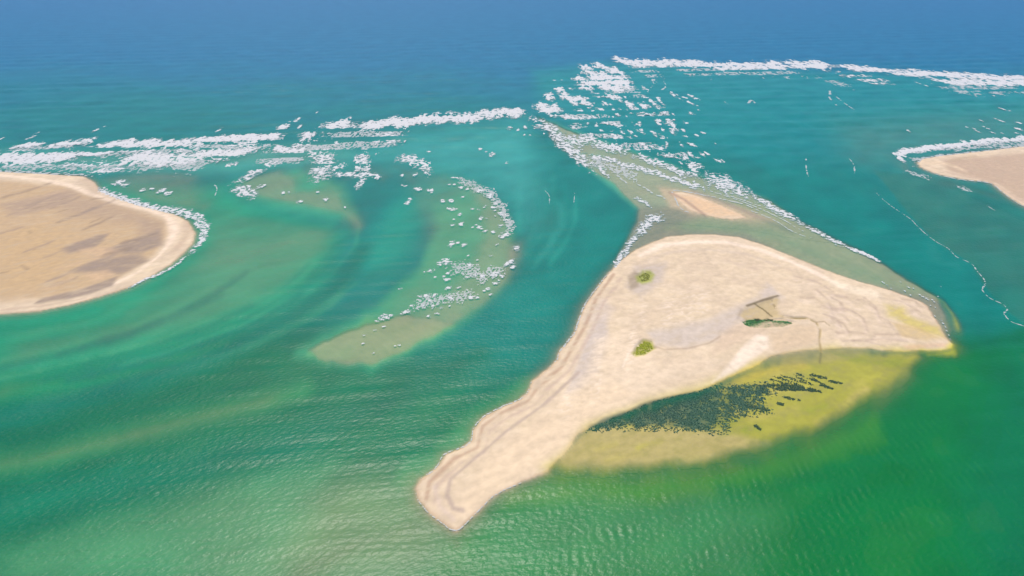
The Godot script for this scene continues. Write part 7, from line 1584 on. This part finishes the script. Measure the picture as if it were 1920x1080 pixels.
	["foam_line", "thin foam belt over the crest of the sandbar platform", "foam", "foam belts on the sandbar", 1, 6.12, 1.047, 0.301, [157.8, -1406, 198.9, -1374, 227, -1333, 254, -1307, 283.6, -1279, 301.2, -1249, 326.6, -1214, 353.1, -1189]],
	["foam_patch", "dense foam field on the ocean flank of the sandbar", "foam", "foam belts on the sandbar", 1, 19.03, 0.976, 0.323, [360.2, -1233, 386.3, -1211, 411, -1177, 428.9, -1142]],
	["foam_patch", "small foam wedge above the dense foam field", "foam", "foam belts on the sandbar", 1, 11.06, 1.063, 0.296, [339.2, -1286, 360.7, -1311, 382.4, -1347]],
	["foam_line", "lace on the tan water of the sandbar platform", "foam", "foam belts on the sandbar", 2, 12.79, 1.066, 0.296, [145.8, -1398, 184.3, -1344, 219.1, -1286, 255, -1252]],
	["breaking_wave", "tapering breaker strip along the ocean side of the island lagoon", "wave", "foam belts on the sandbar", 1, 8.17, 0.898, 0.351, [421.3, -1148, 433.8, -1131, 440.6, -1083, 454.9, -1040, 462.3, -1003]],
	["breaking_wave", "narrow end of the breaker strip beside the island beach", "wave", "foam belts on the sandbar", 1, 5.31, 0.817, 0.386, [462.3, -1007, 472, -982.7, 483.4, -946.5, 495.1, -916.4]],
	["breaking_wave", "bright pointed tip of the breaker strip near the island head", "wave", "foam belts on the sandbar", 0, 3.19, 0.767, 0.41, [492.9, -922.3, 502.9, -900.9, 512.6, -880.4, 519.2, -865.9]],
	["foam_line", "thin foam thread along the sandbar's pale crest", "foam", "foam belts on the sandbar", 3, 1.3, 0.932, 0.338, [278.9, -1174, 308.1, -1171, 333.7, -1154, 372.4, -1125, 400.5, -1096, 420.7, -1048]],
	["foam_line", "long foam thread in the brown wash behind the sandbar", "foam", "foam belts on the sandbar", 3, 1.44, 0.9, 0.35, [349.7, -1183, 391, -1125, 428.4, -1057, 452.9, -978.4]],
	["foam_line", "second foam thread in the brown wash behind the sandbar", "foam", "foam belts on the sandbar", 3, 1.1, 0.847, 0.372, [394.9, -1078, 422.9, -1028, 437.2, -974, 460.1, -948.6]],
	["foam_line", "third foam thread in the brown wash behind the sandbar", "foam", "foam belts on the sandbar", 3, 1.08, 0.897, 0.351, [365.9, -1171, 406.3, -1115, 443.4, -1062, 470.2, -974]],
	["foam_line", "curved foam thread ahead of the sandbar point", "foam", "foam belts on the sandbar", 3, 2.23, 1.014, 0.311, [198.4, -1279, 205.1, -1246, 214, -1211]],
	["foam_line", "long curved foam thread beside the sandbar point", "foam", "foam belts on the sandbar", 3, 1.91, 0.956, 0.33, [228.4, -1220, 241.9, -1189, 252.9, -1154, 266.6, -1137, 270.9, -1112]],
	["foam_line", "short bright foam thread in the bay mouth beside the deep channel", "foam", "foam belts on the sandbar", 1, 3.84, 0.924, 0.341, [214, -1142, 226.7, -1117, 237.9, -1088]],
	["foam_line", "swash thread on the bay side of the bare sandbar", "foam", "foam belts on the sandbar", 3, 1.47, 0.921, 0.342, [288.2, -1177, 286.1, -1131, 284.4, -1085, 296.8, -1057]],
	["foam_line", "foam strip crossing the bay mouth between sandbar and island", "foam", "swash lines on the beaches", 1, 6.08, 0.85, 0.371, [250.8, -1053, 229.6, -1033, 210.9, -1001, 188.6, -957]],
	["foam_line", "foam strip narrowing onto the island's channel shore", "foam", "swash lines on the beaches", 1, 3.62, 0.774, 0.407, [192.4, -965.4, 173.8, -924.3, 156.7, -882.2, 139.3, -843.2]],
	["foam_line", "thin swash line on the channel shore of the arrow-shaped island", "foam", "swash lines on the beaches", 3, 1.01, 0.632, 0.498, [139.8, -846.6, 130.1, -828, 109.3, -783.5, 90.6, -739.9, 80.1, -703.8, 71.7, -671.6, 60.2, -647.2, 51.3, -628.4, 48.1, -614.6, 38.2, -599.2]],
	["foam_line", "thin swash line along the tail of the arrow-shaped island", "foam", "swash lines on the beaches", 3, 0.78, 0.487, 0.646, [20.2, -576.7, 14.9, -554.6, 5.7, -542.2, -10.3, -531.9, -28.2, -515.4, -35.5, -499.6, -37, -481.6, -44.6, -472.9, -59, -464.4, -65.9, -444.8, -77.2, -433.2, -79.8, -422]],
	["foam_line", "thin swash line around the tail tip and lee shore of the arrow-shaped island", "foam", "swash lines on the beaches", 3, 0.55, 0.425, 0.74, [-79.8, -422, -75, -407.7, -64.1, -394, -51.7, -382.5, -42.7, -377.2, -33.2, -387.9, -24.1, -400.8, -16, -412.4, -2.6, -422.6, 14.7, -433.2]],
	["whitecap", "tiny foam fleck in the shallows off the island's blunt head", "whitecap", "flecks off the island head", 1, 1.41, 0.704, 0.447, [488, -802.7, 491.2, -801.2]],
	["whitecap", "tiny foam fleck in the shallows off the island's blunt head", "whitecap", "flecks off the island head", 1, 1.4, 0.699, 0.451, [489.1, -794.9, 492.2, -793.4]],
	["whitecap", "tiny foam fleck in the shallows off the island's blunt head", "whitecap", "flecks off the island head", 1, 1.04, 0.692, 0.455, [490.6, -785.7, 492.7, -784.1]],
	["whitecap", "tiny foam fleck in the shallows off the island's blunt head", "whitecap", "flecks off the island head", 1, 1.06, 0.706, 0.446, [512.6, -804.3, 514.7, -802.7]],
	["whitecap", "tiny foam fleck in the shallows off the island's blunt head", "whitecap", "flecks off the island head", 1, 1.39, 0.696, 0.453, [514.7, -790.3, 517.8, -788.7]],
	["whitecap", "tiny foam fleck in the shallows off the island's blunt head", "whitecap", "flecks off the island head", 1, 1.04, 0.692, 0.455, [519.7, -785.7, 521.8, -784.1]],
	["whitecap", "tiny foam fleck in the shallows off the island's blunt head", "whitecap", "flecks off the island head", 1, 1.03, 0.684, 0.46, [516.1, -773.6, 518.2, -772.1]],
	["whitecap", "tiny foam fleck in the shallows off the island's blunt head", "whitecap", "flecks off the island head", 1, 1.36, 0.68, 0.463, [517.9, -767.7, 520.9, -766.2]],
	["whitecap", "tiny foam fleck in the shallows off the island's blunt head", "whitecap", "flecks off the island head", 1, 2.19, 0.674, 0.467, [520.2, -758.9, 524.1, -757.5]],
	["whitecap", "tiny foam fleck in the shallows off the island's blunt head", "whitecap", "flecks off the island head", 1, 1.35, 0.676, 0.466, [518.9, -761.8, 521.9, -760.4]],
	["whitecap", "tiny foam fleck in the shallows off the island's blunt head", "whitecap", "flecks off the island head", 1, 1, 0.67, 0.47, [526.7, -753.2, 528.8, -751.7]],
	["whitecap", "tiny foam fleck in the shallows off the island's blunt head", "whitecap", "flecks off the island head", 1, 1, 0.666, 0.473, [526.3, -747.5, 528.3, -746.1]],
	["whitecap", "tiny foam fleck in the shallows off the island's blunt head", "whitecap", "flecks off the island head", 1, 0.82, 0.659, 0.478, [516.5, -737.7, 518, -736.3]],
	["whitecap", "tiny foam fleck in the shallows off the island's blunt head", "whitecap", "flecks off the island head", 1, 0.82, 0.656, 0.48, [520.1, -733.6, 521.7, -732.2]],
	["whitecap", "tiny foam fleck in the shallows off the island's blunt head", "whitecap", "flecks off the island head", 1, 0.81, 0.648, 0.486, [511.5, -722.7, 513.1, -721.4]],
	["whitecap", "tiny foam fleck in the shallows off the island's blunt head", "whitecap", "flecks off the island head", 1, 0.8, 0.641, 0.491, [507, -712.1, 508.5, -710.8]],
	["whitecap", "tiny foam fleck in the shallows off the island's blunt head", "whitecap", "flecks off the island head", 1, 0.95, 0.634, 0.497, [509.3, -701.8, 511.2, -700.5]],
	["whitecap", "tiny foam fleck in the shallows off the island's blunt head", "whitecap", "flecks off the island head", 1, 0.94, 0.628, 0.501, [506.9, -694.2, 508.8, -692.9]],
	["whitecap", "tiny foam fleck in the shallows off the island's blunt head", "whitecap", "flecks off the island head", 1, 0.93, 0.623, 0.505, [505.1, -686.7, 507, -685.4]],
	["whitecap", "tiny foam fleck in the shallows off the island's blunt head", "whitecap", "flecks off the island head", 1, 0.92, 0.616, 0.511, [501.4, -676.9, 503.3, -675.7]],
	["whitecap", "tiny foam fleck in the shallows off the island's blunt head", "whitecap", "flecks off the island head", 1, 0.91, 0.61, 0.516, [498.4, -667.3, 500.3, -666.1]],
	["whitecap", "tiny foam fleck in the shallows off the island's blunt head", "whitecap", "flecks off the island head", 1, 0.9, 0.603, 0.522, [494.9, -657.9, 496.7, -656.8]],
	["whitecap", "tiny foam fleck in the shallows off the island's blunt head", "whitecap", "flecks off the island head", 1, 0.7, 0.696, 0.453, [558.8, -790.3, 559.9, -788.7]],
	["whitecap", "tiny foam fleck in the shallows off the island's blunt head", "whitecap", "flecks off the island head", 1, 1.03, 0.687, 0.458, [504.7, -778.1, 506.8, -776.6]],
	["whitecap", "tiny foam fleck in the shallows off the island's blunt head", "whitecap", "flecks off the island head", 1, 1.02, 0.679, 0.464, [506.1, -766.2, 508.2, -764.7]],
	["whitecap", "tiny foam fleck in the shallows off the island's blunt head", "whitecap", "flecks off the island head", 1, 1.01, 0.676, 0.466, [538.9, -761.8, 541, -760.4]],
	["breaking_wave", "long white outer breaker of the far bar, from its free end", "wave", "outer breakers of the far bar", 0, 14.1, 1.973, 0.16, [379.2, -2707, 446.5, -2668, 524, -2630, 646.1, -2617, 714.6, -2569, 812, -2557, 916.5, -2569, 1019, -2593]],
	["breaking_wave", "rising middle part of the outer breaker of the far bar", "wave", "outer breakers of the far bar", 0, 15.18, 1.946, 0.162, [994.6, -2581, 1084, -2581, 1151, -2605, 1179, -2533]],
	["breaking_wave", "long straight outer breaker of the far bar toward the pointed spit", "wave", "outer breakers of the far bar", 0, 12.93, 1.808, 0.175, [1172, -2557, 1265, -2487, 1340, -2432, 1424, -2400, 1518, -2358, 1604, -2308, 1702, -2288, 1937, -2222]],
	["breaking_wave", "second white crest inside the far bar, short and thick", "wave", "outer breakers of the far bar", 1, 16.22, 1.782, 0.177, [1105, -2400, 1146, -2318, 1223, -2308]],
	["breaking_wave", "second white crest inside the far bar toward the pointed spit", "wave", "outer breakers of the far bar", 0, 9.93, 1.697, 0.186, [1366, -2250, 1433, -2232, 1518, -2232, 1634, -2213, 1828, -2168]],
	["foam_patch", "hanging foam lace under the free end of the far outer breaker", "foam", "outer breakers of the far bar", 2, 23.96, 1.843, 0.171, [399.1, -2510, 468.8, -2421, 529.3, -2358]],
	["foam_patch", "faint foam lace on the teal water inside the far outer breaker", "foam", "outer breakers of the far bar", 2, 16.72, 1.857, 0.17, [556, -2487, 685.8, -2443, 852.6, -2443, 1011, -2421]],
	["foam_patch", "drifting foam lace under the middle of the far bar", "foam", "outer breakers of the far bar", 2, 23.79, 1.699, 0.186, [1040, -2379, 1037, -2204, 1041, -2100]],
	["foam_patch", "foam lace behind the second crest near the pointed spit", "foam", "outer breakers of the far bar", 2, 14.71, 1.634, 0.193, [1303, -2151, 1365, -2117, 1474, -2134, 1569, -2117]],
	["foam_line", "winding foam thread drifting on teal water below the far bar", "foam", "drifting foam threads", 3, 1.79, 1.489, 0.212, [602.7, -1975, 597.2, -1917, 606, -1876]],
	["foam_line", "short foam thread with a hooked end below the far bar", "foam", "drifting foam threads", 3, 1.93, 1.487, 0.212, [651.5, -1910, 682, -1960, 677.4, -1917, 680.3, -1890]],
	["foam_line", "forked foam thread below the middle of the far bar", "foam", "drifting foam threads", 3, 2.13, 1.523, 0.207, [968.7, -2117, 915.7, -1990, 900.2, -1917, 888.5, -1876]],
	["foam_line", "sloping foam thread below the middle of the far bar", "foam", "drifting foam threads", 3, 1.77, 1.476, 0.214, [944, -2020, 923.7, -1890, 917.1, -1811]],
	["foam_line", "pale foam thread on the deep teal inlet water", "foam", "drifting foam threads", 3, 1.07, 1.068, 0.295, [615.7, -1386, 591.5, -1329, 567, -1252]],
	["foam_line", "curved pale foam thread at the edge of the murky water", "foam", "drifting foam threads", 3, 1.08, 1.075, 0.293, [701.5, -1386, 690.3, -1336, 665.3, -1276]],
	["foam_line", "winding foam thread under the far bar beside the hanging lace", "foam", "drifting foam threads", 3, 1.84, 1.674, 0.189, [490.3, -2279, 482.1, -2186, 451.8, -2100]],
	["foam_line", "twisted foam thread under the far bar", "foam", "drifting foam threads", 3, 1.87, 1.697, 0.186, [462.7, -2318, 448.6, -2204, 424, -2142]],
	["foam_line", "long winding foam front between teal channel and murky green water", "foam", "drifting foam threads", 3, 0.81, 0.734, 0.429, [663.4, -1189, 650.4, -1148, 645.4, -1096, 646.3, -1033, 639.3, -989.4, 635.5, -940.4, 639.5, -912.5, 634.4, -882.2, 641.4, -862.4, 635.6, -838.1, 624.9, -802.1, 608, -780.5, 602.9, -756.9, 608.8, -739.9, 604.3, -724.9, 595.2, -716.9, 590.4, -698.7, 598.6, -687.4, 624.7, -662.1]],
	["whitecap", "small white fleck off the seaward beach of the pointed spit", "whitecap", "flecks off the pointed spit", 1, 5.03, 1.433, 0.22, [1317, -1849, 1326, -1836]],
	["whitecap", "small white fleck off the seaward beach of the pointed spit", "whitecap", "flecks off the pointed spit", 1, 2.56, 1.42, 0.222, [1326, -1830, 1329, -1817]],
	["whitecap", "small white fleck off the seaward beach of the pointed spit", "whitecap", "flecks off the pointed spit", 1, 2.64, 1.466, 0.215, [1333, -1896, 1336, -1883]],
	["whitecap", "small white fleck off the seaward beach of the pointed spit", "whitecap", "flecks off the pointed spit", 1, 4.55, 1.297, 0.243, [1143, -1653, 1152, -1642]],
	["whitecap", "small white fleck off the seaward beach of the pointed spit", "whitecap", "flecks off the pointed spit", 1, 3.71, 1.267, 0.249, [1103, -1611, 1110, -1601]],
	["whitecap", "small white fleck off the seaward beach of the pointed spit", "whitecap", "flecks off the pointed spit", 1, 2.45, 1.36, 0.232, [1140, -1743, 1144, -1732]],
	["whitecap", "small white fleck off the seaward beach of the pointed spit", "whitecap", "flecks off the pointed spit", 1, 2.33, 1.297, 0.243, [1103, -1653, 1107, -1642]],
	["whitecap", "small white fleck off the seaward beach of the pointed spit", "whitecap", "flecks off the pointed spit", 1, 3.93, 1.343, 0.235, [1227, -1720, 1233, -1708]],
	["whitecap", "small white fleck off the seaward beach of the pointed spit", "whitecap", "flecks off the pointed spit", 1, 2.45, 1.36, 0.232, [1229, -1743, 1232, -1732]],
	["whitecap", "small white fleck off the seaward beach of the pointed spit", "whitecap", "flecks off the pointed spit", 1, 2.42, 1.343, 0.235, [1180, -1720, 1184, -1708]],
	["whitecap", "small white fleck off the seaward beach of the pointed spit", "whitecap", "flecks off the pointed spit", 1, 4.47, 1.275, 0.247, [938.3, -1621, 948.2, -1611]],
	["whitecap", "small white fleck off the seaward beach of the pointed spit", "whitecap", "flecks off the pointed spit", 1, 2.31, 1.282, 0.246, [959.1, -1632, 963.8, -1621]],
	["whitecap", "small white fleck off the seaward beach of the pointed spit", "whitecap", "flecks off the pointed spit", 1, 2.35, 1.304, 0.242, [1080, -1664, 1085, -1653]],
	["whitecap", "small white fleck off the seaward beach of the pointed spit", "whitecap", "flecks off the pointed spit", 1, 3.69, 1.26, 0.25, [1131, -1601, 1137, -1591]],
	["whitecap", "small white fleck off the seaward beach of the pointed spit", "whitecap", "flecks off the pointed spit", 1, 6.03, 1.289, 0.245, [1212, -1642, 1225, -1632]],
	["whitecap", "small white fleck off the seaward beach of the pointed spit", "whitecap", "flecks off the pointed spit", 1, 5.4, 1.32, 0.239, [1255, -1686, 1266, -1675]],
	["whitecap", "small white fleck off the seaward beach of the pointed spit", "whitecap", "flecks off the pointed spit", 1, 4.37, 1.246, 0.253, [1182, -1581, 1191, -1571]],
	["whitecap", "small white fleck off the seaward beach of the pointed spit", "whitecap", "flecks off the pointed spit", 1, 2.31, 1.286, 0.245, [1111, -1637, 1115, -1627]],
	["whitecap", "small white fleck off the seaward beach of the pointed spit", "whitecap", "flecks off the pointed spit", 1, 2.8, 1.558, 0.203, [1463, -2028, 1465, -2013]],
	["whitecap", "small white fleck off the seaward beach of the pointed spit", "whitecap", "flecks off the pointed spit", 1, 2.8, 1.558, 0.203, [1408, -2028, 1411, -2013]],
	["whitecap", "small white fleck off the seaward beach of the pointed spit", "whitecap", "flecks off the pointed spit", 1, 4.99, 1.706, 0.185, [1293, -2241, 1300, -2222]],
	["whitecap", "small white fleck off the seaward beach of the pointed spit", "whitecap", "flecks off the pointed spit", 1, 3.01, 1.674, 0.189, [1295, -2195, 1299, -2177]],
	["whitecap", "small white fleck off the seaward beach of the pointed spit", "whitecap", "flecks off the pointed spit", 1, 2.26, 1.253, 0.252, [1151, -1591, 1155, -1581]],
	["breaking_wave", "curling breaker rim around the tip of the pointed spit", "wave", "surf at the pointed spit", 0, 4.88, 1.174, 0.269, [796.4, -1347, 815.5, -1398, 857.2, -1435, 906.7, -1456, 968.1, -1478, 1030, -1500, 1104, -1523, 1180, -1542, 1386, -1596]],
	["foam_patch", "streaky grey foam wash between breaker rim and pointed spit", "foam", "surf at the pointed spit", 2, 8.12, 1.16, 0.272, [811.6, -1366, 852.5, -1398, 911.1, -1422, 985.5, -1452, 1060, -1478, 1158, -1509, 1347, -1561]],
	["foam_line", "bright swash line on the seaward beach of the pointed spit", "foam", "swash lines on the beaches", 3, 1.91, 1.126, 0.28, [790.6, -1322, 813.7, -1329, 834, -1359, 855.3, -1378, 894.1, -1398, 963.4, -1420, 1035, -1443, 1131, -1478, 1322, -1528]],
	["foam_line", "bright swash line on the lagoon beach of the pointed spit", "foam", "swash lines on the beaches", 3, 1.26, 0.971, 0.324, [812.6, -1311, 818.5, -1279, 831, -1256, 854.1, -1236, 884.5, -1223, 891.5, -1207, 882.1, -1168, 873.3, -1125, 870.3, -1091, 872.4, -993.8]],
	["foam_patch", "faint stirred foam under the tip of the pointed spit", "foam", "surf at the pointed spit", 2, 7.19, 1.028, 0.307, [761.8, -1286, 782.2, -1266, 803.5, -1239]],
	["foam_line", "pale foam trail on the murky water beside the pointed spit", "foam", "drifting foam threads", 2, 4.84, 0.967, 0.326, [809.7, -1189, 830.5, -1183, 830.6, -1159]],
	["foam_line", "short pale foam trail on the murky water further from the pointed spit", "foam", "drifting foam threads", 3, 0.9, 0.901, 0.35, [810.1, -1096, 808.3, -1070]],
	["foam_line", "faint pale foam thread drifting on the shallow green water beside a shoal", "foam", "faint threads beside the shoals", 3, 0.87, 0.964, 0.327, [-552.7, -1211, -534.8, -1177, -523.5, -1131]],
	["foam_line", "faint pale foam thread drifting on the shallow green water beside a shoal", "foam", "faint threads beside the shoals", 3, 0.94, 1.045, 0.302, [-687, -1329, -657.4, -1286, -646.6, -1252]],
	["foam_line", "faint pale foam thread drifting on the shallow green water beside a shoal", "foam", "faint threads beside the shoals", 3, 0.85, 0.94, 0.335, [58.2, -1180, 66, -1142, 63.7, -1096]],
	["foam_line", "faint pale foam thread drifting on the shallow green water beside a shoal", "foam", "faint threads beside the shoals", 3, 0.84, 0.939, 0.336, [113.1, -1165, 106.7, -1109]],
]
